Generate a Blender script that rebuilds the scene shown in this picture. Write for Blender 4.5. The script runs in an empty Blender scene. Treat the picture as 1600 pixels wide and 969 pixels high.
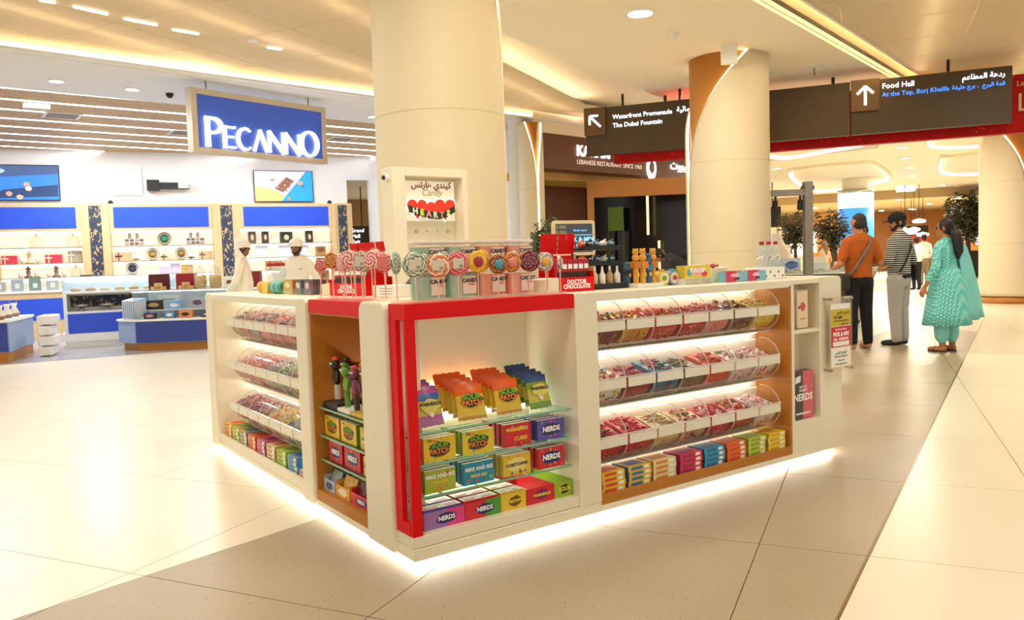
import bpy, bmesh, math, random
import numpy as np
from mathutils import Vector, Matrix
random.seed(7)
SC = bpy.context.scene
COL = SC.collection
PI = math.pi

# ------------------------------------------------------------------ camera
CAM = Vector((-1.5472, -2.9831, 1.3))
RX = Vector((0.8164273, -0.5765419, -0.0323407))
RY = Vector((0.0610133, 0.0304358, 0.9976728))
RZ = Vector((-0.5742159, -0.8165005, 0.0600253))
FPX = 1247.0
cd = bpy.data.cameras.new('camera'); cam = bpy.data.objects.new('camera', cd); COL.objects.link(cam)
cam.matrix_world = Matrix(((RX.x, RY.x, RZ.x, CAM.x), (RX.y, RY.y, RZ.y, CAM.y), (RX.z, RY.z, RZ.z, CAM.z), (0, 0, 0, 1)))
cd.sensor_width = 36; cd.lens = FPX / 1600 * 36; cd.clip_end = 200; cd.clip_start = .05
SC.camera = cam

# ------------------------------------------------------------------ light and exposure
SC.view_settings.view_transform = 'Standard'; SC.view_settings.look = 'None'
SC.view_settings.gamma = 1; SC.view_settings.use_curve_mapping = False
SC.view_settings.exposure = 0.06
w = bpy.data.worlds.new('mall_ambience'); SC.world = w; w.use_nodes = True
w.node_tree.nodes['Background'].inputs[0].default_value = (1.0, 0.965, 0.875, 1)
w.node_tree.nodes['Background'].inputs[1].default_value = 0.88
SC.cycles.max_bounces = 7; SC.cycles.diffuse_bounces = 5; SC.cycles.glossy_bounces = 3
SC.cycles.transparent_max_bounces = 20; SC.cycles.transmission_bounces = 4
SC.cycles.sample_clamp_indirect = 6; SC.cycles.caustics_reflective = False; SC.cycles.caustics_refractive = False
def area(name, loc, size, power, color=(1, .86, .66), rot=(0, 0, 0), shape='DISK', size_y=None, spread=None):
    l = bpy.data.lights.new(name, 'AREA'); l.energy = power; l.color = color; l.shape = shape; l.size = size
    if size_y: l.size_y = size_y
    if spread: l.spread = spread
    o = bpy.data.objects.new(name, l); COL.objects.link(o); o.location = loc; o.rotation_euler = rot
    return o
WARM = (1, .935, .77); COOL = (.93, .97, 1.0)
for p_, e_ in (((1.0, 1.5, 4.3), 150), ((-1.6, -1.2, 4.3), 150), ((2.2, -2.2, 4.3), 120), ((-2.4, 3.6, 4.3), 170),
               ((5.8, .2, 4.3), 170), ((.2, 6.6, 4.3), 150), ((6.5, 4.2, 4.3), 150), ((9.5, .5, 4.3), 170), ((10.5, 7.5, 4.3), 120)):
    area('ceiling_lamp_light', p_, 1.3, e_ * .40, WARM)
for p_, e_ in (((-1.0, 13.0, 4.2), 160), ((2.5, 13.6, 4.2), 170), ((1.0, 16.3, 4.2), 180), ((4.8, 15.0, 4.2), 150)):
    area('shop_lamp_light', p_, 1.0, e_ * .7, COOL)
for p_, e_ in (((15, 6, 3.8), 120), ((17.5, 9.5, 3.8), 110), ((22, 9, 3.8), 180), ((27, 13, 3.8), 220), ((30, 22, 3.7), 260), ((38, 18, 3.7), 300), ((24, 20, 3.7), 200), ((36, 17, 3.7), 420), ((43, 21, 3.7), 420), ((40, 27, 3.7), 380)):
    area('hall_lamp_light', p_, .8, e_ * 1.15, (1, .92, .75))

# ------------------------------------------------------------------ pixel helpers (photo pixel -> place in the room)
def ray(px, py): return RX * ((px - 800) / FPX) - RY * ((py - 484.5) / FPX) - RZ
FWD = Vector((.5752, .8180, 0))
def G(px, py, z=0.0):
    d = ray(px, py); return CAM + d * ((z - CAM.z) / d.z)
def PY(px, py, y):
    d = ray(px, py); return CAM + d * ((y - CAM.y) / d.y)
def PXp(px, py, x):
    d = ray(px, py); return CAM + d * ((x - CAM.x) / d.x)
def D(px, py, dist):
    d = ray(px, py); return CAM + d * (dist / d.dot(FWD))

# ------------------------------------------------------------------ materials
def lin(h):
    if not isinstance(h, str): return tuple(h) + ((1,) if len(h) == 3 else ())
    c = [int(h[i:i + 2], 16) / 255 for i in (0, 2, 4)]
    return tuple(x / 12.92 if x < .04045 else ((x + .055) / 1.055) ** 2.4 for x in c) + (1,)
MATS = {}
def mat(name, col, rough=.5, metal=0, spec=.5, noise=None, bump=None, emit=0, ecol=None, trans=0, coat=0, fn=None):
    if name in MATS: return MATS[name]
    m = bpy.data.materials.new(name); m.use_nodes = True; MATS[name] = m
    nt = m.node_tree; b = nt.nodes['Principled BSDF']
    b.inputs['Base Color'].default_value = lin(col); b.inputs['Roughness'].default_value = rough
    b.inputs['Metallic'].default_value = metal; b.inputs['Specular IOR Level'].default_value = spec
    b.inputs['Coat Weight'].default_value = coat
    if emit:
        b.inputs['Emission Color'].default_value = lin(ecol or col); b.inputs['Emission Strength'].default_value = emit
    if trans: b.inputs['Transmission Weight'].default_value = trans
    m.diffuse_color = lin(col)
    if noise:
        sc, amt = noise[:2]
        n = nt.nodes.new('ShaderNodeTexNoise'); n.inputs['Scale'].default_value = sc; n.inputs['Detail'].default_value = 4
        tc = nt.nodes.new('ShaderNodeTexCoord'); mp = nt.nodes.new('ShaderNodeMapping')
        if len(noise) > 2: mp.inputs['Scale'].default_value = noise[2]
        nt.links.new(tc.outputs['Object'], mp.inputs[0]); nt.links.new(mp.outputs[0], n.inputs['Vector'])
        mx = nt.nodes.new('ShaderNodeMix'); mx.data_type = 'RGBA'
        c = lin(col); k = 1 - amt
        mx.inputs[6].default_value = (c[0] * k, c[1] * k, c[2] * k, 1); mx.inputs[7].default_value = (min(1, c[0] * (1 + amt)), min(1, c[1] * (1 + amt)), min(1, c[2] * (1 + amt)), 1)
        nt.links.new(n.outputs[0], mx.inputs[0]); nt.links.new(mx.outputs[2], b.inputs['Base Color'])
        if bump:
            bp = nt.nodes.new('ShaderNodeBump'); bp.inputs['Strength'].default_value = bump; bp.inputs['Distance'].default_value = .01
            nt.links.new(n.outputs[0], bp.inputs['Height']); nt.links.new(bp.outputs[0], b.inputs['Normal'])
    if fn: fn(m, nt, b)
    return m
def clear(name, tint='ffffff', mixw=.9, rough=.05):
    """thin acrylic or glass: mostly see-through with a glossy coat (fresnel)"""
    if name in MATS: return MATS[name]
    m = bpy.data.materials.new(name); m.use_nodes = True; MATS[name] = m; nt = m.node_tree
    nt.nodes.remove(nt.nodes['Principled BSDF']); out = nt.nodes['Material Output']
    t = nt.nodes.new('ShaderNodeBsdfTransparent'); t.inputs[0].default_value = lin(tint)
    g = nt.nodes.new('ShaderNodeBsdfGlossy'); g.inputs['Roughness'].default_value = rough; g.inputs[0].default_value = (1, 1, 1, 1)
    d = nt.nodes.new('ShaderNodeBsdfDiffuse'); d.inputs[0].default_value = (.9, .9, .88, 1)
    lw = nt.nodes.new('ShaderNodeLayerWeight'); lw.inputs[0].default_value = .5
    pw = nt.nodes.new('ShaderNodeMath'); pw.operation = 'POWER'; pw.inputs[1].default_value = 3.5; nt.links.new(lw.outputs['Facing'], pw.inputs[0])
    f = nt.nodes.new('ShaderNodeMath'); f.operation = 'MULTIPLY_ADD'; f.inputs[1].default_value = .25; f.inputs[2].default_value = .012; nt.links.new(pw.outputs[0], f.inputs[0])
    m1 = nt.nodes.new('ShaderNodeMixShader'); m2 = nt.nodes.new('ShaderNodeMixShader'); m1.inputs[0].default_value = mixw
    nt.links.new(d.outputs[0], m1.inputs[1]); nt.links.new(t.outputs[0], m1.inputs[2])
    nt.links.new(f.outputs[0], m2.inputs[0]); nt.links.new(m1.outputs[0], m2.inputs[1]); nt.links.new(g.outputs[0], m2.inputs[2])
    nt.links.new(m2.outputs[0], out.inputs[0]); return m
def ramp_tex(kind, stops, scale=5., **kw):
    """material hook: base colour = colour ramp of a procedural texture in object space"""
    def fn(m, nt, b):
        tc = nt.nodes.new('ShaderNodeTexCoord'); mp = nt.nodes.new('ShaderNodeMapping'); mp.inputs['Scale'].default_value = kw.get('vec', (1, 1, 1))
        mp.inputs['Rotation'].default_value = kw.get('rot', (0, 0, 0))
        nt.links.new(tc.outputs['Object'], mp.inputs[0])
        t = nt.nodes.new({'noise': 'ShaderNodeTexNoise', 'wave': 'ShaderNodeTexWave', 'voronoi': 'ShaderNodeTexVoronoi', 'magic': 'ShaderNodeTexMagic'}[kind])
        t.inputs['Scale'].default_value = scale
        if kind == 'wave': t.inputs['Distortion'].default_value = kw.get('dist', 0.); t.bands_direction = kw.get('dir', 'Z')
        if kind == 'wave' and kw.get('rings'): t.wave_type = 'RINGS'
        nt.links.new(mp.outputs[0], t.inputs['Vector'])
        r = nt.nodes.new('ShaderNodeValToRGB'); r.color_ramp.interpolation = kw.get('interp', 'CONSTANT')
        while len(r.color_ramp.elements) < len(stops): r.color_ramp.elements.new(.5)
        for e, (p, c) in zip(r.color_ramp.elements, stops): e.position = p; e.color = lin(c)
        src = t.outputs['Color'] if kind == 'voronoi' and kw.get('cells') else t.outputs[0]
        if kind == 'voronoi' and kw.get('cells'):
            sp = nt.nodes.new('ShaderNodeSeparateColor'); nt.links.new(src, sp.inputs[0]); src = sp.outputs[0]
        nt.links.new(src, r.inputs[0]); nt.links.new(r.outputs[0], b.inputs['Base Color'])
        if kw.get('emit'):
            nt.links.new(r.outputs[0], b.inputs['Emission Color']); b.inputs['Emission Strength'].default_value = kw['emit']
        if kw.get('bump'):
            bp = nt.nodes.new('ShaderNodeBump'); bp.inputs['Strength'].default_value = kw['bump']; bp.inputs['Distance'].default_value = .004
            nt.links.new(t.outputs[0], bp.inputs['Height']); nt.links.new(bp.outputs[0], b.inputs['Normal'])
    return fn

WHITE = mat('white_lacquer', 'efe7d2', .35, noise=(3, .015))
RED = mat('red_lacquer', 'de0008', .4, spec=.25, noise=(4, .03))
WOOD = mat('honey_oak', 'b97724', .45, noise=(6, .16, (1, 1, 14)))
OAK = mat('light_oak', 'd9bd8c', .5, noise=(5, .10, (12, 12, 1)))
LED = mat('led_white', 'fffaf0', emit=6.5, ecol='fffaf2')
LEDW = mat('led_warm', 'ffecc0', emit=7, ecol='ffe6b0')
ACR = clear('acrylic', 'ffffff', .982)
GLASS = clear('shelf_glass', 'e9f6f0', .97)
GEDGE = mat('glass_edge_green', '7fb79a', .15, spec=.8)
WPLAS = mat('white_plastic', 'f4f2ec', .4)
BLACK = mat('black_plastic', '131313', .4)
CHROME = mat('steel', 'b9b7b2', .25, 1)
GREY = mat('grey_metal', '8d8984', .45, .4)
TXW = mat('print_white', 'ffffff', .5); TXK = mat('print_black', '141414', .5); TXR = mat('print_red', 'd3121b', .5)

# ------------------------------------------------------------------ mesh helpers
class MB:
    def __init__(s): s.v = []; s.f = []; s.m = []; s.sm = []
    def add(s, vs, fs, m=0, smooth=False, T=None):
        n = len(s.v)
        s.v += [tuple(T @ Vector(q)) for q in vs] if T else [tuple(q) for q in vs]
        s.f += [tuple(i + n for i in f) for f in fs]; s.m += [m] * len(fs); s.sm += [smooth] * len(fs); return s
    def box(s, x0, x1, y0, y1, z0, z1, m=0, T=None):
        return s.add([(x, y, z) for z in (z0, z1) for y in (y0, y1) for x in (x0, x1)],
                     [(0, 2, 3, 1), (4, 5, 7, 6), (0, 1, 5, 4), (2, 6, 7, 3), (0, 4, 6, 2), (1, 3, 7, 5)], m, False, T)
    def cyl(s, p0, p1, r0, r1=None, n=12, m=0, smooth=True, cap=True):
        r1 = r0 if r1 is None else r1; p0, p1 = Vector(p0), Vector(p1); a = (p1 - p0).normalized()
        u = a.orthogonal().normalized(); w_ = a.cross(u)
        vs = [p + (u * math.cos(2 * PI * i / n) + w_ * math.sin(2 * PI * i / n)) * r for p, r in ((p0, r0), (p1, r1)) for i in range(n)]
        s.add(vs, [(i, (i + 1) % n, n + (i + 1) % n, n + i) for i in range(n)], m, smooth)
        if cap: s.add(vs[:n], [tuple(reversed(range(n)))], m); s.add(vs[n:], [tuple(range(n))], m)
        return s
    def tube(s, pts, r, n=8, m=0):
        pts = [Vector(p) for p in pts]; rs = r if isinstance(r, (list, tuple)) else [r] * len(pts); vs = []; u = None
        for i, p in enumerate(pts):
            a = (pts[min(i + 1, len(pts) - 1)] - pts[max(i - 1, 0)]).normalized()
            u = a.orthogonal().normalized() if u is None else (u - a * u.dot(a)).normalized(); w_ = a.cross(u)
            vs += [p + (u * math.cos(2 * PI * k / n) + w_ * math.sin(2 * PI * k / n)) * rs[i] for k in range(n)]
        fs = [(i * n + k, i * n + (k + 1) % n, (i + 1) * n + (k + 1) % n, (i + 1) * n + k) for i in range(len(pts) - 1) for k in range(n)]
        fs += [tuple(reversed(range(n))), tuple(range((len(pts) - 1) * n, len(pts) * n))]
        return s.add(vs, fs, m, True)
    def lathe(s, prof, n=16, m=0, c=(0, 0, 0), smooth=True, a0=0, a1=2 * PI):
        full = abs(a1 - a0 - 2 * PI) < 1e-6; k = n if full else n + 1
        vs = [(c[0] + r * math.cos(a0 + (a1 - a0) * i / n), c[1] + r * math.sin(a0 + (a1 - a0) * i / n), c[2] + z) for r, z in prof for i in range(k)]
        fs = [(j * k + i, j * k + (i + 1) % k, (j + 1) * k + (i + 1) % k, (j + 1) * k + i) for j in range(len(prof) - 1) for i in range(n)]
        return s.add(vs, fs, m, smooth)
    def ball(s, c, r, n=8, m=0):
        r = (r, r, r) if not isinstance(r, (tuple, list)) else r; k = max(4, n // 2 + 1)
        vs = [(c[0] + r[0] * math.sin(PI * j / k) * math.cos(2 * PI * i / n), c[1] + r[1] * math.sin(PI * j / k) * math.sin(2 * PI * i / n), c[2] - r[2] * math.cos(PI * j / k)) for j in range(1, k) for i in range(n)]
        b = len(vs); vs += [(c[0], c[1], c[2] - r[2]), (c[0], c[1], c[2] + r[2])]
        fs = [(j * n + i, j * n + (i + 1) % n, (j + 1) * n + (i + 1) % n, (j + 1) * n + i) for j in range(k - 2) for i in range(n)]
        fs += [(b, (i + 1) % n, i) for i in range(n)] + [(b + 1, (k - 2) * n + i, (k - 2) * n + (i + 1) % n) for i in range(n)]
        return s.add(vs, fs, m, True)
    def prism(s, poly, d0, d1, m=0, fr='xy', T=None):
        """extrude a 2-D polygon (counter-clockwise) along the third axis"""
        mk = {'xy': lambda a, b, c: (a, b, c), 'xz': lambda a, b, c: (a, c, b), 'yz': lambda a, b, c: (c, a, b)}[fr]
        n = len(poly); vs = [mk(a, b, d0) for a, b in poly] + [mk(a, b, d1) for a, b in poly]
        fs = [tuple(reversed(range(n))), tuple(range(n, 2 * n))] + [(i, (i + 1) % n, n + (i + 1) % n, n + i) for i in range(n)]
        if fr == 'xz': fs = [tuple(reversed(f)) for f in fs]
        return s.add(vs, fs, m, False, T)
    def sweep(s, prof, x0, x1, m=0, smooth=True, close=False):
        """profile of (y, z) points swept along x"""
        n = len(prof); vs = [(x0, y, z) for y, z in prof] + [(x1, y, z) for y, z in prof]
        fs = [(i, i + 1, n + i + 1, n + i) for i in range(n - 1)]
        if close: fs += [(n - 1, 0, n, 2 * n - 1)]
        return s.add(vs, fs, m, smooth)
    def build(s, name, mats, parent=None, bevel=0, world=False, loc=None, rot=None, seg=2):
        me = bpy.data.meshes.new(name); vs = s.v
        if world and parent is not None:
            q = parent['_w'] if '_w' in parent else parent.location; vs = [(a - q[0], b - q[1], c - q[2]) for a, b, c in vs]
        me.from_pydata(vs, [], s.f)
        mats = mats if isinstance(mats, (list, tuple)) else [mats]
        for mt in mats: me.materials.append(mt)
        if len(mats) > 1: me.polygons.foreach_set('material_index', s.m)
        me.polygons.foreach_set('use_smooth', s.sm); me.update()
        return obj(name, me, parent, bevel, loc, rot, seg)
def obj(name, me, parent=None, bevel=0, loc=None, rot=None, seg=2):
    o = bpy.data.objects.new(name, me); COL.objects.link(o)
    if parent is not None: o.parent = parent
    if loc is not None: o.location = loc
    if rot is not None: o.rotation_euler = rot
    if bevel:
        b = o.modifiers.new('edge', 'BEVEL'); b.width = bevel; b.segments = seg; b.limit_method = 'ANGLE'
    return o
def tag(o, label, cat, group=None):
    o['label'] = label; o['category'] = cat
    if group: o['group'] = group
    return o
def thing(name, label, cat, loc=(0, 0, 0), rz=0.0, group=None):
    o = bpy.data.objects.new(name, None); COL.objects.link(o); o.empty_display_size = .1
    o.location = loc; o.rotation_euler = (0, 0, rz); return tag(o, label, cat, group)
def structure(o): o['kind'] = 'structure'; return o
def copy_tree(o, parent=None, loc=None, rz=None, label=None, rot=None):
    c = o.copy(); COL.objects.link(c); c.parent = parent
    if loc is not None: c.location = loc
    if rz is not None: c.rotation_euler = (0, 0, rz)
    if rot is not None: c.rotation_euler = rot
    if label: c['label'] = label
    for ch in o.children: copy_tree(ch, c)
    return c
def rrect(w, h, r, n=4, cx=0, cy=0):
    out = []
    for (x, y, a) in ((w / 2 - r, h / 2 - r, 0), (-w / 2 + r, h / 2 - r, 90), (-w / 2 + r, -h / 2 + r, 180), (w / 2 - r, -h / 2 + r, 270)):
        out += [(cx + x + r * math.cos(math.radians(a + 90 * i / n)), cy + y + r * math.sin(math.radians(a + 90 * i / n))) for i in range(n + 1)]
    return out
def arc(c, r, a0, a1, n):
    return [(c[0] + r * math.cos(math.radians(a0 + (a1 - a0) * i / n)), c[1] + r * math.sin(math.radians(a0 + (a1 - a0) * i / n))) for i in range(n + 1)]
# text as mesh; Arabic letters are joined with presentation forms and laid out right to left
AR = {'ا': (0xFE8D, 2), 'ب': (0xFE8F, 4), 'ة': (0xFE93, 2), 'ت': (0xFE95, 4), 'ج': (0xFE9D, 4), 'خ': (0xFEA5, 4), 'د': (0xFEA9, 2), 'ر': (0xFEAD, 2), 'س': (0xFEB1, 4),
      'ط': (0xFEC1, 4), 'ع': (0xFEC9, 4), 'ف': (0xFED1, 4), 'ق': (0xFED5, 4), 'ك': (0xFED9, 4), 'ل': (0xFEDD, 4), 'م': (0xFEE1, 4), 'ن': (0xFEE5, 4), 'ه': (0xFEE9, 4), 'و': (0xFEED, 2),
      'ي': (0xFEF1, 4), 'ئ': (0xFE89, 4), 'ذ': (0xFEAB, 2), 'م': (0xFEE1, 4), 'ح': (0xFEA1, 4), 'ش': (0xFEB5, 4)}
def arabic(t):
    out = []
    for i, ch in enumerate(t):
        if ch not in AR: out.append(ch); continue
        b, k = AR[ch]
        pv = i > 0 and t[i - 1] in AR and AR[t[i - 1]][1] == 4
        nx = k == 4 and i + 1 < len(t) and t[i + 1] in AR
        out.append(chr(b + (3 if pv and nx else 2 if nx else 1 if pv else 0)))
    return ''.join(reversed(out))
TXC = {}
def text_mesh(body, depth=.0, bold=.0, align='CENTER', shear=0., res=2, space=1.):
    key = (body, depth, bold, align, shear, res, space)
    if key in TXC: return TXC[key]
    c = bpy.data.curves.new('lettering', 'FONT'); c.body = body; c.align_x = align; c.align_y = 'CENTER'; c.extrude = depth; c.offset = bold; c.shear = shear
    c.resolution_u = res; c.space_character = space; c.space_line = .85
    o = bpy.data.objects.new('lettering', c); COL.objects.link(o)
    dg = bpy.context.evaluated_depsgraph_get(); dg.update()
    me = bpy.data.meshes.new_from_object(o.evaluated_get(dg)); me.name = 'lettering'
    bpy.data.objects.remove(o); bpy.data.curves.remove(c); me.materials.clear(); TXC[key] = me; return me
def islands(me):
    par = list(range(len(me.vertices)))
    def find(a):
        while par[a] != a: par[a] = par[par[a]]; a = par[a]
        return a
    for e in me.edges:
        a, b = find(e.vertices[0]), find(e.vertices[1])
        if a != b: par[a] = b
    grp = {}
    for p_ in me.polygons: grp.setdefault(find(p_.vertices[0]), []).append(p_)
    out = []
    for ps in grp.values():
        ids = sorted({v for p_ in ps for v in p_.vertices}); mp = {v: i for i, v in enumerate(ids)}; q = MB(); q.add([me.vertices[v].co for v in ids], [tuple(mp[v] for v in p_.vertices) for p_ in ps]); out.append(q)
    return out
def letters(body, size, m, parent, loc, rot=(PI / 2, 0, 0), **kw):
    for q in islands(text_mesh(body, **kw)):
        o = q.build('letter', m, parent, 0, loc=loc, rot=rot); o.scale = (size,) * 3
def text(body, size, m, parent, loc, rot=(PI / 2, 0, 0), name='lettering', **kw):
    """lettering lying in the x/z plane facing -y unless rotated"""
    key = (body, m.name, tuple(sorted(kw.items())))
    if key not in TXC:
        me = text_mesh(body, **kw).copy(); me.materials.append(m); TXC[key] = me
    o = obj(name, TXC[key], parent, 0, loc, rot); o.scale = (size,) * 3 if not isinstance(size, tuple) else size; return o
def vnoise(x, y, s=0): return math.sin(x * 12.9898 + y * 78.233 + s * 37.7) * 43758.5453 % 1
ORD = ['first', 'second', 'third', 'fourth', 'fifth', 'sixth', 'seventh', 'eighth', 'ninth', 'tenth', 'eleventh', 'twelfth', 'thirteenth', 'fourteenth', 'fifteenth', 'sixteenth', 'seventeenth', 'eighteenth', 'nineteenth', 'twentieth', 'twenty-first', 'twenty-second', 'twenty-third', 'twenty-fourth']
# ================================================================== FLOOR
def spk(m, nt, b):
    tc = nt.nodes.new('ShaderNodeTexCoord')
    v = nt.nodes.new('ShaderNodeTexVoronoi'); v.inputs['Scale'].default_value = 22
    r = nt.nodes.new('ShaderNodeValToRGB'); r.color_ramp.elements[0].position = .05; r.color_ramp.elements[1].position = .09
    n = nt.nodes.new('ShaderNodeTexNoise'); n.inputs['Scale'].default_value = 1.4; n.inputs['Detail'].default_value = 5
    mx = nt.nodes.new('ShaderNodeMix'); mx.data_type = 'RGBA'; mx.inputs[6].default_value = lin('9f8f76'); mx.inputs[7].default_value = lin('b0a188')
    mv = nt.nodes.new('ShaderNodeMix'); mv.data_type = 'RGBA'; mv.inputs[6].default_value = lin('5f503c')
    n2 = nt.nodes.new('ShaderNodeTexNoise'); n2.inputs['Scale'].default_value = 130; n2.inputs['Detail'].default_value = 2
    m3 = nt.nodes.new('ShaderNodeMix'); m3.data_type = 'RGBA'; m3.blend_type = 'OVERLAY'; m3.inputs[0].default_value = .25
    for k in (v, n, n2): nt.links.new(tc.outputs['Object'], k.inputs['Vector'])
    nt.links.new(v.outputs['Distance'], r.inputs[0]); nt.links.new(r.outputs[0], mv.inputs[0]); nt.links.new(n.outputs[0], mx.inputs[0])
    nt.links.new(mx.outputs[2], mv.inputs[7]); nt.links.new(mv.outputs[2], m3.inputs[6]); nt.links.new(n2.outputs[0], m3.inputs[7]); nt.links.new(m3.outputs[2], b.inputs['Base Color'])
FL_L = mat('polished_cream_tile', 'e7dec9', .3, spec=.35, noise=(1.2, .025))
FL_G = mat('grey_terrazzo', 'b8a98f', .38, spec=.35, fn=spk)
FL_S = mat('shop_grey_tile', 'a9a9ad', .18, noise=(2, .05))
JOINT = mat('joint_grout', '8f806a', .8, noise=(8, .1))
floor = structure(MB().box(-14, 75, -12, 60, -.06, -.008).build('floor', JOINT))
TA = math.radians(30.5); UX, UY = math.cos(TA), math.sin(TA); TS = 1.245
def clip(poly, p, n, keep):          # keep: +1 the side n points to
    out = []
    for i in range(len(poly)):
        a, b = poly[i], poly[(i + 1) % len(poly)]
        da = ((a[0] - p[0]) * n[0] + (a[1] - p[1]) * n[1]) * keep; db = ((b[0] - p[0]) * n[0] + (b[1] - p[1]) * n[1]) * keep
        if da >= 0: out.append(a)
        if da * db < 0:
            t = da / (da - db); out.append((a[0] + (b[0] - a[0]) * t, a[1] + (b[1] - a[1]) * t))
    return out
def parea(p): return abs(sum(p[i][0] * p[(i + 1) % len(p)][1] - p[(i + 1) % len(p)][0] * p[i][1] for i in range(len(p)))) / 2 if len(p) > 2 else 0
def hp(x, y, deg): a = math.radians(deg); return ((x, y), (-math.sin(a), math.cos(a)))
BAND = [hp(-1.43, .564, 15.8) + (-1,), hp(.947, -1.379, 22.4) + (1,), hp(11.3, 2.93, 60) + (1,), hp(12.15, 3.9, 105) + (1,), hp(11.7, 6.0, 150) + (1,)]
SHOP = hp(-.99, 11.25, -5)
def inset(poly, d):
    n = len(poly); A = sum(poly[i][0] * poly[(i + 1) % n][1] - poly[(i + 1) % n][0] * poly[i][1] for i in range(n)); s = 1 if A > 0 else -1
    out = poly
    for i in range(n):
        a, b = poly[i], poly[(i + 1) % n]; dx, dy = b[0] - a[0], b[1] - a[1]; L = math.hypot(dx, dy)
        if L < 1e-5: continue
        nn = (-dy / L * s, dx / L * s); out = clip(out, (a[0] + nn[0] * d, a[1] + nn[1] * d), nn, 1)
        if len(out) < 3: return []
    return out
far = MB(); cells = []
for i in range(-12, 50):
    for j in range(-24, 26):
        u0 = .8 + i * TS; v0 = -.07 + j * TS
        c = [((u0 + a) * UX - (v0 + b) * UY, (u0 + a) * UY + (v0 + b) * UX) for a, b in ((0, 0), (TS, 0), (TS, TS), (0, TS))]
        ctr = (sum(q[0] for q in c) / 4, sum(q[1] for q in c) / 4); rel = Vector((ctr[0] - CAM.x, ctr[1] - CAM.y, 0))
        dep = rel.dot(FWD); lat = rel.x * .818 - rel.y * .5752
        if dep < -1.5 or dep > 48 or abs(lat) > dep * .75 + 2.2: continue
        pcs = []; cur = c
        if parea(clip(c, *SHOP, 1)) > .01 and ctr[0] < 9:
            pcs.append((clip(c, *SHOP, 1), FL_S)); cur = clip(c, *SHOP, -1)
        for p, n, k in BAND:
            if len(cur) < 3: break
            pcs.append((clip(cur, p, n, -k), FL_L)); cur = clip(cur, p, n, k)
        pcs.append((cur, FL_G))
        for poly, m in pcs:
            q = inset(poly, .0022) if len(poly) > 2 else []
            if parea(q) > .004: cells.append((dep, q, m))
cells.sort(key=lambda t: t[0]); FM = [FL_L, FL_G, FL_S]
for k, (dep, q, m) in enumerate(cells):
    if k < 290: MB().prism(q, -.008, 0).build('tile', m, floor)
    else: far.prism(q, -.008, 0, FM.index(m))
fo = far.build('far_tiles', FM, floor); fo['kind'] = 'stuff'
BRASS = mat('brass_trim', '8a6a3c', .35, .8)
a_ = math.radians(22.4)
structure(MB().prism([(.947 - 4 * math.cos(a_), -1.379 - 4 * math.sin(a_)), (11.3, 2.885), (11.297, 2.897), (.943 - 4 * math.cos(a_), -1.369 - 4 * math.sin(a_))], -.007, .001).build('trim_1', BRASS))
structure(MB().box(-9, 7.5, -.012, .012, -.007, .001).build('trim_2', mat('dark_steel_trim', '4b4a4c', .3, .8), loc=(-.99, 11.25, 0), rot=(0, 0, math.radians(-5))))

# ================================================================== CEILING
PLAS = mat('plaster_cream', 'f7eeda', .8, noise=(2, .01)); PLASW = mat('plaster_white', 'eef0f2', .8, noise=(2, .01))
HC = 4.4
ceiling = structure(MB().box(-14, 16.5, -12, 20, 4.85, 4.95).build('ceiling', PLAS))
def line(p, deg): return Vector((p[0], p[1])), Vector((math.cos(math.radians(deg)), math.sin(math.radians(deg))))
def onx(l, x): p, d = l; t = (x - p.x) / d.x; return (x, p.y + d.y * t)
LA = line((4.88, 6.10), 22); LB = line((6.78, 3.34), 15.0); LCV = line((-.82, 9.21), 7.1)
structure(MB().prism([onx(LB, -2.5), onx(LB, 15.2), onx(LA, 15.2), onx(LA, -2.5)], HC, HC + .06).build('ceiling.001', PLAS))
# cove strip on the right edge of the plaster
MB().prism([(x, y + .02) for x, y in (onx(LB, -2), onx(LB, 15))] + [(x, y + .06) for x, y in (onx(LB, 15), onx(LB, -2))], HC - .05, HC - .005).build('cove_lip', PLAS, ceiling)
MB().prism([(x, y - .36) for x, y in (onx(LB, -2), onx(LB, 15))] + [(x, y) for x, y in (onx(LB, 15), onx(LB, -2))], HC + .13, HC + .15).build('cove_panel', mat('cove_cream', 'f4e2b8', .7), ceiling)
MB().prism([(x, y - .37) for x, y in (onx(LB, -2), onx(LB, 15))] + [(x, y - .345) for x, y in (onx(LB, 15), onx(LB, -2))], HC + .0, HC + .03).build('cove_light', mat('cove_led', 'fff0c8', emit=16, ecol='ffe6b4'), ceiling)
MB().prism([(x, y - .42) for x, y in (onx(LB, -2), onx(LB, 15))] + [(x, y - .38) for x, y in (onx(LB, 15), onx(LB, -2))], HC - .03, HC + .2).build('cove_lip', PLAS, ceiling)
# perforated ceiling panels, back-lit by tubes above them
def meshpanel():
    m = bpy.data.materials.new('perforated_metal_panel'); m.use_nodes = True; nt = m.node_tree; b = nt.nodes['Principled BSDF']
    b.inputs['Base Color'].default_value = lin('d7c8a4'); b.inputs['Roughness'].default_value = .6
    n = nt.nodes.new('ShaderNodeTexNoise'); n.inputs['Scale'].default_value = 260
    mx = nt.nodes.new('ShaderNodeMix'); mx.data_type = 'RGBA'; mx.inputs[6].default_value = lin('cfc3a6'); mx.inputs[7].default_value = lin('e2d9c4')
    nt.links.new(n.outputs[0], mx.inputs[0]); nt.links.new(mx.outputs[2], b.inputs['Base Color'])
    t = nt.nodes.new('ShaderNodeBsdfTranslucent'); t.inputs[0].default_value = lin('fff4e0'); ms = nt.nodes.new('ShaderNodeMixShader'); ms.inputs[0].default_value = .38
    nt.links.new(b.outputs[0], ms.inputs[1]); nt.links.new(t.outputs[0], ms.inputs[2]); nt.links.new(ms.outputs[0], nt.nodes['Material Output'].inputs[0]); return m
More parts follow.
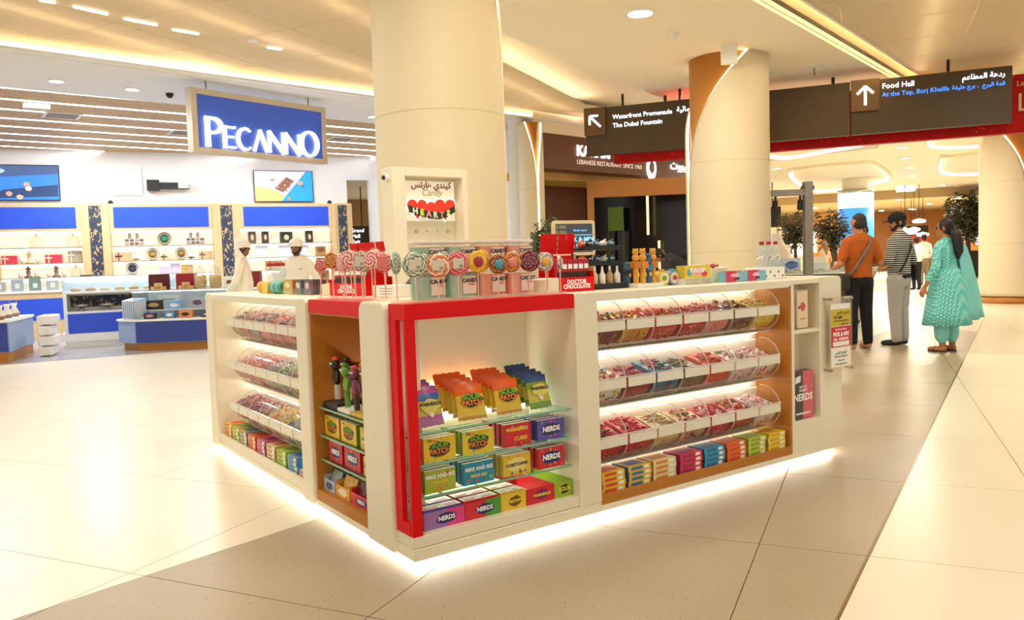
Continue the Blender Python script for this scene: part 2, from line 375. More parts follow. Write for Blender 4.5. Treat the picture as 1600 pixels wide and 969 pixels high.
PANEL = meshpanel(); TUBE = mat('tube_light', 'fff6e4', emit=10, ecol='fff1da')
def panels(keep, u0, u1, v0, v1, du, dv, uo, vo):
    tub = set()
    for i in range(u0, u1):
        for j in range(v0, v1):
            c = [(uo + i * du + .006, vo + j * dv + .006), (uo + (i + 1) * du - .006, vo + j * dv + .006), (uo + (i + 1) * du - .006, vo + (j + 1) * dv - .006), (uo + i * du + .006, vo + (j + 1) * dv - .006)]
            q = [(u * UX - v * UY, u * UY + v * UX) for u, v in c]
            for p, n, k in keep: q = clip(q, p, n, k) if len(q) > 2 else []
            if parea(q) < .02: continue
            MB().prism(q, HC, HC + .012).build('ceiling_panel', PANEL, ceiling)
            tub.add((i, j))
    for i, j in tub:                                   # tubes run along the seams, a hand above the panels
        u, v = uo + i * du, vo + j * dv + .30 * dv
        q = [(a * UX - b * UY, a * UY + b * UX) for a, b in ((u + .05, v), (u + du - .05, v), (u + du - .05, v + .05), (u + .05, v + .05))]
        for p, n, k in keep: q = clip(q, p, n, k) if len(q) > 2 else []
        if parea(q) < .002: continue
        MB().prism(q, HC + .13, HC + .16).build('panel_tube', TUBE, ceiling)
nA = (-math.sin(math.radians(22)), math.cos(math.radians(22))); nB = (-math.sin(math.radians(15)), math.cos(math.radians(15))); nC = (-math.sin(math.radians(7.1)), math.cos(math.radians(7.1)))
panels([((LA[0].x, LA[0].y), nA, 1), ((LCV[0].x, LCV[0].y - .05), nC, -1)], 2, 20, 2, 7, 1.24, 1.62, -.6, .2)
panels([((LB[0].x, LB[0].y - .42), nB, -1)], 3, 13, -7, 2, 1.24, 1.62, -.6, .2)
# left cove and the lower soffit before the chocolate shop
a7 = math.radians(7.1)
cv = MB(); structure(MB().box(-8, 12, 0, .05, -.16, .35).build('trim_3', PLAS, loc=(-.82, 9.33, HC), rot=(0, 0, a7)))
MB().box(-8, 12, -.03, 0, -.10, -.05).build('cove_light', mat('cove_led_soft', 'fff0d0', emit=6, ecol='ffe6b8'), ceiling, loc=(-.82, 9.33, HC), rot=(0, 0, a7))
MB().box(-8, 12, -.16, 0, -.16, -.13).build('cove_lip', PLASW, ceiling, loc=(-.82, 9.33, HC), rot=(0, 0, a7))
structure(MB().prism([(-9, 8.33), (11.2, 10.85), (11.2, 12.6), (-9, 11.0)], 4.235, 4.30).build('ceiling.002', PLASW))
# shop ceiling: oak planks with long light lines between
SLATW = mat('oak_slat', 'c6a577', .5, noise=(4, .14, (1, 16, 16)))
shopc = structure(MB().prism([(-9, 11.0), (11.0, 12.58), (10.5, 17.2), (-9, 20.6)], 4.33, 4.4).build('ceiling.003', mat('dark_void', '5c4a35', .8)))
LLIGHT = mat('line_light', 'ffffff', emit=7, ecol='f6faff')
for r in range(8):
    y0 = 11.75 + r * .92
    x1 = 9.6 - r * .1
    for k in range(4): MB().box(-9, x1, y0 + .06 + k * .205, y0 + .245 + k * .205, 4.245, 4.275).build('plank', SLATW, shopc, rot=(0, 0, math.radians(2.5)))
    MB().box(-9, x1, y0 - .02, y0 + .02, 4.24, 4.29).build('light_line', LLIGHT, shopc, rot=(0, 0, math.radians(2.5)))

# downlights: ring + lit disc, each its own thing
DL = mat('downlight_lens', 'ffffff', emit=14, ecol='fff3dd')
def downlight(px, py, z, r, label, m=DL, p=None):
    p = p or G(px, py, z)
    t = thing('downlight', label, 'downlight', (p.x, p.y, z), group='ceiling downlights')
    MB().lathe([(r, 0), (r * 1.25, 0), (r * 1.25, -.012), (r, -.02), (r, 0)], 20).build('trim_ring', WPLAS, t)
    MB().lathe([(0, -.012), (r, -.012), (r, 0), (0, 0)], 20).build('lens', m, t); return t
downlight(1000, 20, HC, .16, 'large round recessed downlight between the two cream columns')
downlight(88, 126, 4.235, .10, 'round downlight in the white soffit, leftmost above the shop front', DL)
downlight(207, 139, 4.235, .10, 'round downlight in the white soffit, left of the blue hanging sign', DL)
downlight(583, 182, 4.235, .10, 'round downlight in the white soffit, right of the blue hanging sign', DL)
# little linear slot lights in the left ceiling
for k, (a, b) in enumerate((((62, 0), (86, 4)), ((115, 10), (168, 22)), ((195, 29), (245, 39)), ((270, 46), (310, 53)), ((418, 74), (440, 77)))):
    A, B = G(*a, HC - .006), G(*b, HC - .006); d = (B - A)
    t = MB().box(0, d.length, -.011, .011, -.012, .004).build('slot_light', DL, loc=A, rot=(0, 0, math.atan2(d.y, d.x)))
    tag(t, f'short white slot light in the panelled ceiling, {ORD[k]} from the left', 'ceiling light', 'slot lights in the panelled ceiling')
# ceiling bits
def ceilbox(name, px, py, z, prof, label, cat, m=WPLAS):
    p = G(px, py, z); o = MB().lathe([(0, prof[-1][1])] + list(reversed(prof)), 16).build(name, m, loc=p); return tag(o, label, cat)
ceilbox('smoke_detector', 1053, 52, HC, [(.07, 0), (.07, -.02), (.045, -.045), (.045, -.055)], 'small white smoke detector on the cream ceiling by the column', 'smoke detector')
ceilbox('smoke_detector', 395, 62, HC, [(.08, 0), (.08, -.02), (.05, -.03)], 'flat round detector in the panelled ceiling left of the big column', 'smoke detector')
ceilbox('dome_camera', 265, 146, 4.235, [(.06, 0), (.06, -.03), (.05, -.05), (.03, -.075)], 'small dome camera under the white soffit beside the blue hanging sign', 'camera', BLACK)
# wall-washer box on right column top & ceiling access plate
for (px, py, lab) in ((1272, 105, 'small white access plate with a hook set in the cream ceiling'),):
    p = G(px, py, HC); t = thing('ceiling_plate', lab, 'ceiling plate', (p.x, p.y, HC), math.radians(15))
    MB().box(-.22, .22, -.22, .22, -.015, 0).build('plate', WPLAS, t); MB().tube([(0, 0, -.01), (0, 0, -.1), (.04, 0, -.12)], .012).build('hook', GREY, t)

# ================================================================== COLUMNS (oak core, pale shell with a lit flared cut-out)
SHELL = mat('pale_shell', 'dcd0b4', .55, noise=(2, .012)); CORE = mat('column_oak', 'bf7f3a', .45, noise=(5, .10, (14, 14, 1)))
def column(name, label, x, y, r, h, a_open, half, flare, zf, wide, plinth=True):
    """shell angle a measured from a_open; the cut-out is a slit of +-half that flares to +-wide near the top"""
    t = thing(name, label, 'column', (x, y, 0))
    MB().lathe([(0, 0), (r - .08, 0), (r - .08, h), (0, h)], 48).build('core', CORE, t)
    if plinth: MB().lathe([(r - .08, 0), (r - .03, 0), (r - .03, .16), (r - .08, .16)], 48).build('plinth', CORE, t)
    nz, na = 40, 64; ed = MB(); sh = MB()
    def hw(z):                                  # half opening angle at height z
        k = max(0, min(1, (z - zf) / (h - zf))); return half + (wide - half) * (k ** flare)
    vs = []; L = []
    for zi in range(nz + 1):
        z = .17 + (h - .17) * zi / nz; q = hw(z); L.append((z, q))
        for ai in range(na + 1):
            a = a_open + q + (2 * PI - 2 * q) * ai / na; vs.append((r * math.cos(a), r * math.sin(a), z))
    fs = [(zi * (na + 1) + ai, zi * (na + 1) + ai + 1, (zi + 1) * (na + 1) + ai + 1, (zi + 1) * (na + 1) + ai) for zi in range(nz) for ai in range(na)]
    sh.add(vs, fs, 0, True); o = sh.build('shell', SHELL, t); md = o.modifiers.new('thick', 'SOLIDIFY'); md.thickness = .05; md.offset = -1
    for s in (1, -1):
        ed.tube([((r - .045) * math.cos(a_open + s * (q - .012)), (r - .045) * math.sin(a_open + s * (q - .012)), z) for z, q in L], .018, 6)
    ed.build('edge_light', LEDW, t)
    for zz in (1.35, 2.75):                      # thin seams between the shell sheets
        if zz < h: MB().lathe([(r + .001, zz), (r + .0015, zz + .004), (r + .001, zz + .008)], 64, a0=a_open + half + .02, a1=a_open + 2 * PI - half - .02).build('seam', mat('seam_line', 'c9b891', .7), t)
    return t
pL = D(692, 300, 8.2); angc = lambda p: math.atan2(CAM.y - p.y, CAM.x - p.x)
column('round_column', 'tall cream round column right behind the candy kiosk', pL.x, pL.y, .655, HC, angc(pL) + 1.35, .05, 3.2, 2.6, .62)
pR = D(1137, 300, 12.9)
column('round_column', 'cream round column with oak top in front of the dark hanging signs', pR.x, pR.y, .655, HC, angc(pR) - 1.2, .06, 2.2, 2.2, 1.75)
pQ = G(1580, 474)
column('round_column', 'cream column with golden flared slit at the right edge', pQ.x + .4, pQ.y + .1, .72, 3.95, angc(pQ) + .38, .05, 2.4, 2.3, .95)
# white projector box clipped to the right column
p = D(1139, 80, 12.05); t = thing('projector_box', 'white box clipped high on the oak top of the column', 'box', (p.x, p.y, p.z), angc(pR) + PI / 2)
MB().box(-.12, .12, -.05, .05, -.19, .19).build('housing', WPLAS, t, .01); MB().box(-.03, .03, .05, .35, .1, .14).build('bracket', WPLAS, t)

# ================================================================== CHOCOLATE SHOP SHELL
BA = math.radians(-12); B0 = Vector((-.4, 18.7, 0))
def bw(s, off=0, z=0): return Vector((B0.x + s * math.cos(BA) + off * math.sin(BA), B0.y + s * math.sin(BA) - off * math.cos(BA), z))
structure(MB().box(-8, 7.86, 0, .2, 0, 4.4).build('wall_back', PLASW, loc=B0, rot=(0, 0, BA)))
structure(MB().box(7.86, 8.46, 0, .2, 3.63, 4.4).build('wall_back.001', PLASW, loc=B0, rot=(0, 0, BA)))
wr = [bw(8.46, 0), bw(8.46, -.2), Vector((9.5, 17.6, 0)), Vector((9.5, 11.7, 0)), Vector((9.25, 11.7, 0))]
structure(MB().prism([(q.x, q.y) for q in (bw(8.46, 0), Vector((8.75, 11.6, 0)), Vector((8.95, 11.6, 0)), bw(8.66, -.2), bw(8.46, -.2))], 0, 4.4).build('wall_right', PLASW))

for k, (px, py) in enumerate(((97, 181), (288, 208), (532, 218))):
    q = G(px, py, 4.24); t = thing('air_vent', f'white slatted air vent in the oak shop ceiling, {ORD[k]} from the left', 'vent', (q.x, q.y, 4.243), math.radians(2.5), 'air vents in the shop ceiling')
    MB().box(-.3, .3, -.3, .3, -.008, 0).build('vent_frame', WPLAS, t)
    for j in range(6): MB().box(-.25, .25, -.24 + j * .085, -.20 + j * .085, -.014, -.0085).build('vent_slat', mat('vent_grey', '8a8680', .6), t)
q = G(57, 162, 4.24); t = thing('emergency_lamp', 'small white emergency lamp on the oak shop ceiling', 'lamp', (q.x, q.y, 4.243), math.radians(2.5)); MB().box(-.2, .2, -.06, .06, -.09, 0).build('lamp_body', WPLAS, t, .015); MB().box(-.17, .17, -.062, .062, -.085, -.05).build('diffuser', PLASW, t)
# ================================================================== CANDY KIOSK (corner at the origin, faces along +x and +y)
ZT = 1.135
WARMW = WHITE
# glowing plinth
t = thing('kiosk_plinth', 'recessed kiosk plinth with white light strip glowing onto the floor', 'plinth', (1.5, 1.5, 0))
MB().box(.10, 3.04, .10, 3.02, 0, .034).build('plinth', WHITE, t, world=True)
UL = mat('underglow_led', 'ffffff', emit=24, ecol='fffdf4')
MB().box(.045, 3.10, .045, .075, .02, .033).box(.045, .075, .08, 3.07, .02, .033).build('light_strip', UL, t, world=True)
MB().box(3.07, 3.10, .08, 3.07, .02, .033).box(.08, 3.06, 3.04, 3.07, .02, .033).build('light_strip', UL, t, world=True)

def round_post(x0, x1, y0, y1, z0, z1, r=.03):
    """upright panel, x is its visible width, top corners rounded"""
    poly = [(x0, z0), (x1, z0)] + [(x1 - r + r * math.cos(math.radians(a)), z1 - r + r * math.sin(math.radians(a))) for a in (0, 22, 45, 67, 90)] + [(x0 + r + r * math.cos(math.radians(a)), z1 - r + r * math.sin(math.radians(a))) for a in (90, 112, 135, 157, 180)]
    return MB().prism(poly, y0, y1, fr='xz')
# ---- corner display case (red frame)
c1 = thing('display_case', 'white corner display case with bright red frame and three glass shelves', 'display case', (.46, .2, .035))
def P(mb, name, m, root=c1, bev=0): return mb.build(name, m, root, bev, world=True)
P(MB().box(0, 1.06, -.004, .42, .035, .088), 'base_board', WHITE, bev=.004)
P(MB().box(0, .92, .0, .42, .09, .14), 'deck', WHITE, bev=.003)
P(MB().box(.02, .94, .40, .42, .14, 1.10), 'back_panel', WHITE)
P(MB().box(0, .02, .15, .42, .14, 1.10), 'side_panel', WHITE)
P(round_post(.92, 1.06, -.006, .027, .088, ZT, .012), 'right_post', WHITE); P(MB().box(.92, 1.058, .027, .42, .088, 1.112), 'inner_side', WHITE)
P(MB().box(0, .92, 0, .03, 1.068, 1.137), 'top_rail', RED, bev=.002)
P(MB().box(0, .03, .03, .15, 1.068, 1.137), 'side_top_rail', RED, bev=.002)
P(MB().box(.03, .92, .03, .16, 1.125, 1.137), 'top_board', RED)
P(MB().box(0, .048, 0, .02, .14, 1.068), 'corner_post', RED, bev=.002)
P(MB().box(-.002, .022, .085, .15, .14, 1.068), 'side_post', RED, bev=.002)
P(MB().box(-.002, .022, .02, .085, .14, .195), 'side_bottom_rail', RED, bev=.002)
for z in (.572, .430, .292):
    s = P(MB().box(.03, .905, .035, .39, z - .004, z + .004), 'glass_shelf', GLASS)
    MB().box(.03, .905, .031, .035, z - .004, z + .004).build('front_edge', GEDGE, s, world=True) if False else P(MB().box(.03, .905, .030, .0345, z - .0045, z + .0045), 'shelf_edge', GEDGE)
    for x in (.905, .022):
        P(MB().cyl((x, .07, z - .012), (x + .014, .07, z - .012), .007, n=8), 'shelf_pin', CHROME); P(MB().cyl((x, .34, z - .012), (x + .014, .34, z - .012), .007, n=8), 'shelf_pin', CHROME)
for z, x1 in ((.705, .72), (.562, .9), (.42, .9), (.282, .9)): P(MB().box(.05, x1, .388, .398, z - .012, z), 'led_strip', mat('case_led', 'fffaf0', emit=18, ecol='fff8ea'))
# ---- white corner post on the left face (thick, rounded)
cp = thing('corner_pillar', 'thick white rounded pillar between red case and wooden niche', 'pillar', (0, .28, .035), -PI / 2)
def LP(y1, y0, *a): return (3.12 - y1, 3.12 - y0) + a          # local x-range on the left face
lf = lambda root, mb, name, m, bev=0: mb.build(name, m, root, bev, world=True)
def left_root(name, label, cat, ymid, z=.035):
    t = thing(name, label, cat, (0, ymid, z), -PI / 2); t['_w'] = (3.12 - ymid, 0.0, z); return t
bpy.data.objects.remove(cp)
cp = left_root('corner_pillar', 'thick white rounded pillar between the red case and the wooden niche', 'pillar', .284)
lf(cp, round_post(*LP(.418, .15), -.022, .15, .035, 1.145, .05), 'pillar_body', WHITE, .012)
# ---- wooden niche on the left face
c2 = left_root('niche_cabinet', 'honey wood niche cabinet with red top rail and glass shelves', 'cabinet', .76)
x0, x1 = LP(1.085, .4215)
lf(c2, MB().box(x0, x1, .36, .38, .06, 1.10), 'back_panel', WOOD); lf(c2, MB().box(x0, x0 + .015, 0, .36, .12, 1.07), 'side_panel', WOOD); lf(c2, MB().box(x1 - .015, x1, 0, .36, .12, 1.07), 'side_panel', WOOD)
lf(c2, MB().box(x0, x1, 0, .36, 1.06, 1.068), 'top_panel', WOOD)
lf(c2, MB().box(x0, x1, -.002, .36, .064, .122), 'ledge', WOOD, .002); lf(c2, MB().box(x0, x1, -.006, .36, .035, .064), 'base_board', WHITE, .003)
lf(c2, MB().box(x0, x1, -.003, .03, 1.068, 1.137), 'top_rail', RED, .002); lf(c2, MB().box(x0, x1, .03, .16, 1.125, 1.137), 'top_board', RED)
for z in (.56, .409, .28):
    lf(c2, MB().box(x0 + .015, x1 - .015, .03, .35, z - .004, z + .004), 'glass_shelf', GLASS); lf(c2, MB().box(x0 + .015, x1 - .015, .025, .0295, z - .0045, z + .0045), 'shelf_edge', GEDGE)
for z in (.70,): lf(c2, MB().box(x0 + .05, x1 - .05, .345, .358, z - .01, z), 'led_strip', MATS['case_led'])
# ---- candy bin cabinets (right face: local = world; left face: rotated)
def bin_cabinet(root, mk, x0, x1, xb1, side, white_ledge, d=.25, dz=0.):
    mk(root, MB().box(x0, x1, d, d + .02, .06, 1.10), 'back_panel', WHITE)
    mk(root, MB().box(x0, x1, .0, .028, 1.092, ZT), 'top_fascia', WHITE, .002); mk(root, MB().box(x0, x1, .028, d, 1.10, 1.115), 'top_panel', WHITE)
    mk(root, MB().box(x0, x1, -.004, d, .035, .066), 'base_board', WHITE, .003)
    lm = WHITE if white_ledge else WOOD; zl = .128 if white_ledge else .117
    mk(root, MB().box(x0, x1, -.001, .016, .067, zl), 'ledge_front', lm, .002); mk(root, MB().box(x0, x1, .016, d, .095, .107), 'ledge_deck', lm)
    mk(root, MB().box(*side, 0, d, .107, 1.10), 'side_panel', WHITE if white_ledge else WOOD)
    for z in (.830 - dz, .533 - dz, .236 - dz): mk(root, MB().box(x0 + .002, xb1, .13, d, z - .008, z), 'bin_shelf', WHITE)
    for z in (1.098, .820 - dz, .523 - dz, .226 - dz): mk(root, MB().box(x0 + .03, xb1, .205, .23, z - .012, z - .001), 'led_strip', LED)
c3 = thing('bin_cabinet', 'right-hand pick-and-mix cabinet with oak side and three rows of bins', 'cabinet', (1.83, .15, .035))
bin_cabinet(c3, lambda r, mb, n, m, b=0: mb.build(n, m, r, b, world=True), 1.06, 2.622, 2.56, (2.604, 2.622), False)
c4 = left_root('bin_cabinet', 'left-hand white pick-and-mix cabinet with three rows of bins', 'cabinet', 2.0)
bin_cabinet(c4, lf, *LP(2.955, 1.235), LP(1.235, 1.235)[0], (LP(2.955, 2.94)), True, dz=.014)
lf(c4, round_post(*LP(1.24, 1.085), -.022, .027, .035, 1.145, .04), 'near_post', WHITE, .01); lf(c4, MB().box(*LP(1.24, 1.088), .027, .36, .035, 1.112), 'inner_side', WHITE); lf(c4, round_post(*LP(3.12, 2.95), -.015, .40, .035, 1.145, .03), 'far_post', WHITE, .01)
# ---- end cabinet with the two open niches
c5 = thing('end_cabinet', 'white end cabinet with two open niches and a sign holder', 'cabinet', (2.88, .2, .035))
Q = lambda mb, n, m=WHITE, b=0: mb.build(n, m, c5, b, world=True)
Q(MB().box(2.622, 2.648, -.004, .026, .26, ZT), 'stile', b=.002); Q(MB().box(2.624, 2.648, .026, .17, .26, 1.11), 'niche_side'); Q(MB().box(2.622, 2.912, -.004, .2, .035, .262), 'bottom_block', b=.002); Q(MB().box(2.648, 2.912, -.004, .026, 1.108, ZT), 'top_block', b=.002)
Q(MB().box(2.648, 2.912, .15, .17, .262, 1.108), 'back_panel'); Q(MB().box(2.648, 2.912, 0, .15, .803, .825), 'niche_shelf', b=.002)
r_ = .03
Q(MB().prism([(2.912, .035), (3.145, .035), (3.145, 1.145 - r_)] + [(3.145 - r_ + r_ * math.cos(math.radians(a)), 1.145 - r_ + r_ * math.sin(math.radians(a))) for a in (20, 45, 70, 90)] + [(2.912, 1.145)], -.004, .42, fr='xz'), 'end_block', b=.006)
# ---- worktop and the two counters on the far sides
wt = thing('worktop', 'cream worktop running around the candy kiosk', 'worktop', (1.5, .4, 1.1))
W_ = lambda mb, n, m=WHITE: mb.build(n, m, wt, .003, world=True)
W_(MB().box(.922, 2.908, .0295, .46, 1.116, ZT), 'top_slab'); W_(MB().box(.1615, .9205, .1615, .46, 1.116, ZT), 'top_slab'); W_(MB().box(.0295, .46, 1.0895, 2.946, 1.116, ZT), 'top_slab'); W_(MB().box(.1615, .46, .4605, 1.089, 1.116, ZT), 'top_slab')
bc = thing('back_counter', 'white closed counter on the far side of the candy kiosk', 'counter', (1.8, 2.9, .05))
MB().box(.46, 3.12, 2.68, 3.10, .05, 1.0).build('carcass', WHITE, bc, world=True); MB().box(.46, 3.13, 2.66, 3.12, 1.0, 1.03).build('counter_top', WHITE, bc, .003, world=True)
sc_ = thing('side_counter', 'white closed counter on the right far side of the kiosk', 'counter', (2.9, 1.5, .05))
MB().box(2.72, 3.12, .43, 2.66, .05, 1.0).build('carcass', WHITE, sc_, world=True); MB().box(2.70, 3.13, .43, 2.655, 1.0, 1.03).build('counter_top', WHITE, sc_, .003, world=True)

# ---- candy bins
STRIP = mat('price_strip', 'e9e4d6', .5, fn=ramp_tex('noise', [(0, 'e6e0d0'), (.45, 'efeadc'), (.62, 'cfc8b6'), (.66, 'efeadc')], 9, vec=(.4, 1, 26)))
BR = .122; BW_ = .2115
def bin_meshes():
    tub = MB(); A = arc((.152, 0), BR, 196, 292, 10)
    prof = [(y, z) for y, z in A]
    tub.sweep(prof, .004, BW_ - .004)
    side = [(.152, .0)] + A
    full = arc((.152, 0), BR, 75, 292, 22) + [(.235, -.09), (.235, .09)]
    for x in (.003, BW_ - .004): tub.prism(full, x, x + .001, fr='yz')
    lid = MB().sweep(arc((.152, 0), BR, 164, 78, 12), .003, BW_ - .003)
    ring = MB().tube([(BW_ - .003, y, z) for y, z in arc((.152, 0), BR + .001, 275, 78, 22)], .0028, 5)
    lab = MB().box(.008, BW_ - .008, .0215, .0255, -.024, .026); rim = MB().box(.002, BW_ - .002, .020, .034, .028, .033)
    return tub, lid, lab, rim, ring
def bin_proto():
    tub, lid, lab, rim, ring = bin_meshes(); t = thing('candy_bin', 'x', 'candy bin', (0, 0, 0), group='clear acrylic candy bins')
    tub.build('tub', ACR, t); lid.build('lid', ACR, t); lab.build('price_strip', STRIP, t); rim.build('rim', clear('acrylic_edge', 'ffffff', .6), t); ring.build('edge_ring', clear('acrylic_ring', 'fff6f0', .5), t); return t
def shape(kind, mb, p, s, m):
    if kind == 'ball': mb.ball(p, s, 6, m)
    elif kind == 'ring':
        a = random.random() * PI; T = Matrix.Translation(p) @ Matrix.Rotation(a, 4, Vector((random.random(), random.random(), 1)))
        n = 8; vs = []; fs = []
        for i in range(n):
            for k in range(4):
                q = 2 * PI * i / n; w_ = 2 * PI * k / 4; vs.append(((s + .4 * s * math.cos(w_)) * math.cos(q), (s + .4 * s * math.cos(w_)) * math.sin(q), .4 * s * math.sin(w_)))
        for i in range(n):
            for k in range(4): fs.append((i * 4 + k, ((i + 1) % n) * 4 + k, ((i + 1) % n) * 4 + (k + 1) % 4, i * 4 + (k + 1) % 4))
        mb.add(vs, fs, m, True, T)
    elif kind == 'stick':
        a = random.uniform(-.5, .5); d = Vector((math.cos(a), math.sin(a) * .6, random.uniform(-.25, .25))) * s * 2.6; mb.cyl(Vector(p) - d, Vector(p) + d, s * .33, n=5, m=m)
    elif kind == 'worm':
        a = random.random() * PI; d = Vector((math.cos(a), math.sin(a), 0)); e = Vector((-d.y, d.x, .5))
        mb.tube([Vector(p) + d * (k - 2) * s * .9 + e * s * .6 * math.sin(k * 1.9) for k in range(5)], s * .36, 5, m)
    else:
        T = Matrix.Translation(p) @ Matrix.Rotation(random.random() * 6, 4, Vector((random.random(), random.random(), .3)))
        mb.box(-s, s, -s * .7, s * .7, -s * .6, s * .6, m, T)
def heap(cols, kind, size):
    """sweets lying in a bin: filled body plus loose pieces on top and against the clear front"""
    mb = MB(); top = random.uniform(.012, .03)
    prof = arc((.152, 0), BR - .02, 200, 285, 6) + [(.225, -.05), (.225, top + .035), (.15, top + .02), (.06, top - .012)]
    mb.prism(prof, .012, BW_ - .012, 0, fr='yz')
    for _ in range(46):
        mg = .05 if kind in ('stick', 'worm') else .026; x = random.uniform(mg, BW_ - mg); y = random.uniform(.068, .205); shape(kind, mb, (x, y, top - .012 + (y - .06) * .3 + random.uniform(0, .012)), size * random.uniform(.8, 1.2), random.randrange(len(cols)))
    for _ in range(34):
        mg = .05 if kind in ('stick', 'worm') else .026; x = random.uniform(mg, BW_ - mg); a = math.radians(random.uniform(206, 262)); r = BR - .025
        shape(kind, mb, (x, .152 + r * math.cos(a), r * math.sin(a)), size * random.uniform(.7, .95), random.randrange(len(cols)))
    return mb
def deep(c, k=.86): return ''.join('%02x' % int(int(c[i:i + 2], 16) * k * (.92 if i and int(c[i:i + 2], 16) < 200 else 1)) for i in (0, 2, 4))
def candym(c): return mat('sweet_' + c, deep(c), .35, noise=(30, .12))
RB = [[('brown and cream gummy bears', ['8a5530', 'd9b98c', 'c77d46', '6b4a55'], 'cube', .012), ('yellow, green and red gummy bears', ['e0b22a', '7d8f2a', 'd2462a', 'e88a28'], 'cube', .011),
       ('red and orange fruit gums', ['d8324a', 'e88b2e', 'c92b2b', 'f0b05a'], 'cube', .012), ('red and green berry gums', ['c92a30', '6d8a2c', 'd94a38', 'e8b0a0'], 'ball', .012),
       ('peach-pink sugared rings', ['f0a0a0', 'f6c6b0', 'e88080', 'd96a78'], 'ring', .012), ('brown cola bottles', ['6e4226', '8b5a34', '4e2c1c', 'c99a4a'], 'cube', .012), ('lemon-yellow sugared gums', ['f0cf4a', 'e6b92e', 'f6e08a'], 'ball', .010)],
      [('white, teal and yellow bubblegum balls', ['f2efe2', '3aa0a8', 'f0c93c', 'e6573c'], 'ball', .014), ('dark red sour belts', ['a83040', 'c9405a', '7a2830', 'd9788a'], 'stick', .013),
       ('blue and pink sour worms', ['3f86b0', 'e07a84', '4aa7a0', 'c94a62'], 'worm', .014), ('olive-brown sugared sticks', ['7d7a55', '98906a', '6a6444', 'b0a060'], 'stick', .012),
       ('orange-red jelly strips', ['e8592a', 'f07a34', 'd8402a'], 'stick', .012), ('pink and white mallow twists', ['f4d9d6', 'f0b0b8', 'e8e0c8', '9aa27a'], 'ball', .013), ('white and red sugar mushrooms', ['f6e6de', 'f0c0c4', 'd8504e'], 'ball', .014)],
      [('red laces with black liquorice', ['d8283a', 'e84a58', '2a2626'], 'stick', .012), ('bright red strawberry laces', ['dc1f34', 'e84a5a', 'c01028'], 'worm', .013),
       ('cream and tan twisted sticks', ['e6cfa0', 'c9a878', 'f2e2c0', 'b08a5a'], 'stick', .012), ('striped sugared worms', ['e8c48a', '8a5a3a', 'd97a5a', '6a4a38'], 'worm', .013),
       ('red and pink heart gums', ['d83a4a', 'f0909a', 'b82838', 'f6d0d0'], 'cube', .012), ('red, green and orange jelly beans', ['c93a2a', '5d7a34', 'e8842e', '6a3a2a'], 'ball', .010), ('pink and white marshmallows', ['f6dcdc', 'f0b4b8', 'faf0ea', 'e8949c'], 'ball', .014)]]
LB_ = [[('pale gummy rings', ['e6d2b0', 'b8a080'], 'ring', .011), ('red cherries', ['c9503a', 'e8a090'], 'ball', .011), ('grey liquorice', ['8a8078', 'b8b0a4'], 'cube', .011), ('pink and coral gums', ['f08a80', 'f6b8a8', 'e06a60'], 'cube', .012),
        ('red-brown belts', ['c0604a', '7a3a30', 'd9a088'], 'stick', .012), ('coral worms', ['e87a6a', 'f0b09a'], 'worm', .012), ('green and cream rings', ['6a8a4a', 'e0d8b0', 'a0a860'], 'ring', .012)],
       [('rose sugar drops', ['e8a8a0', 'f0c8c0'], 'ball', .011), ('red sugared strips', ['d8504e', 'e88a80'], 'stick', .011), ('coral bears', ['e87868', 'f0a090'], 'cube', .012), ('grey-white mints', ['c8c4b8', 'a8a49a'], 'ball', .011),
        ('green apple gums', ['5a9a5a', '88b878', 'd8e0b8'], 'cube', .012), ('pale brown toffees', ['c0a888', '98806a'], 'cube', .012), ('mixed brown gums', ['8a6a50', 'c85a48', 'd8c8a8'], 'cube', .012)],
       [('plum sweets', ['a8606a', 'd8a0a0'], 'ball', .011), ('dark berry gums', ['a04858', 'c87880'], 'cube', .012), ('mauve and brown gums', ['986a70', 'c8a898'], 'ball', .012), ('orange and yellow rings', ['e8a850', 'f0d080'], 'ring', .012),
        ('honey-yellow drops', ['e8c878', 'd8b060'], 'ball', .011), ('teal and grey gums', ['7a9a98', 'c8c0a8'], 'cube', .012), ('red and cream squares', ['d85a50', 'f0e0c8'], 'cube', .013)]]
proto = bin_proto(); first = True
ROWN = ['top', 'middle', 'bottom']; ZC = (.958, .661, .364)
for side, table in ((0, RB), (1, LB_)):
    for r, row in enumerate(table):
        for k, (desc, cols, kind, sz) in enumerate(row):
            if side == 0: loc = (1.068 + k * BW_, .0, ZC[r]); rz = 0; where = f'{ORD[k]} from the red case, {ROWN[r]} right row'
            else: loc = (0, 2.755 - k * BW_, ZC[r] - .014); rz = -PI / 2; where = f'{ORD[k]} from the far end, {ROWN[r]} left row'
            lab = f'clear candy bin, {where}'
            if first: proto.location = loc; proto.rotation_euler = (0, 0, rz); proto['label'] = lab; first = False
            else: copy_tree(proto, None, loc, rz, lab)
            h = heap(cols, kind, sz).build('candy_heap', [candym(c) for c in cols], None, 0, loc=loc, rot=(0, 0, rz))
            tag(h, f'{desc}, {where}', 'candy', 'sweets lying in the clear bins'); h['kind'] = 'stuff'
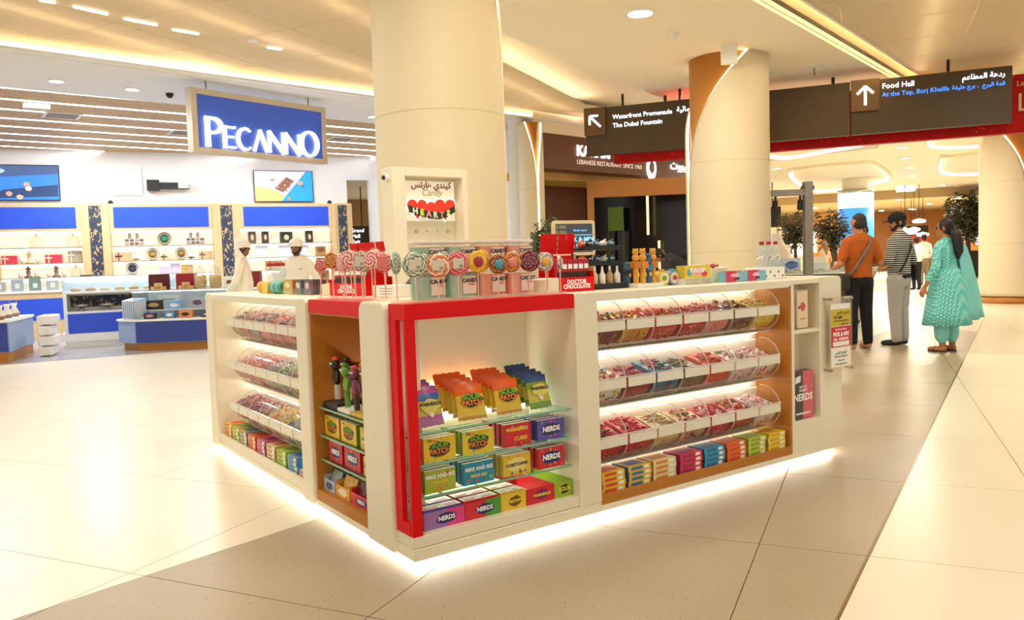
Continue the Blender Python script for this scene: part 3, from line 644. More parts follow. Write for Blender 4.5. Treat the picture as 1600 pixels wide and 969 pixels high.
# ================================================================== MERCHANDISE ON THE KIOSK
def pm(c, rough=.38): return mat('print_' + c, c, rough, noise=(14, .05))
def carton(w, h, d, front, side, top, name='candy_carton'):
    """printed cardboard box, front at y=0 facing -y, base at z=0, left-front corner at the origin"""
    mb = MB(); mb.box(0, w, 0, d, 0, h); mb.m = [1, 2, 0, 1, 1, 1]; me_mats = [pm(front), pm(side), pm(top)]
    return mb.build(name, me_mats)
def splat(w, h, seed, n=18, amp=.16):
    rnd = random.Random(seed); return [(w / 2 * (1 + rnd.uniform(-amp, amp)) * math.cos(2 * PI * i / n), h / 2 * (1 + rnd.uniform(-amp, amp)) * math.sin(2 * PI * i / n)) for i in range(n)]
def splat_at(parent, cx, cz, w, h, c, seed, y=-.0006, n=18, amp=.16, name='logo_patch'):
    return MB().prism([(cx + a, cz + b) for a, b in splat(w, h, seed, n, amp)], y, y + .0005, fr='xz').build(name, pm(c), parent)
def decorate(o, w, h, spec):
    """logo patch, lettering and loose fruit dots printed on the front"""
    kind, patch, dots = spec
    if patch: splat_at(o, w * .5, h * .5, w * .74, h * .62, patch, kind)
    rnd = random.Random(kind + 'd')
    for _ in range(7):
        x, z, r = rnd.uniform(.1, .9) * w, rnd.choice((rnd.uniform(.1, .22), rnd.uniform(.78, .9))) * h, rnd.uniform(.004, .008)
        MB().prism([(x + a, z + b) for a, b in arc((0, 0), r, 0, 324, 9)], -.0011, -.0006, fr='xz').build('printed_fruit', pm(rnd.choice(dots)), o)
    k = h * .30; y = -.0016
    T = lambda s, sz, m, x, z, **kw: text(s, sz, m, o, (x * w, y, z * h), bold=kw.pop('bold', .03), **kw)
    if kind == 'sour': T('SOUR', k * 1.05, pm('7cb928'), .5, .66); T('PATCH', k * 1.05, pm('f0812a'), .5, .40); T('KIDS', k * .4, TXR, .5, .2)
    elif kind == 'mike': T('MIKE AND IKE', k * .78, TXW, .5, .72); T('MEGA MIX', k * .55, pm('f7c02e'), .5, .47); T('SOUR!', k * .75, pm('f08a1e'), .5, .2)
    elif kind == 'mikeb': T('MIKE AND IKE', k * .78, TXW, .5, .70); T('MEGA MIX', k * .62, pm('f7c02e'), .5, .38)
    elif kind == 'war': T('WARHEADS', k * .72, pm('f5e13a'), .48, .74); T('CUBES', k * .8, pm('f5c83a'), .62, .32)
    elif kind == 'gob': T('GOBSTOPPER', k * .7, TXK, .5, .5)
    elif kind == 'nerd': T('NERDS', k * 1.15, TXW, .5, .52, bold=.045)
KINDS = {'y_red': ('e9c62c', 'e2574a', 'f3ede0', ('sour', '2a2f16', ['e8502e', '7fb52c', 'f0a020']), 'yellow sour-sweets'), 'y_green': ('e6c92e', '6f9a2e', 'f3ede0', ('sour', '2a2f16', ['e8502e', '4f9ac8', 'f0a020']), 'yellow and green sour-sweets'),
         'war': ('d3202b', 'c2202a', 'f3ede0', ('war', None, ['f5e13a', '58a8d8', 'e87ab0', '5a9a3a']), 'red fruit-cube'), 'purple': ('5a55a8', '4a4690', 'e8b0cc', ('nerd', '1d2b6b', ['e84a8a', '6a9ad8', 'e8303a']), 'violet tiny-sweets'),
         'lime': ('a9b93c', '7f9a32', 'f3ede0', ('mike', None, ['f08a1e', 'd84a2a', '5aa03a']), 'lime green chewy-sweets'), 'blue': ('1f8fb4', '157a9a', 'f3ede0', ('mikeb', None, ['f08a1e', 'e84a3a', '8ac83a']), 'turquoise blue chewy-sweets'),
         'gob': ('e6c23a', 'cfa92e', 'f3ede0', ('gob', 'f0dc8a', ['e86a2a', '6ab04a', '7a5ab0']), 'yellow jawbreaker'), 'nred': ('d32a34', 'c4202c', 'f3ede0', ('nerd', '1d2b6b', ['f0a030', 'e87aa0', '6a9ad8']), 'red tiny-sweets')}
def group_of(kind, n, x0, x1, z, h, y0, dy, d, where, root=None):
    front, side, top, spec, desc = KINDS[kind]; w = x1 - x0
    p = carton(w, h, d, front, side, top); decorate(p, w, h, spec)
    p.location = (x0, y0, z); tag(p, f'{desc} box, frontmost of its row, {where}', 'candy box', f'boxes on the {where}')
    for k in range(1, n):
        c = obj('candy_carton', p.data, None, 0, (x0 + random.uniform(-.004, .004), y0 + k * dy, z)); tag(c, f'{desc} box, {ORD[k]} of its row, {where}', 'candy box', f'boxes on the {where}')
S2, S3 = .4348, .2968
for kind, a, b in (('y_red', .095, .257), ('y_green', .294, .462), ('war', .52, .675), ('purple', .717, .88)): group_of(kind, 5, a, b, S2, .107 if kind != 'purple' else .098, .055, .040, .024, 'second glass shelf')
for kind, a, b in (('lime', .095, .252), ('blue', .294, .457), ('gob', .51, .667), ('nred', .715, .876)): group_of(kind, 5, a, b, S3, .100, .055, .040, .024, 'lowest glass shelf')
# open trays on the deck of the case, filled with standing boxes
def tray(x0, x1, z, h, y0, y1, cl, cr, kind, label, txt, spec=None):
    t = thing('display_tray', label, 'tray', (x0, y0, z), group='open display trays on the case deck'); w = x1 - x0; d = y1 - y0
    fr = MB().box(0, w, 0, .003, 0, h); fr.build('front_wall', pm(cl), t)
    if cr != cl: MB().box(w * .58, w, -.0006, -.0001, 0, h).build('colour_panel', pm(cr), t)
    MB().box(0, .003, .003, d, 0, h).build('side_wall', pm(cl), t); MB().box(w - .003, w, .003, d, 0, h).build('side_wall', pm(cr), t); MB().box(.003, w - .003, d - .003, d, 0, h).build('rear_wall', pm(cl), t); MB().box(.003, w - .003, .003, d - .003, 0, .002).build('bottom', WPLAS, t)
    splat_at(t, w * .55, h * .5, w * .5, h * .62, '1d2b6b' if txt == 'NERDS' else spec, label, -.0014); text(txt, h * (.36 if len(txt) < 6 else .24), TXW if txt == 'NERDS' else pm('f5e13a'), t, (w * .55, -.0024, h * .5), bold=.035); return t
trays = [(.078, .284, 'a070b0', 'e0408a', 'purple', 'violet and pink open tray of small boxes, leftmost on the case deck', 'NERDS', None), (.287, .482, 'd32a34', '4f9a34', 'nred', 'red and green open tray of small boxes on the case deck', 'NERDS', None),
         (.485, .628, 'e6c23a', 'e6c23a', 'gob', 'yellow open tray of jawbreaker boxes on the case deck', 'GOBSTOPPER', '7a4a1a'), (.631, .797, 'd3202b', 'd3202b', 'war', 'red open tray of sour cubes bags on the case deck', 'WARHEADS', '7a1a60'), (.80, .915, '9ab52e', '9ab52e', 'y_green', 'green open tray of sour sweets, rightmost on the case deck', 'SOUR', '2a2f16')]
for k, (a, b, cl, cr, kind, lab, txt, sp) in enumerate(trays):
    tray(a, b, .1405, .078, .045, .375, cl, cr, kind, lab, txt, sp)
    f, s, tp, spec, desc = KINDS[kind]; w = b - a; nx = 2
    if k < 3:
        bw_ = (w - .012) / nx; p = carton(bw_ - .002, .084, .062, f, s, 'f6f1ea'); MB().box(.012, bw_ - .02, .008, .03, .084, .0845).build('top_print', pm(['d84a9a', 'd32a34', 'c8902a'][k]), p); n = 0
        for i in range(nx):
            for j in range(4):
                loc = (a + .005 + i * bw_, .055 + j * .078, .1435); o = p if n == 0 else copy_tree(p, None, loc); o.location = loc; n += 1
                tag(o, f'{desc} box standing in its deck tray, {ORD[j]} row, {["left", "right"][i]} side', 'candy box', 'boxes standing in the deck trays')
# bags
def bag_mesh(w, h, bands, bulge=.0155, name='sweet_bag'):
    """pillow bag, foot at the origin, front facing -y; bands = [(upto fraction, colour)]"""
    nx, nz = 8, 10; mb = MB(); vs = []; cols = []
    for s in (-1, 1):
        for j in range(nz + 1):
            for i in range(nx + 1):
                u, v = i / nx, j / nz; b_ = (max(0, math.sin(PI * u)) ** .55) * (max(0, math.sin(PI * min(1, max(0, (v - .07) / .86)))) ** .6)
                vs.append(((u - .5) * w * (1 - .04 * math.sin(PI * v)), s * (bulge * b_ + .0006) + .002 * math.sin(9 * u + 7 * v), v * h + (.004 * (i % 2) if j in (0, nz) else 0)))
    N = (nx + 1) * (nz + 1)
    for s in (0, 1):
        for j in range(nz):
            v = (j + .5) / nz; c = next(k for k, (lim, _) in enumerate(bands) if v <= lim)
            for i in range(nx):
                q = (s * N + j * (nx + 1) + i, s * N + j * (nx + 1) + i + 1, s * N + (j + 1) * (nx + 1) + i + 1, s * N + (j + 1) * (nx + 1) + i)
                mb.f.append(q if s == 0 else q[::-1]); mb.m.append(c); mb.sm.append(True)
    mb.v = vs; return mb.build(name, [mat('foil_' + c, c, .28, noise=(18, .12)) for _, c in bands])
BAGK = {'warp': ([(.28, 'b060a0'), (.72, 'c8b84a'), (.86, '3f6ab0'), (1, 'b04a9a')], 'WARHEADS', 'yellow and purple sour bag'), 'sour': ([(.12, 'c98a2a'), (.72, 'e3bf2a'), (1, 'e8641e')], 'SOUR', 'yellow and orange sour bag'),
        'warg': ([(.2, '6f9a2a'), (.62, 'c6bf4a'), (.84, '7a9a34'), (1, '2f4f8a')], 'WARHEADS', 'green and blue sour bag')}
ST = .5768
for gi, (kind, x, wd, n, top) in enumerate((('warp', .165, .135, 5, 0), ('sour', .375, .15, 5, 0), ('sour', .585, .15, 5, 0), ('warg', .775, .135, 5, 1))):
    # clear holder
    hd = thing('bag_holder', f'clear acrylic bag holder on the top glass shelf, {ORD[gi]} from the left', 'holder', (x, .06, ST), group='clear acrylic bag holders')
    MB().box(-.09, .09, 0, .003, 0, .05).box(-.09, -.087, .003, .32, 0, .05).box(.087, .09, .003, .32, 0, .05).box(-.087, .087, .003, .32, 0, .003).build('holder_box', ACR, hd)
    p = None; bands, txt, desc = BAGK[kind]
    for k in range(n):
        sc = random.uniform(.95, 1.05)
        loc = (x + random.uniform(-.006, .006), .095 + k * .043, ST + .006 + k * .009); rot = (math.radians(-17 + random.uniform(-1, 1)), 0, random.uniform(-.08, .08))
        if p is None:
            o = p = bag_mesh(wd, .165, bands)
            splat_at(o, 0, .09, wd * .72, .062, '2a2f16' if txt == 'SOUR' else 'd8cf6a', 'b' + kind, -.0205)
            if txt == 'SOUR': text('SOUR', .036, pm('7cb928'), o, (0, -.022, .104), bold=.04); text('PATCH', .033, pm('f0812a'), o, (0, -.022, .076), bold=.04)
            else: text('WARHEADS', .021, TXK, o, (0, -.022, .098), bold=.04); splat_at(o, 0, .06, .03, .04, 'efe8d8', 'face', -.0185)
        else: o = obj('sweet_bag', p.data)
        o.location = loc; o.rotation_euler = rot
        tag(o, f'{desc}, {ORD[k]} from the front in the {ORD[gi]} clear holder', 'candy bag', 'sour bags on the top glass shelf')
# stacks of flat boxes on the ledges
RSTK = [('e2bf2c', 'd9472c', 'yellow and orange-red'), ('e0b92e', '2f6fb0', 'yellow with blue ends'), ('e8d9a8', 'd98a3a', 'cream'), ('d3304a', '9a2a6a', 'red and pink'), ('3a9ac8', '1f6fa0', 'sky blue'), ('e8742a', 'd94a2a', 'orange'), ('c8cf4a', '7fae34', 'lime green'), ('efd23a', 'd8a82e', 'bright yellow')]
LSTK = [('e2bf3c', 'd85a3c', 'yellow with red ends'), ('d3cf5a', '8ab03a', 'lime yellow'), ('e0c24a', '3f7fc0', 'yellow with blue ends'), ('ea8a3a', 'd8502e', 'orange'), ('c890a8', 'c02a7a', 'mauve and pink'), ('e6d6b0', 'c88a4a', 'cream'), ('b8cc5a', '7fae34', 'lime green'), ('8aa4b8', '2f86c8', 'steel blue'), ('d8c8c4', 'd84a50', 'white and red')]
def ledge_stack(w, d, h, cols, n, x, y, z, rz, where, si):
    front, side, desc = cols; p = None
    for k in range(n):
        jit = random.uniform(-.004, .004); c_, s_ = math.cos(rz), math.sin(rz); loc = (x + c_ * jit, y + s_ * jit, z + k * (h + .0008))
        if p is None:
            o = p = carton(w, h, d, front, side, front); MB().box(w * .12, w * .62, -.0006, -.0001, h * .25, h * .8).build('front_print', pm(side), o); MB().box(w * .7, w * .9, -.0006, -.0001, h * .2, h * .85).build('front_print', WPLAS, o)
            MB().box(w * .15, w * .8, d * .2, d * .8, h + .0001, h + .0005).build('top_print', pm(side), o)
        else: o = copy_tree(p)
        o.location = loc; o.rotation_euler = (0, 0, rz + random.uniform(-.02, .02))
        tag(o, f'flat {desc} box, {ORD[n - 1 - k]} from top, {ORD[si]} ledge stack, {where}', 'candy box', f'flat boxes stacked on the ledge, {where}')
xs = [(1.086, 1.255), (1.268, 1.443), (1.45, 1.635), (1.652, 1.838), (1.850, 2.03), (2.04, 2.22), (2.232, 2.405), (2.415, 2.59)]
for i, (a, b) in enumerate(xs): ledge_stack(b - a - .012, .13, .0265, RSTK[i], 4, a + .004, .022, .1085, 0, 'right cabinet', i)
ys = [2.90, 2.725, 2.547, 2.36, 2.17, 1.98, 1.79, 1.60, 1.41]
for i, y in enumerate(ys): ledge_stack(.155, .13, .0255, LSTK[i], 4 if i < 8 else 2, .022, y, .1085, -PI / 2, 'left cabinet', i)
# ---- things in the wooden niche (left face: local x runs towards the viewer)
def left_put(o, y, xdepth, z): o.location = (xdepth, y, z); o.rotation_euler = (0, 0, -PI / 2)
for k, (kind, y0, w, z, h, n, lab) in enumerate((('y_red', 1.06, .19, .4138, .105, 3, 'upper'), ('y_green', .845, .19, .4138, .105, 3, 'upper'), ('gob', .615, .17, .4138, .105, 2, 'upper'), ('nred', 1.02, .17, .2848, .10, 3, 'lower'), ('nred', .82, .19, .2848, .105, 3, 'lower'), ('gob', .585, .14, .2848, .095, 2, 'lower'))):
    f, s, tp, spec, desc = KINDS[kind]; p = carton(w, h, .026, f, s, tp); decorate(p, w, h, spec)
    for j in range(n):
        o = p if j == 0 else obj('candy_carton', p.data); left_put(o, y0 + random.uniform(-.004, .004), .05 + j * .045, z)
        tag(o, f'{desc} box, {lab} niche shelf, {ORD[k % 3]} pile, {ORD[j]} from front', 'candy box', 'boxes on the wooden niche shelves')
for k, (y0, w, cl, lab) in enumerate(((1.06, .14, 'b8c4cc', 'grey-blue open tray of sachets at the niche foot'), (.90, .17, 'e0a43a', 'orange open tray of sachets at the niche foot'), (.71, .24, 'd8343c', 'red open tray of sachets at the niche foot'))):
    t = thing('display_tray', lab, 'tray', (.03, y0, .1225), -PI / 2, 'open trays at the niche foot')
    MB().box(0, w, 0, .003, 0, .06).box(0, .003, .003, .25, 0, .075).box(w - .003, w, .003, .25, 0, .075).box(.003, w - .003, .247, .25, 0, .08).box(.003, w - .003, .003, .247, 0, .003).build('tray_box', pm(cl), t)
    splat_at(t, w / 2, .03, w * .6, .04, ['2a5a9a', 'f3e2c0', '1d2b6b'][k], lab, -.0008); 
    if k == 2: text('NERDS', .026, TXW, t, (w / 2, -.002, .03), bold=.04)
    for j in range(6):
        o = bag_mesh(w - .02, .10, [[(.3, '55606a'), (1, 'aab4ba')], [(.3, 'c8502a'), (1, 'e8b04a')], [(.5, 'a02a4a'), (1, '5a2a30')]][k], .008, 'sachet'); o.location = (.05 + j * .036, y0 - w / 2, .1275); o.rotation_euler = (math.radians(-22), 0, -PI / 2)
        tag(o, f'{["grey", "amber", "dark red"][k]} sweet sachet in the niche-foot tray, {ORD[j]} from the front', 'sachet', 'sachets in the niche-foot trays')
# toy sweets on the top niche shelf
def toy(y, x, z, col1, col2, label, base):
    t = thing('toy_dispenser', label, 'toy', (x, y, z), -PI / 2 + random.uniform(-.3, .3), 'toy sweet dispensers')
    t.scale = (1.08, 1.08, 1.12); MB().cyl((0, 0, 0), (0, 0, .07), .014, .014, 10).build('handle', pm(base), t)
    b = MB(); b.ball((0, 0, .105), (.026, .02, .04), 10); b.ball((0, -.005, .165), (.026, .024, .026), 10); b.cyl((-.02, 0, .12), (-.05, -.01, .15), .008, .006, 6); b.cyl((.02, 0, .12), (.05, -.01, .085), .008, .006, 6)
    b.build('figure', pm(col1), t); MB().ball((-.01, -.026, .17), .006, 6).ball((.01, -.026, .17), .006, 6).build('eyes', WPLAS, t); MB().ball((0, -.004, .192), (.02, .018, .012), 8).build('cap', pm(col2), t); return t
for k, (y, x, c1_, c2_, b_, d_) in enumerate(((.99, .10, '2a2622', 'e0642a', 'd8cfc0', 'black figure with orange cap'), (.915, .13, '2a2622', '3a3632', 'd8cfc0', 'black figure with dark cap'), (.825, .085, '6fa83a', '4f8a2a', '5f9a34', 'green figure with green cap'), (.765, .15, '5f9a3a', 'e89a30', '6a9a3a', 'green figure with amber cap'),
                                            (.70, .08, '7a3a5a', 'd83a5a', '3a3634', 'plum figure with red cap'), (.615, .10, 'c03040', '6fa83a', 'd84a7a', 'crimson figure with green cap'), (.52, .09, 'e8b030', '7fae34', 'c0303a', 'yellow figure with green cap'))):
    toy(y, x, .605 if k < 2 else .5865, c1_, c2_, f'{d_} toy sweet on the top niche shelf', b_)
t = thing('toy_stand', 'black stepped stand under dark toys on the top niche shelf', 'stand', (.04, 1.05, .5648), -PI / 2); MB().prism([(0, 0), (.19, 0), (.19, .036), (.03, .036), (0, .02)], 0, .13, fr='xz').build('stand_body', BLACK, t)
t = thing('toy_stand', 'white block stand under green toys on the top niche shelf', 'stand', (.04, .86, .5648), -PI / 2); MB().box(0, .15, 0, .13, 0, .021).build('stand_body', WPLAS, t, .003)
t = thing('toy_stand', 'yellow block stand under red toys on the top niche shelf', 'stand', (.04, .70, .5648), -PI / 2); MB().box(0, .20, 0, .13, 0, .021).build('stand_body', pm('d8b84a'), t, .003)
t = thing('toy_clipstrip', 'dark clip strip of orange toy sweets hanging at the niche back', 'toy', (.21, 1.035, .5648), -PI / 2)
MB().box(0, .50, 0, .02, 0, .03).build('foot', BLACK, t); MB().box(.01, .02, .005, .015, .03, .2).box(.47, .48, .005, .015, .03, .2).build('uprights', BLACK, t); MB().box(-.02, .52, -.02, .03, .2, .22).build('top_bar', BLACK, t)
for k in range(6): MB().ball((.04 + k * .08, -.014, .150), (.036, .022, .045), 8).build('toy_pack', pm(['e0642a', '2a2622', 'e0642a', '3a3632', 'c0303a', '2a2622'][k]), t)

# ================================================================== LOLLIPOPS
def lolly(cols, r=.05, twist=2.2, n=44, sticker=True, centre=None, stick=.13):
    t = thing('lollipop', 'x', 'lollipop', (0, 0, 0)); mb = MB(); R = [0, .15, .3, .45, .6, .75, .88, .96, 1]; Z = [.010, .010, .0098, .0094, .009, .008, .0065, .004, 0]
    for s in (-1, 1):
        vs = [(r * R[k] * math.cos(2 * PI * i / n), s * Z[k], r * R[k] * math.sin(2 * PI * i / n)) for k in range(9) for i in range(n)]
        for k in range(8):
            fs = [(k * n + i, k * n + (i + 1) % n, (k + 1) * n + (i + 1) % n, (k + 1) * n + i) for i in range(n)]
            base = len(mb.v) if k == 0 else base
            if k == 0: mb.v += vs
            for i, f in enumerate(fs):
                f = tuple(q + base for q in f); mb.f.append(f[::-1] if s > 0 else f); mb.m.append(int(i / n * len(cols) * 3 + R[k] * twist * 3) % len(cols)); mb.sm.append(True)
    mb.v = [(x, y, z + stick + r) for x, y, z in mb.v]
    mb.build('candy_disc', [mat('sugar_' + c, c, .15, noise=(30, .1)) for c in cols], t)
    MB().cyl((0, 0, 0), (0, 0, stick + r * .4), .0028, n=6).build('stick', mat('lolly_stick', 'f2c8b8', .4), t)
    w_ = MB().lathe([(r * 1.12, -.004), (r * 1.14, 0), (r * 1.12, .004)], 24); w_.v = [(x, z * 1.5, y + stick + r) for x, y, z in w_.v]; w_.build('wrapper_rim', ACR, t)
    if sticker:
        MB().box(-.027, .027, -.0125, -.0118, stick + r - .022, stick + r + .024).build('paper_label', mat('label_paper', 'd9d0ba', .6, noise=(40, .08)), t); MB().box(.004, .022, -.0132, -.0126, stick + r - .018, stick + r - .004, ).build('barcode', mat('barcode', '57504a', .6, fn=ramp_tex('wave', [(0, '3a3632'), (.5, 'd9d0ba')], 260, dir='X')), t)
    if centre: MB().ball((0, -.012, stick + r), (r * .5, .008, r * .5), 10).build('centre_motif', pm(centre), t)
    return t
LC = {'rainbow': ['e8c8b8', '5a6a70', 'e08a8a', 'f2ece0', '7a9a6a'], 'pinkwhite': ['e0505a', 'f4ddd8'], 'blue': ['6aa0b0', 'f0ead8', '4a7a6a', 'c8d0a0'], 'orange': ['e89a5a', 'f6ead8', 'd86a4a'], 'red': ['d0343c', 'e8a0a0'], 'green': ['8aa07a', 'efe8d8', '5a6a5a', 'c8d8c8'],
      'yellow': ['e8a82a', 'f0c84a'], 'brown': ['7a4a2a', 'c89a4a', '3a2a22', 'c85a3a'], 'multi': ['c85a2a', 'e8b84a', '8a3a2a', 'd88a4a'], 'dark': ['7a3038', 'b05a5a', '3a2226'], 'sky': ['9ac8d0', 'f2ead8', 'e8a878', '6aa0b8']}
RL = [(.03, .115, 'blue', .050, 1.0, False, None, .13), (.107, .085, 'green', .055, .1, True, None, .115), (.16, .13, 'blue', .05, .5, False, None, .12), (.212, .075, 'orange', .053, -.1, True, None, .11), (.262, .125, 'green', .05, .6, False, None, .13), (.315, .075, 'red', .054, .15, True, None, .115), (.355, .12, 'red', .05, .3, True, None, .12), (.42, .075, 'yellow', .050, .2, False, 'a8323c', .125), (.475, .115, 'yellow', .050, .5, False, 'a8323c', .13),
      (.53, .075, 'brown', .046, 0, False, '4fa0b0', .115), (.615, .075, 'multi', .047, 0, False, 'e88a80', .12), (.66, .12, 'sky', .046, .7, True, None, .13), (.712, .075, 'dark', .050, -.2, False, None, .12), (.752, .142, 'rainbow', .044, .3, True, None, .13), (.814, .075, 'sky', .046, .1, False, 'e8b04a', .12), (.868, .14, 'sky', .040, .8, True, None, .12), (.90, .075, 'rainbow', .040, 1.05, True, None, .115)]
CN = {'rainbow': 'rainbow-striped', 'pinkwhite': 'red and white', 'blue': 'blue and white', 'orange': 'orange and white', 'red': 'cherry red', 'green': 'grey-green and white', 'yellow': 'golden yellow', 'brown': 'brown and gold', 'multi': 'orange and brown', 'dark': 'dark red', 'sky': 'pale blue'}
# slim clear stands with holes that hold the sticks
st = thing('lollipop_stand', 'clear acrylic lollipop stand along the red top rail', 'stand', (.46, .1, 1.1372)); MB().box(-.45, .46, -.045, .045, 0, .012).build('stand_base', clear('acrylic_stand', 'fff0ea', .8), st)
for k, (x, y, c, r, a, stk, ctr, sl) in enumerate(RL):
    t = lolly(LC[c], r, random.uniform(1.5, 3), sticker=stk, centre=ctr, stick=sl - .018); t.location = (x, y, 1.1492); t.rotation_euler = (random.uniform(-.03, .03), random.uniform(-.04, .04), a - .3)
    tag(t, f'{CN[c]} swirl lollipop above the red case, {ORD[k]} from the left', 'lollipop', 'lollipops along the right red rail')
st = thing('lollipop_stand', 'clear acrylic lollipop stand above the wooden niche', 'stand', (.09, .72, 1.1372)); MB().box(-.05, .06, -.38, .34, 0, .012).build('stand_base', MATS['acrylic_stand'], st)
LL = [(1.04, .07, 'red', .043, -1.2), (.97, .08, 'rainbow', .05, -1.75), (.905, .07, 'rainbow', .058, -1.5), (.86, .11, 'multi', .05, -1.2), (.83, .065, 'rainbow', .055, -1.5), (.785, .11, 'pinkwhite', .048, -1.6), (.745, .065, 'pinkwhite', .056, -1.9), (.70, .11, 'green', .05, -1.3), (.675, .065, 'rainbow', .052, -1.1), (.63, .10, 'pinkwhite', .052, -1.0), (.60, .065, 'green', .05, -2.0),
      (.555, .11, 'rainbow', .055, -1.5), (.52, .065, 'rainbow', .06, -1.5), (.475, .11, 'pinkwhite', .05, -1.2), (.445, .065, 'rainbow', .056, -1.45), (.405, .10, 'pinkwhite', .046, -1.2), (.355, .065, 'red', .048, -1.2)]
for k, (y, x, c, r, a) in enumerate(LL):
    t = lolly(LC[c], r * .85, random.uniform(1.5, 3), sticker=k in (2, 4, 12, 14), stick=.125 + .02 * (k % 2)); t.location = ([.052, .095, .138][k % 3], y, 1.1492); t.rotation_euler = (random.uniform(-.05, .05), random.uniform(-.06, .06), a + random.uniform(.1, .5))
    tag(t, f'{CN[c]} swirl lollipop above the wooden niche, {ORD[k]} from the left', 'lollipop', 'lollipops along the left red rail')

# ================================================================== COUNTER-TOP GOODS
CT = ZT + .0005
# candy floss tubs, two high
def tub_thing(x, y, z, w, h, col, label):
    t = thing('floss_tub', label, 'tub', (x, y, z), group='candy floss tubs'); d = .10
    MB().prism(rrect(w, d, .02, 3), 0, h - .014).build('tub_wall', clear('frosted_tub', 'fbf6f0', .86, .3), t)
    MB().prism(rrect(w - .014, d - .014, .018, 3), .004, h - .03).build('floss', mat('floss_' + col, col, .9, noise=(20, .08), bump=.4), t)
    MB().prism(rrect(w + .006, d + .006, .022, 3), h - .014, h).build('lid', mat('frosted_lid', 'efeae2', .4), t, .002)
    l = MB().box(-.01, w / 2 - .012, -d / 2 - .0012, -d / 2 - .0004, .02, h - .035).build('paper_label', pm('e6cfc4'), t)
    text('CANDY', .026, TXK, l, (w / 4 - .006, -d / 2 - .0022, h - .055), bold=.05); text('FLOSS', .012, TXR, l, (w / 4 + .002, -d / 2 - .0022, h - .075), bold=.04); return t
for i, (x, c, d_) in enumerate(((.30, '8fc4b0', 'mint green'), (.475, '9cccb8', 'pale mint'), (.645, 'f08a68', 'salmon pink'), (.82, 'f29474', 'rosy pink'))):
    for lv in range(2): tub_thing(x, .33, CT + lv * .138, .155, .138, c, f'{d_} candy floss tub, {["lower", "upper"][lv]} of its pair behind the lollipops')
# red chocolate counter displays
def choc_display(loc, rz, label, who, wide=.24):
    t = thing('chocolate_display', label, 'display box', loc, rz); w = wide; h = .075
    MB().box(0, w, 0, .003, 0, h).box(0, .003, .003, .2, 0, h).box(w - .003, w, .003, .2, 0, h + .03).box(0, w, .197, .2, 0, h).box(.003, w - .003, .003, .197, 0, .003).build('tray', RED, t)
    b = text('DOCTOR', .03, TXW, t, (w * .5, -.001, .05), bold=.05); text('CHOCOLATE', .03, TXW, t, (w * .5, -.001, .026), bold=.05)
    MB().prism([(-.0, 0), (-.0, h), (-.09, h * .9), (-.09, 0)][::-1], .0, .15, fr='xz').build('side_flap', mat('raw_card', 'e8dcc4', .7), t)
    for k in range(4):
        x0 = w * k / 4 + .003; MB().prism([(x0, 0), (x0 + w / 4 - .004, 0), (x0 + w / 4 - .01 + .004, .11), (x0 + .004, .11)], .16 + .004 * (k % 2), .165 + .004 * (k % 2), fr='xz').build('header_flap', RED, t, loc=(0, 0, .175), rot=(math.radians(8), 0, 0))
    MB().box(0, w, .165, .17, .06, .19).build('header_back', RED, t)
    for k in range(6):
        o = thing('chocolate_bar', f'red and black chocolate bar in {who}, {ORD[k]} from the left', 'chocolate bar', t.matrix_basis @ Vector((.012 + k * (w - .02) / 6, .03, .004)), rz, 'chocolate bars in the red displays')
        bw_ = (w - .03) / 6; MB().box(0, bw_, 0, .022, 0, .165).build('wrapper', pm('b01a24'), o, .003); MB().box(.002, bw_ - .002, -.0007, -.0002, .07, .1).build('print_band', pm('2a1a18'), o); MB().box(.004, bw_ - .004, -.0007, -.0002, .115, .14).build('print_band', TXW, o)
    return t
from mathutils import Euler
def _mb(t): t.matrix_basis = Matrix.Translation(t.location) @ t.rotation_euler.to_matrix().to_4x4()
choc_display((1.02, .24, CT), .0, 'red cardboard chocolate display between floss tubs and black toy rack', 'the right red display')
choc_display((.30, 1.52, CT), -PI / 2 + .15, 'red cardboard chocolate display behind the left lollipops', 'the left red display', .36)
t = thing('white_box', 'white gift carton lying on the counter behind the left lollipops', 'box', (.32, .98, CT), -PI / 2 + .1); MB().box(0, .24, 0, .14, 0, .062).build('carton', WPLAS, t, .002)
for j in range(3): MB().box(.08, .2, -.0008, -.0002, .015 + j * .014, .019 + j * .014).build('print_line', mat('grey_print', '9a9488', .6), t)
t = thing('red_box', 'small red carton beside the clear display box on the left counter', 'box', (.42, 1.83, CT), -PI / 2); MB().box(0, .11, 0, .10, 0, .09).build('carton', RED, t, .002); MB().box(.03, .08, -.0008, -.0002, .03, .06).build('print_patch', TXW, t)
# black bag on the inner counter
t = thing('black_bag', 'black cloth bag slumped behind the floss tubs inside the kiosk', 'bag', (.80, 1.02, .72)); 
t2 = thing('inner_stool', 'small stool inside the kiosk carrying the black bag', 'stool', (.80, 1.02, 0.035)); MB().lathe([(0, .655), (.22, .655), (.22, .685), (0, .685)], 20).build('stool_seat', BLACK, t2)
for a in range(4): MB().cyl((.15 * math.cos(a * PI / 2), .15 * math.sin(a * PI / 2), .655), (.2 * math.cos(a * PI / 2), .2 * math.sin(a * PI / 2), 0), .014).build('leg', CHROME, t2)
mb = MB()
prof = [(0, 0), (.26, .0), (.30, .1), (.28, .22), (.2, .36), (.1, .46), (.03, .5), (0, .5)]
mb.lathe([(r * 1.25, z * 1.32) for r, z in prof], 20); mb.v = [(x * (1 + .1 * math.sin(7 * z + 3 * math.atan2(y, x))), y * (.8 + .1 * math.sin(5 * math.atan2(y, x))), z) for x, y, z in mb.v]
mb.build('bag_body', mat('black_nylon', '17140f', .55, noise=(12, .3), bump=.3), t)
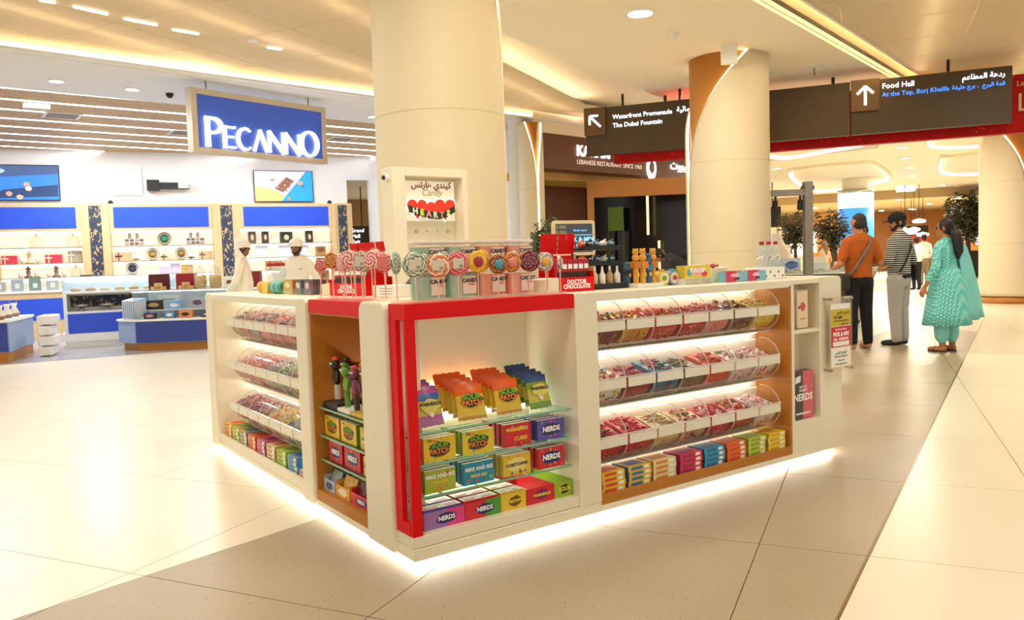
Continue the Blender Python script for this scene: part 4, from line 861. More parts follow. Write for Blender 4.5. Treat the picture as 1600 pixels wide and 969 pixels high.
# toy rack with black shelves
t = thing('toy_rack', 'black two-tier rack of toy sweets on the right counter', 'rack', (1.27, .30, CT), 0)
MB().box(0, .30, 0, .16, 0, .03).build('base', BLACK, t, .003)
for z in (.13, .215): MB().box(0, .27, .03, .15, z, z + .01).box(0, .27, .025, .03, z, z + .025).build('tier', BLACK, t)
for x in (.0, .26): MB().box(x, x + .01, .13, .14, .03, .22).build('upright', BLACK, t)
cols = ['e0642a', '23201c', '3a6a8a', 'efe6d0', 'e0642a', '2f6a6a', '23201c', '7a9a3a']
for tier, z in ((0, .14), (1, .225)):
    for k in range(5):
        o = thing('toy_pack', f'small {["orange", "black", "blue", "cream", "teal"][k]} toy sweet on the {["lower", "upper"][tier]} tier of the black rack', 'toy', (1.285 + k * .053, .37, CT + z)); c = ['e0642a', '23201c', '3a6a9a', 'efe6d0', '2f7a7a'][k]
        MB().ball((0, 0, .022), (.022, .02, .022), 8).cyl((0, 0, .03), (.012, -.012, .05), .010, .006, 6).build('toy_body', pm(c), o); MB().ball((.01, -.018, .028), .006, 6).ball((-.008, -.019, .028), .006, 6).build('eyes', WPLAS, o)
# bottle-shaped toys in front of the rack
for k, (dx, c) in enumerate(((.06, 'd8c8a0'), (.115, 'f0ece0'), (.17, 'b89a6a'), (.225, 'efe8da'))):
    o = thing('spray_candy', f'{["tan", "white", "brown", "ivory"][k]} little spray bottle sweet before the black rack', 'sweet bottle', (1.27 + dx, .315, CT + .03)); MB().lathe([(0, 0), (.018, 0), (.018, .05), (.008, .062), (.008, .075), (0, .075)], 12).build('bottle', pm(c), o); MB().cyl((0, 0, .075), (0, 0, .095), .006, n=8).build('nozzle', WPLAS, o)
# yellow and blue tower toys on a white tray
t = thing('toy_tray', 'white tray under the yellow toy towers on the right counter', 'tray', (1.585, .24, CT)); MB().box(0, .20, 0, .13, 0, .02).build('tray_body', WPLAS, t, .003)
for k, (dx, dy, c, c2_, d_, hh) in enumerate(((.03, .05, 'e2a12c', 'c87a22', 'amber', 1), (.085, .05, 'e2a12c', 'd88a2a', 'golden', 1), (.135, .06, '2f5f9a', '3f7aa8', 'blue', .85), (.175, .06, 'e2a12c', 'c87a22', 'orange-yellow', 1), (-.005, .10, '3a6a8a', '23303a', 'steel blue', .6))):
    o = thing('toy_tower', f'{d_} toy tower sweet on the white tray, {ORD[k]} from the left' if k < 4 else 'steel blue toy tower sweet at the back of the white tray', 'toy', (1.585 + max(dx, .015), .24 + dy, CT + .02)); s = hh
    MB().cyl((0, 0, 0), (0, 0, .085 * s), .017, n=10).build('handle', pm(c), o); MB().box(-.026, .026, -.022, .022, .085 * s, .125 * s).build('basket', pm(c2_), o, .004)
    MB().ball((0, 0, .145 * s), (.022, .02, .024), 10).ball((0, 0, .178 * s), (.020, .018, .018), 10).ball((-.015, 0, .192 * s), .007, 6).ball((.015, 0, .192 * s), .007, 6).build('figure', pm(c), o); MB().ball((-.008, -.017, .182 * s), .003, 6).ball((.008, -.017, .182 * s), .003, 6).build('eyes', BLACK, o); MB().ball((0, -.02, .05), (.009, .004, .014), 8).build('button', pm('f0c84a'), o)
# round plush-like candy tins
for k, (x, c, d_) in enumerate(((1.83, 'd8c04a', 'yellow'), (1.915, '7a9ac0', 'pale blue'))):
    o = thing('round_tin', f'{d_} round drum-shaped sweet tin on its side on the counter', 'tin', (x, .30, CT)); MB().cyl((-.0, -.02, .043), (.0, .03, .043), .043, n=20).build('drum', pm(c), o); MB().cyl((0, -.022, .043), (0, -.0205, .043), .033, n=16).build('face_print', pm('efe0c8'), o); splat_at(o, 0, .043, .04, .03, ['7a9a3a', 'c04a5a'][k], d_, -.0228); MB().box(-.03, .03, -.02, .03, -.0, .006).build('foot', ACR, o); MB().ball((0, .0, .088), (.02, .02, .007), 8).build('knob', pm(['e0a040', '3aa0a0'][k]), o)
# yellow box on a clear stand
t = thing('clear_stand', 'low clear acrylic stand under the yellow powder-sweet box', 'stand', (1.93, .215, CT)); MB().box(0, .24, 0, .1, .034, .037).box(0, .003, 0, .1, 0, .034).box(.237, .24, 0, .1, 0, .034).box(.02, .22, .08, .1, 0, .03).build('stand_body', clear('milky_acrylic', 'ffffff', .55), t)
t = carton(.215, .072, .07, 'e3cf3e', 'c8b02e', 'd8c43a'); t.name = 'powder_sweet_box'; t.location = (1.945, .225, CT + .0375); tag(t, 'yellow powder-sweet box with pink print on the clear stand', 'candy box'); splat_at(t, .10, .036, .15, .045, 'e8a0b8', 'fd'); text('FUN DIP', .034, TXW, t, (.105, -.0014, .042), bold=.05); splat_at(t, .165, .02, .05, .03, 'd83a4a', 'fe', -.0012); splat_at(t, .035, .03, .04, .04, '5aa8b8', 'ff', -.0012)
# frosted box with sachets, pink/blue boxes, water bottles
t = thing('frosted_box', 'frosted open box of wrapped sweets behind the pink boxes', 'box', (2.19, .30, CT), 0); MB().box(0, .26, 0, .003, 0, .068).box(0, .003, .003, .16, 0, .068).box(.257, .26, .003, .16, 0, .068).box(0, .26, .157, .16, 0, .068).box(.003, .257, .003, .157, 0, .003).build('box_walls', mat('cream_card', 'e9dfc8', .6), t); MB().box(.13, .22, -.001, -.0003, .02, .03).build('red_print', TXR, t)
for k in range(14):
    o = MB().ball((0, 0, .02), (.022, .016, .016), 7).cyl((-.02, 0, .02), (-.036, 0, .024), .004, .011, 6).cyl((.02, 0, .02), (.036, 0, .024), .004, .011, 6).build('wrapped_sweet', pm(['efe9dc', 'd8d0c0', 'c04a50', 'e8e0d0'][k % 4])); o.location = (2.235 + (k % 5) * .042, .345 + (k // 5) * .038, CT + .04 + .02 * (k % 3)); o.rotation_euler = (0, 0, k * 1.3)
    tag(o, f'twist-wrapped {["ivory", "grey", "red", "cream"][k % 4]} sweet in the frosted box, {ORD[k]} from its front left', 'wrapped sweet', 'wrapped sweets in the frosted box')
for k, x in enumerate((2.27, 2.48)):
    t = carton(.20 if k == 0 else .17, .062, .06, 'd8245c', '6fb4c4', 'c01a44'); t.name = 'pink_box'; t.location = (x, .20, CT); w = .20 if k == 0 else .17; MB().box(w * .48, w, -.0006, -.0001, 0, .062).build('blue_panel', pm('7fb8c8'), t); splat_at(t, w * .42, .04, w * .4, .022, 'f0b8c8', f'p{k}', -.0012); MB().box(w * .42, w * .62, -.002, -.0014, .014, .026).build('black_tag', TXK, t); MB().box(.03, w * .8, .012, .05, .062, .066).build('open_flap', pm('c8324a'), t)
    tag(t, ['pink and blue flat carton on the counter, left of the pair', 'pink and blue flat carton on the counter, right of the pair by the bottles'][k], 'candy box', 'pink and blue cartons')
t = thing('bottle_crate', 'white printed carton carrying four water bottles', 'carton', (2.67, .235, CT)); MB().box(0, .22, 0, .14, 0, .078).build('carton', WPLAS, t, .002)
for j in range(5): MB().prism([(.03 + j * .042 + a, .022 + .026 * (j % 2) + b) for a, b in arc((0, 0), .008, 0, 320, 8)], -.001, -.0003, fr='xz').build('printed_dot', pm('7a4a40'), t)
def bottle(x, y, z, label, s=1.0, cap=RED):
    t = thing('water_bottle', label, 'bottle', (x, y, z), random.random(), 'clear bottles with red caps')
    MB().lathe([(0, 0), (.029 * s, 0), (.031 * s, .01), (.031 * s, .04), (.028 * s, .055), (.031 * s, .07), (.031 * s, .10), (.022 * s, .125), (.012 * s, .138), (.012 * s, .15)], 16).build('bottle_body', clear('pet_plastic', 'f4f8fa', .78, .1), t)
    MB().lathe([(0, .166), (.015 * s, .166), (.015 * s, .146), (.0122 * s, .146)], 14).build('cap', mat('bottle_cap_red', 'a8182c', .4), t)
    MB().lathe([(.0315 * s, .05), (.0315 * s, .075)], 16).build('paper_band', mat('bottle_print', 'e6e6e4', .5, fn=ramp_tex('noise', [(0, 'e9e9e6'), (.55, 'e9e9e6'), (.6, '6a6a78')], 60)), t); return t
for k, (x, y) in enumerate(((2.71, .275), (2.78, .275), (2.85, .275), (2.80, .345))): bottle(x, y, CT + .078, f'clear water bottle with red cap on the white carton, {["leftmost", "middle", "rightmost", "rear one"][k]}')
for k, (y, x) in enumerate(((2.83, .405), (2.70, .405))):
    o = thing('sweet_jar', f'clear round-bellied jar with red lid on the left counter, {ORD[k]} one', 'jar', (x, y, CT), group='clear sweet jars'); MB().lathe([(0, 0), (.045, 0), (.055, .05), (.042, .10), (.058, .15), (.045, .19), (.04, .195)], 18).build('jar_body', clear('pet_plastic', 'f4f8fa', .78, .1), o); MB().lathe([(0, .215), (.044, .215), (.046, .19), (.04, .19)], 18).build('lid', mat('bottle_cap_red', 'a8182c', .4), o)
# left counter: yellow and teal rolls, clear boxes of packets
for k in range(4):
    o = MB().lathe([(.028, -.011), (.042, -.013), (.042, .013), (.028, .011), (.028, -.011)], 18).build('candy_roll', pm(['e8b83a', 'e0b040', 'eac44a', 'e6b83e'][k]), loc=(.30, 2.76 - k * .055, CT + .0425), rot=(PI / 2, 0, .35)); tag(o, f'yellow ring-shaped candy roll on the left counter, {ORD[k]} from the left', 'candy roll', 'yellow candy rolls')
for k in range(5):
    o = MB().lathe([(.024, -.011), (.043, -.013), (.043, .013), (.024, .011), (.024, -.011)], 18).build('candy_roll', pm(['4fae9c', '8fc8c0', '3f9a8a', '7fc0b4', '4aa898'][k]), loc=(.30, 2.50 - k * .042, CT + .0435), rot=(PI / 2, 0, .35)); tag(o, f'teal ring-shaped candy roll on the left counter, {ORD[k]} from the left', 'candy roll', 'teal candy rolls')
o = carton(.075, .065, .02, 'e8c85a', 'd8b040', 'e8c85a'); o.name = 'cracker_pack'; o.location = (.24, 2.60, CT); o.rotation_euler = (-.15, 0, -PI / 2 + .2); tag(o, 'small pale yellow square pack leaning on the candy rolls', 'pack')
for k, (y, c, d_) in enumerate(((2.30, ['c8a83a', 'c04a3a', '8a9a3a'], 'yellow'), (2.08, ['4a5a3a', '3a4a6a', '7a8a4a'], 'dark green'), (1.92, ['5a4a5a', '8a4a5a', '4a4a58'], 'plum'))):
    w = .2 if k == 0 else .14; t = thing('clear_box', f'clear acrylic box holding {d_} packets on the left counter', 'holder', (.28, y, CT), -PI / 2, 'clear packet holders'); MB().box(0, w, 0, .003, 0, .045).box(0, .003, .003, .13, 0, .06).box(w - .003, w, .003, .13, 0, .06).box(0, w, .127, .13, 0, .06).box(.003, w - .003, .003, .127, 0, .003).build('holder_box', ACR, t)
    for j in range(5):
        p = carton(w - .02, .088 + .004 * (j % 2), .016, c[j % 3], c[(j + 1) % 3], c[j % 3], 'sweet_packet'); p.location = (.288 + j * .022, y - .01, CT + .0035); p.rotation_euler = (0, 0, -PI / 2); splat_at(p, w * .4, .055, w * .5, .04, ['efe0b0', 'e8d8c8', 'd8c0c8'][k], f'pk{k}{j}')
        tag(p, f'{d_} printed packet standing in its clear box, {ORD[j]} from the front', 'packet', 'packets in the clear boxes')
# end-cabinet niche goods and the sign holder
t = thing('bag_dispenser', 'clear holder of paper sweet bags in the upper end niche', 'holder', (2.66, .02, .826)); MB().box(0, .24, 0, .003, 0, .25).box(0, .003, .003, .11, 0, .25).box(.237, .24, .003, .11, 0, .25).box(.003, .237, .003, .11, 0, .003).build('holder_box', clear('acrylic_hold', 'fffaf2', .95), t)
for k in range(4):
    o = MB().box(0, .11, 0, .012, 0, .235).build('paper_bag', mat('paper_bag', 'faf6ec', .7, noise=(9, .03)), None, .003, loc=(2.735, .035 + k * .02, .83)); tag(o, f'white paper sweet bag in the end-niche holder, {ORD[k]} from the front', 'paper bag', 'paper sweet bags')
    if k == 0: splat_at(o, .055, .135, .055, .05, 'd83a34', 'hb'); MB().prism([(.02 + a, .13 + b) for a, b in arc((0, 0), .011, 0, 330, 10)], -.0014, -.0008, fr='xz').build('round_stamp', pm('5a5560'), o); MB().box(.025, .085, -.001, -.0004, .055, .06).build('red_line', TXR, o)
t = carton(.205, .30, .06, '3f3a40', 'c8505e', '6a4a50', 'gift_box'); t.location = (2.662, .02, .2635); MB().box(.1, .205, -.0006, -.0001, 0, .30).build('pink_half', pm('d8606e'), t); tag(t, 'tall grey and pink gift box in the lower end niche', 'gift box')
text('NERDS', .062, TXW, t, (.10, -.0016, .135), bold=.03); text('GIFT OF', .022, TXW, t, (.10, -.0016, .2), bold=.02); text('SWEETS', .022, TXW, t, (.10, -.0016, .178), bold=.02); MB().prism([(.02, .225), (.075, .235), (.078, .275), (.025, .265)], -.0012, -.0006, fr='xz').build('white_flag', WPLAS, t); MB().box(.03, .17, -.0012, -.0006, .03, .04).build('white_line', WPLAS, t)
t = thing('sign_holder', 'clear acrylic price sign holder on the end cabinet', 'sign', (2.94, -.05, .54)); W2, H2 = .25, .475
MB().box(0, W2, 0, .004, 0, H2).build('back_plate', clear('acrylic_plate', 'fdf8ee', .85), t); MB().box(.012, W2 - .025, -.004, -.001, .03, H2 - .045).build('paper', WPLAS, t); MB().box(.012, W2 - .025, -.0052, -.0042, .29, .395).build('yellow_panel', pm('d0b42a'), t); MB().box(.012, W2 - .025, -.0052, -.0042, .155, .285).build('red_panel', pm('d3202b'), t)
for x in (.014, W2 - .014):
    for z in (.012, H2 - .014): MB().cyl((x, .046, z), (x, -.012, z), .009, n=10).build('standoff', CHROME, t)
ps = lambda s, sz, m, x, z, b=.02: text(s, sz, m, t, (x, -.0062, z), bold=b)
ps('PICK & MIX', .034, TXW, .118, .236, .05); ps('Dhs. 15.80/100g', .025, TXW, .118, .205, .04); MB().box(.03, W2 - .045, -.0064, -.0056, .162, .19).build('white_box_print', WPLAS, t); ps('By Candy Hearts', .018, TXW, .118, .268)
ps(arabic('كيندي هارتس'), .026, TXK, .14, .375); ps('Be Right', .026, TXK, .09, .345); ps('Check Prices Before Paying', .014, TXK, .118, .322); ps(arabic('قبل الدفع'), .02, TXK, .16, .302)
ps(arabic('كيندي هارتس'), .022, TXK, .118, .12); ps('Tally Sweets Trading LLC', .014, TXK, .118, .095); ps('Dubai, UAE', .014, TXK, .118, .07); ps('www.candyhearts.com', .014, TXK, .118, .048)
# ---- sign tower on the back counter
TWX = thing('sign_tower', 'tall white framed tower with lit candy-heart sign board', 'sign', (1.7, 2.80, 1.03))
V = lambda mb, n, m=WHITE, b=0: mb.build(n, m, TWX, b, world=True)
V(MB().box(1.352, 1.468, 2.72, 2.92, 1.03, 2.08), 'left_stile', b=.006); V(MB().box(2.0, 2.052, 2.72, 2.92, 1.03, 2.08), 'right_stile', b=.006); V(MB().box(1.468, 2.0, 2.72, 2.92, 2.012, 2.08), 'top_rail', b=.004); V(MB().box(1.468, 2.0, 2.87, 2.92, 1.03, 2.012), 'back_board')
PB = MB().box(1.50, 1.965, 2.80, 2.815, 1.66, 1.985).build('sign_plate', mat('lit_plate', 'f7efd8', .4, emit=.25), TWX, .003, world=True)
for i in range(5):
    for j in range(3): V(MB().cyl((1.53 + i * .1 + .03 * (j % 2), 2.869, 1.40 + j * .09), (1.53 + i * .1 + .03 * (j % 2), 2.864, 1.40 + j * .09), .018 if (i + j) % 3 == 0 else .008, n=12), 'peg_hole', mat('peg_grey', 'cdbf9c', .6))
def heart(cx, cz, s):
    out = []
    for i in range(32):
        q = 2 * PI * i / 32; out.append((cx + s * 16 * math.sin(q) ** 3 / 17, cz + s * (13 * math.cos(q) - 5 * math.cos(2 * q) - 2 * math.cos(3 * q) - math.cos(4 * q)) / 17))
    return out[::-1]
HR = mat('heart_red', 'e03418', .3, emit=.25); HW = mat('halo_white', 'ffffff', .4, emit=1.6, ecol='fff6e4'); HG = mat('ribbon_green', '1e3a1c', .4)
L = lambda mb, n, m: mb.build(n, m, TWX, world=True)
for k, (cx, s) in enumerate(((1.605, .098), (1.695, .076), (1.775, .076), (1.865, .104))):
    z = 1.765 if k in (0, 3) else 1.762
    L(MB().prism(heart(cx, z, s + .014), 2.797 - .0004 * k, 2.80, fr='xz'), 'halo', HW); L(MB().prism(heart(cx, z, s), 2.788 - .001 * k, 2.797 - .0004 * k, fr='xz'), 'heart', HR)
rb = [(1.515, 1.785), (1.60, 1.762), (1.70, 1.737), (1.80, 1.730), (1.88, 1.748), (1.955, 1.785), (1.955, 1.735), (1.88, 1.69), (1.80, 1.672), (1.70, 1.68), (1.60, 1.705), (1.52, 1.73)]
L(MB().prism(rb[::-1], 2.778, 2.782, fr='xz'), 'ribbon', HG)
for k, (ch, c) in enumerate(zip('HEARTS', ('d8d4c0', 'e8d84a', 'f08a8a', 'c8ccc0', 'e86a5a', 'f0e0a0'))):
    text(ch, .066, mat('letter_' + c, c, .4, emit=.3), TWX, (1.578 + k * .062 - 1.7, 2.776 - 2.80, [1.737, 1.727, 1.714, 1.706, 1.708, 1.722][k] - 1.03), rot=(PI / 2, 0, 0), bold=.05)
text('Candy', .075, mat('script_white', 'c4b48e', .4), TWX, (1.745 - 1.7, 2.796 - 2.80, 1.888 - 1.03), shear=.35, bold=.01); text(arabic('كيندي هارتس'), .068, mat('sign_brown', '8a3a22', .5), TWX, (1.745 - 1.7, 2.796 - 2.80, 1.952 - 1.03), bold=.03)
o = thing('wall_camera', 'small black and white camera on the side of the sign tower', 'camera', (1.352, 2.80, 2.0)); MB().cyl((-.001, 0, 0), (-.03, 0, 0), .028, n=16).build('housing', WPLAS, o); MB().cyl((-.03, 0, 0), (-.045, 0, 0), .018, n=16).build('lens', BLACK, o)
# ---- price tablet on the inner counter
t = thing('price_tablet', 'beige framed price screen standing behind the red chocolate display', 'screen', (3.0, 2.72, 1.0305), -.2)
MB().prism(rrect(.44, .32, .03, 4), -.015, .015, fr='xz').build('bezel', mat('beige_plastic', 'd8c8a6', .45), t, .004, loc=(.16, 0, .47)); SCR = MB().box(-.19, .19, -.0175, -.016, -.13, .13).build('screen_panel', mat('slate_screen', '3a4048', .3, emit=.15, ecol='5a6470'), t, loc=(.16, 0, .47)); MB().cyl((.16, .0, 0), (.16, .0, .32), .02).build('stem', GREY, t); MB().box(.06, .26, -.07, .07, 0, .012).build('foot', GREY, t, .003)
BL = mat('screen_blue', '6fc4f8', .4, emit=1.2); text('PICK & MIX', .06, BL, SCR, (.05, -.019, -.015), bold=.03); text('Dhs. 15.80/100g', .042, BL, SCR, (.06, -.019, -.07), bold=.03); MB().box(-.06, .18, -.019, -.018, .025, .03).build('screen_line', BL, SCR); text('kiosk menu', .03, BL, SCR, (.06, -.019, .07)); 
for j in range(5): text('0.000', .045, mat('screen_gold', 'a89a4a', .5, emit=.3), SCR, (-.135, -.019, .1 - j * .05))
# ================================================================== CHOCOLATE SHOP
BLUE = mat('cobalt_panel', '2450d8', .35, noise=(3, .03)); BLUED = mat('navy_panel', '2c3f9a', .35, noise=(3, .04)); MARB = mat('lit_marble', 'fbf3df', .4, emit=.55, ecol='fff4dd', fn=None)
def wall_thing(name, label, cat, s, off, z, group=None): q = bw(s, off, z); return thing(name, label, cat, (q.x, q.y, q.z), BA, group)
ORN = mat('pierced_ornament', '3c4052', .6, fn=ramp_tex('voronoi', [(0, '2e3346'), (.42, 'b49a6c'), (.6, '333a50')], 38, vec=(1, 1, .55), cells=True, emit=0))
def bay(s0, s1, label):
    w = s1 - s0; t = wall_thing('shelving_bay', label, 'shelving', s0, .45, 0)
    MB().box(0, w, 0, .42, 0, .9).build('base_cabinet', OAK, t); MB().box(.06, w - .06, -.012, -.002, .3, .75).build('door_panel', BLUE, t)
    MB().box(0, w, .40, .44, .9, 2.36).build('lit_back', MARB, t)
    MB().box(0, w, 0, .44, 2.36, 2.97).build('header', OAK, t); MB().box(.09, w - .09, -.02, -.002, 2.41, 2.89).build('blue_panel', BLUE, t)
    for z in (.95, 1.29, 1.62, 1.98): MB().box(0, w, .08, .40, z - .02, z).build('shelf', mat('taupe_shelf', '9a8566', .5), t)
    for z in (2.35, 1.955, 1.595, 1.265): MB().box(.02, w - .02, .37, .395, z - .012, z).build('led_strip', LED, t)
    return t
def post(s0, s1, label):
    s0 += .004; s1 -= .004; w = s1 - s0; t = wall_thing('ornament_post', label, 'pilaster', s0, .48, 0); MB().box(0, w, 0, .47, 0, 2.97).build('oak_post', OAK, t)
    for k in range(2): MB().box(.06 + k * (w - .15), .09 + k * (w - .15), -.02, -.001, .0, 2.97).build('oak_fin', OAK, t)
    MB().box(w * .3, w * .72, -.03, -.002, .8, 2.92).build('pierced_panel', ORN, t); return t
bay(-3.6, -.74, 'oak wall shelving bay with blue header at the far left of the shop'); post(-.74, -.14, 'oak post with pierced dark panel at the left edge')
bay(-.14, 1.56, 'left oak wall shelving bay with blue header in the shop'); post(1.56, 2.16, 'oak post with pierced panel left of the middle shelving'); bay(2.16, 4.43, 'middle oak wall shelving bay with blue header in the shop'); post(4.43, 5.07, 'oak post with pierced panel right of the middle shelving'); bay(5.07, 7.34, 'right oak wall shelving bay behind the two shop men'); post(7.34, 7.87, 'oak post with pierced panel at the right end of the shop')
# screens on the wall
def screen(s0, s1, z0, z1, label, which):
    w, h = s1 - s0, z1 - z0; t = wall_thing('wall_screen', label, 'screen', s0, .09, z0); MB().box(0, w, 0, .06, 0, h).build('casing', BLACK, t)
    E = lambda c, k=.9: mat('glow_' + c, c, .4, emit=k)
    MB().box(.02, w - .02, -.006, -.001, .02, h - .02).build('picture', E('2a6fd0') if which == 0 else E('d9b4ea'), t)
    def sh(poly, c, y): MB().prism(poly, y, y + .002, fr='xz').build('picture_shape', E(c), t)
    if which == 0:
        sh([(.02, h * .55), (w - .02, h * .75), (w - .02, h - .02), (.02, h - .02)], '3a4f78', -.009); sh([(w * .3 + a, h * .82 + b) for a, b in splat(w * .55, h * .3, 'd1', 20, .02)], '9aa8b8', -.012); sh([(w * .3 + a, h * .86 + b) for a, b in splat(w * .42, h * .18, 'd2', 20, .02)], '4a86c8', -.015)
        sh([(w * .55, h * .3), (w - .03, h * .45), (w - .05, h * .12), (w * .45, h * .06)], '1f3560', -.012)
        for k, (x, z) in enumerate(((.1, .55), (.22, .45), (.3, .42), (.5, .42), (.74, .45), (.75, .33), (.5, .2), (.6, .19), (.05, .62), (.68, .1))): sh([(w * x + a, h * z + b) for a, b in splat(.13, .11, f'n{k}', 12, .2)], ['c89a80', 'b88a70', 'd8b098'][k % 3], -.018)
    else:
        sh([(w * .45, .02), (w - .02, .02), (w - .02, h - .02), (w * .88, h - .02)], '1f8af0', -.009); sh([(.02, .02), (w * .45, .02), (w * .5, h * .2), (w * .3, h * .42), (.02, h * .5)], 'e8c06a', -.012); sh([(w * .3, h * .42), (w * .48, h * .26), (w * .72, h * .66), (w * .55, h * .86)], 'd8c8d8', -.015); sh([(w * .34, h * .43), (w * .48, h * .3), (w * .68, h * .66), (w * .55, h * .8)], '6a4a3a', -.018)
        for k in range(9): sh([(w * (.40 + .07 * (k % 3) + .045 * (k // 3)) + a, h * (.44 + .11 * (k // 3) - .05 * (k % 3) + .03) + b) for a, b in splat(.07, .06, f'm{k}', 10, .1)], ['a8785a', '8a5a42'][k % 2], -.021)
        sh([(w * .31 + a, h * .7 + b) for a, b in splat(.1, .06, 'q', 12, .2)], 'b86a4a', -.015); sh([(w * .58 + a, h * .1 + b) for a, b in splat(.1, .1, 'q2', 12, .2)], '8a7a5a', -.015); sh([(w * .78, h * .55), (w * .86, h * .38), (w * .81, h * .6)], '2a4a8a', -.015); sh([(w * .78 + a, h * .6 + b) for a, b in splat(.13, .1, 'q3', 12, .2)], 'd8905a', -.018)
screen(-1.4, 1.15, 3.07, 3.89, 'wall screen showing nuts on blue cloth, left end of the shop', 0); screen(5.48, 6.96, 3.04, 3.84, 'wall screen showing a box of chocolates on pink and blue', 1)
t = wall_thing('wall_projector', 'black projector on an arm fixed to the white wall', 'projector', 3.1, .25, 3.3); MB().box(-.1, .18, 0, .2, 0, .26).build('body', BLACK, t, .01); MB().box(.18, .85, .04, .14, .04, .2).build('arm', BLACK, t); MB().box(.6, .84, -.02, .03, .06, .2).build('white_plate', WPLAS, t); MB().box(-.85, -.2, .2, .24, -.1, .55).build('wall_plate', mat('pale_grey', 'dcdee0', .6), t)
for k, (s, z) in enumerate(((2.2, 2.98), (7.33, 2.98))):
    t = wall_thing('dome_camera', ['small black dome camera on top of the middle shelving', 'small black dome camera on top of the right shelving'][k], 'camera', s, .3, z - .01); MB().lathe([(0, 0), (.06, 0), (.06, .04), (.04, .08), (0, .095)], 12).build('dome', BLACK, t)
# goods on the wall shelves
def gift(s, z, w, h, c, ribbon, label, d=.18, name='gift_box'):
    t = wall_thing(name, label, 'gift box', s, .26, z); MB().box(-w / 2, w / 2, 0, d, 0, h).build('box', pm(c), t, .004)
    if ribbon: MB().box(-w * .28 - .012, -w * .28 + .012, -.004, d, 0, h + .004).build('ribbon', pm(ribbon), t); MB().ball((-w * .28 - .04, -.01, h * .6), (.04, .01, .02), 8).ball((-w * .28 + .04, -.01, h * .6), (.04, .01, .02), 8).build('bow', pm(ribbon), t)
    return t
def plate(s, z, r, c1_, c2_, label):
    t = wall_thing('display_plate', label, 'plate', s, .2, z); m = MB().lathe([(0, .02), (r * .5, .02), (r, .05), (r, .04), (r * .5, 0), (0, 0)], 24); m.v = [(x, -zz, y + r) for x, y, zz in m.v]; m.build('plate_rim', pm(c1_), t); q = MB().lathe([(0, .045), (r * .62, .03), (0, .03)], 20); q.v = [(x, -zz, y + r) for x, y, zz in q.v]; q.build('plate_centre', pm(c2_), t); MB().box(-r * .4, r * .4, .0, .1, 0, .02).build('easel', GREY, t); return t
def crate(s, z, label):
    t = wall_thing('chocolate_crate', label, 'crate', s, .28, z); MB().box(-.22, .22, 0, .2, 0, .17).build('tray', pm('cfc8bc'), t)
    for i in range(4):
        for j in range(2): MB().box(-.2 + i * .105, -.12 + i * .105, -.006, -.001, .02 + j * .08, .075 + j * .08).build('compartment', pm('6a5a50' if (i + j) % 3 else 'b08a90'), t)
    for x in (-.1, .06): MB().box(x - .035, x + .035, .05, .12, .17, .3).build('top_box', pm('b8a8a0'), t)
Zs = {1: 1.981, 2: 1.621, 3: 1.291}
crate(2.66, Zs[1], 'compartment chocolate crate on the top middle shelf, left end'); crate(4.02, Zs[1], 'compartment chocolate crate on the top middle shelf, right end')
plate(3.32, Zs[1], .16, 'b8a888', '4fae90', 'round green-centred plate on the top middle shelf')
plate(3.04, Zs[2], .15, 'd8d0b8', 'c8a868', 'round tan plate on the second middle shelf, left one'); plate(3.68, Zs[2], .15, 'd8d0b8', 'b89858', 'round tan plate on the second middle shelf, right one'); plate(2.58, Zs[3], .15, 'd8dade', '5a6068', 'round grey plate on the third middle shelf')
gift(2.40, Zs[2], .36, .20, 'd0b088', '6a3028', 'tan ribboned box on the second middle shelf, far left'); gift(2.74, Zs[2], .24, .07, 'e8e0d0', 'a88a60', 'flat white ribboned box on the second middle shelf'); gift(3.36, Zs[2], .27, .14, 'd8c8a0', '6a5a48', 'tan and white box between the two round plates'); gift(3.965, Zs[2], .22, .08, 'ece4d4', '6a5a48', 'flat pale box on the second middle shelf, right of plates'); gift(4.24, Zs[2], .30, .19, 'd8bc90', '8a5a48', 'tan ribboned box on the second middle shelf, far right')
gift(.06, Zs[2], .3, .19, 'd8404c', 'f0d8c8', 'red gift box with white bow on the left shelf, left one'); gift(.94, Zs[2], .34, .19, 'd23a48', 'f0d8c8', 'red gift box with white bow on the left shelf, right one'); gift(1.38, Zs[2], .28, .27, 'b8a88c', 'efe6d4', 'grey-brown framed gift box on the left shelf')
gift(3.28, Zs[3], .22, .16, 'd0c4dc', None, 'pale lilac box on the third middle shelf'); gift(3.53, Zs[3], .22, .24, 'd4c8e0', None, 'taller lilac box on the third middle shelf'); gift(3.80, Zs[3], .26, .2, 'c8a878', 'e8b83a', 'brown box with yellow bow on the third middle shelf')
def bell(s, z, r, h, label):
    t = wall_thing('glass_cloche', label, 'cloche', s, .22, z + .001); MB().lathe([(r * 1.1, 0), (r * 1.1, .015), (r, .015), (r, h * .5), (r * .75, h * .85), (0, h)], 18).build('dome', clear('cloche_glass', 'fbf6ea', .8), t); MB().ball((0, 0, h + .02), .025, 8).build('knob', pm('e8dcc4'), t)
bell(.62, Zs[1], .14, .27, 'clear domed cloche on the top left shelf'); bell(1.36, Zs[1], .13, .26, 'clear cake cloche on the top left shelf near the post'); bell(1.38, Zs[3], .12, .22, 'clear jar cloche on the third left shelf')
def tower(s, z, label, c):
    t = wall_thing('candle_tower', label, 'ornament', s, .25, z); MB().lathe([(0, 0), (.09, 0), (.09, .03), (.03, .06), (.05, .14), (.02, .18), (.07, .2), (.02, .24), (0, .3)], 12).build('tower', pm(c), t); MB().ball((-.16, 0, .08), (.05, .05, .08), 8).build('side_pot', pm('efe6d4'), t); MB().ball((.16, 0, .08), (.05, .05, .08), 8).build('side_pot', pm('efe6d4'), t)
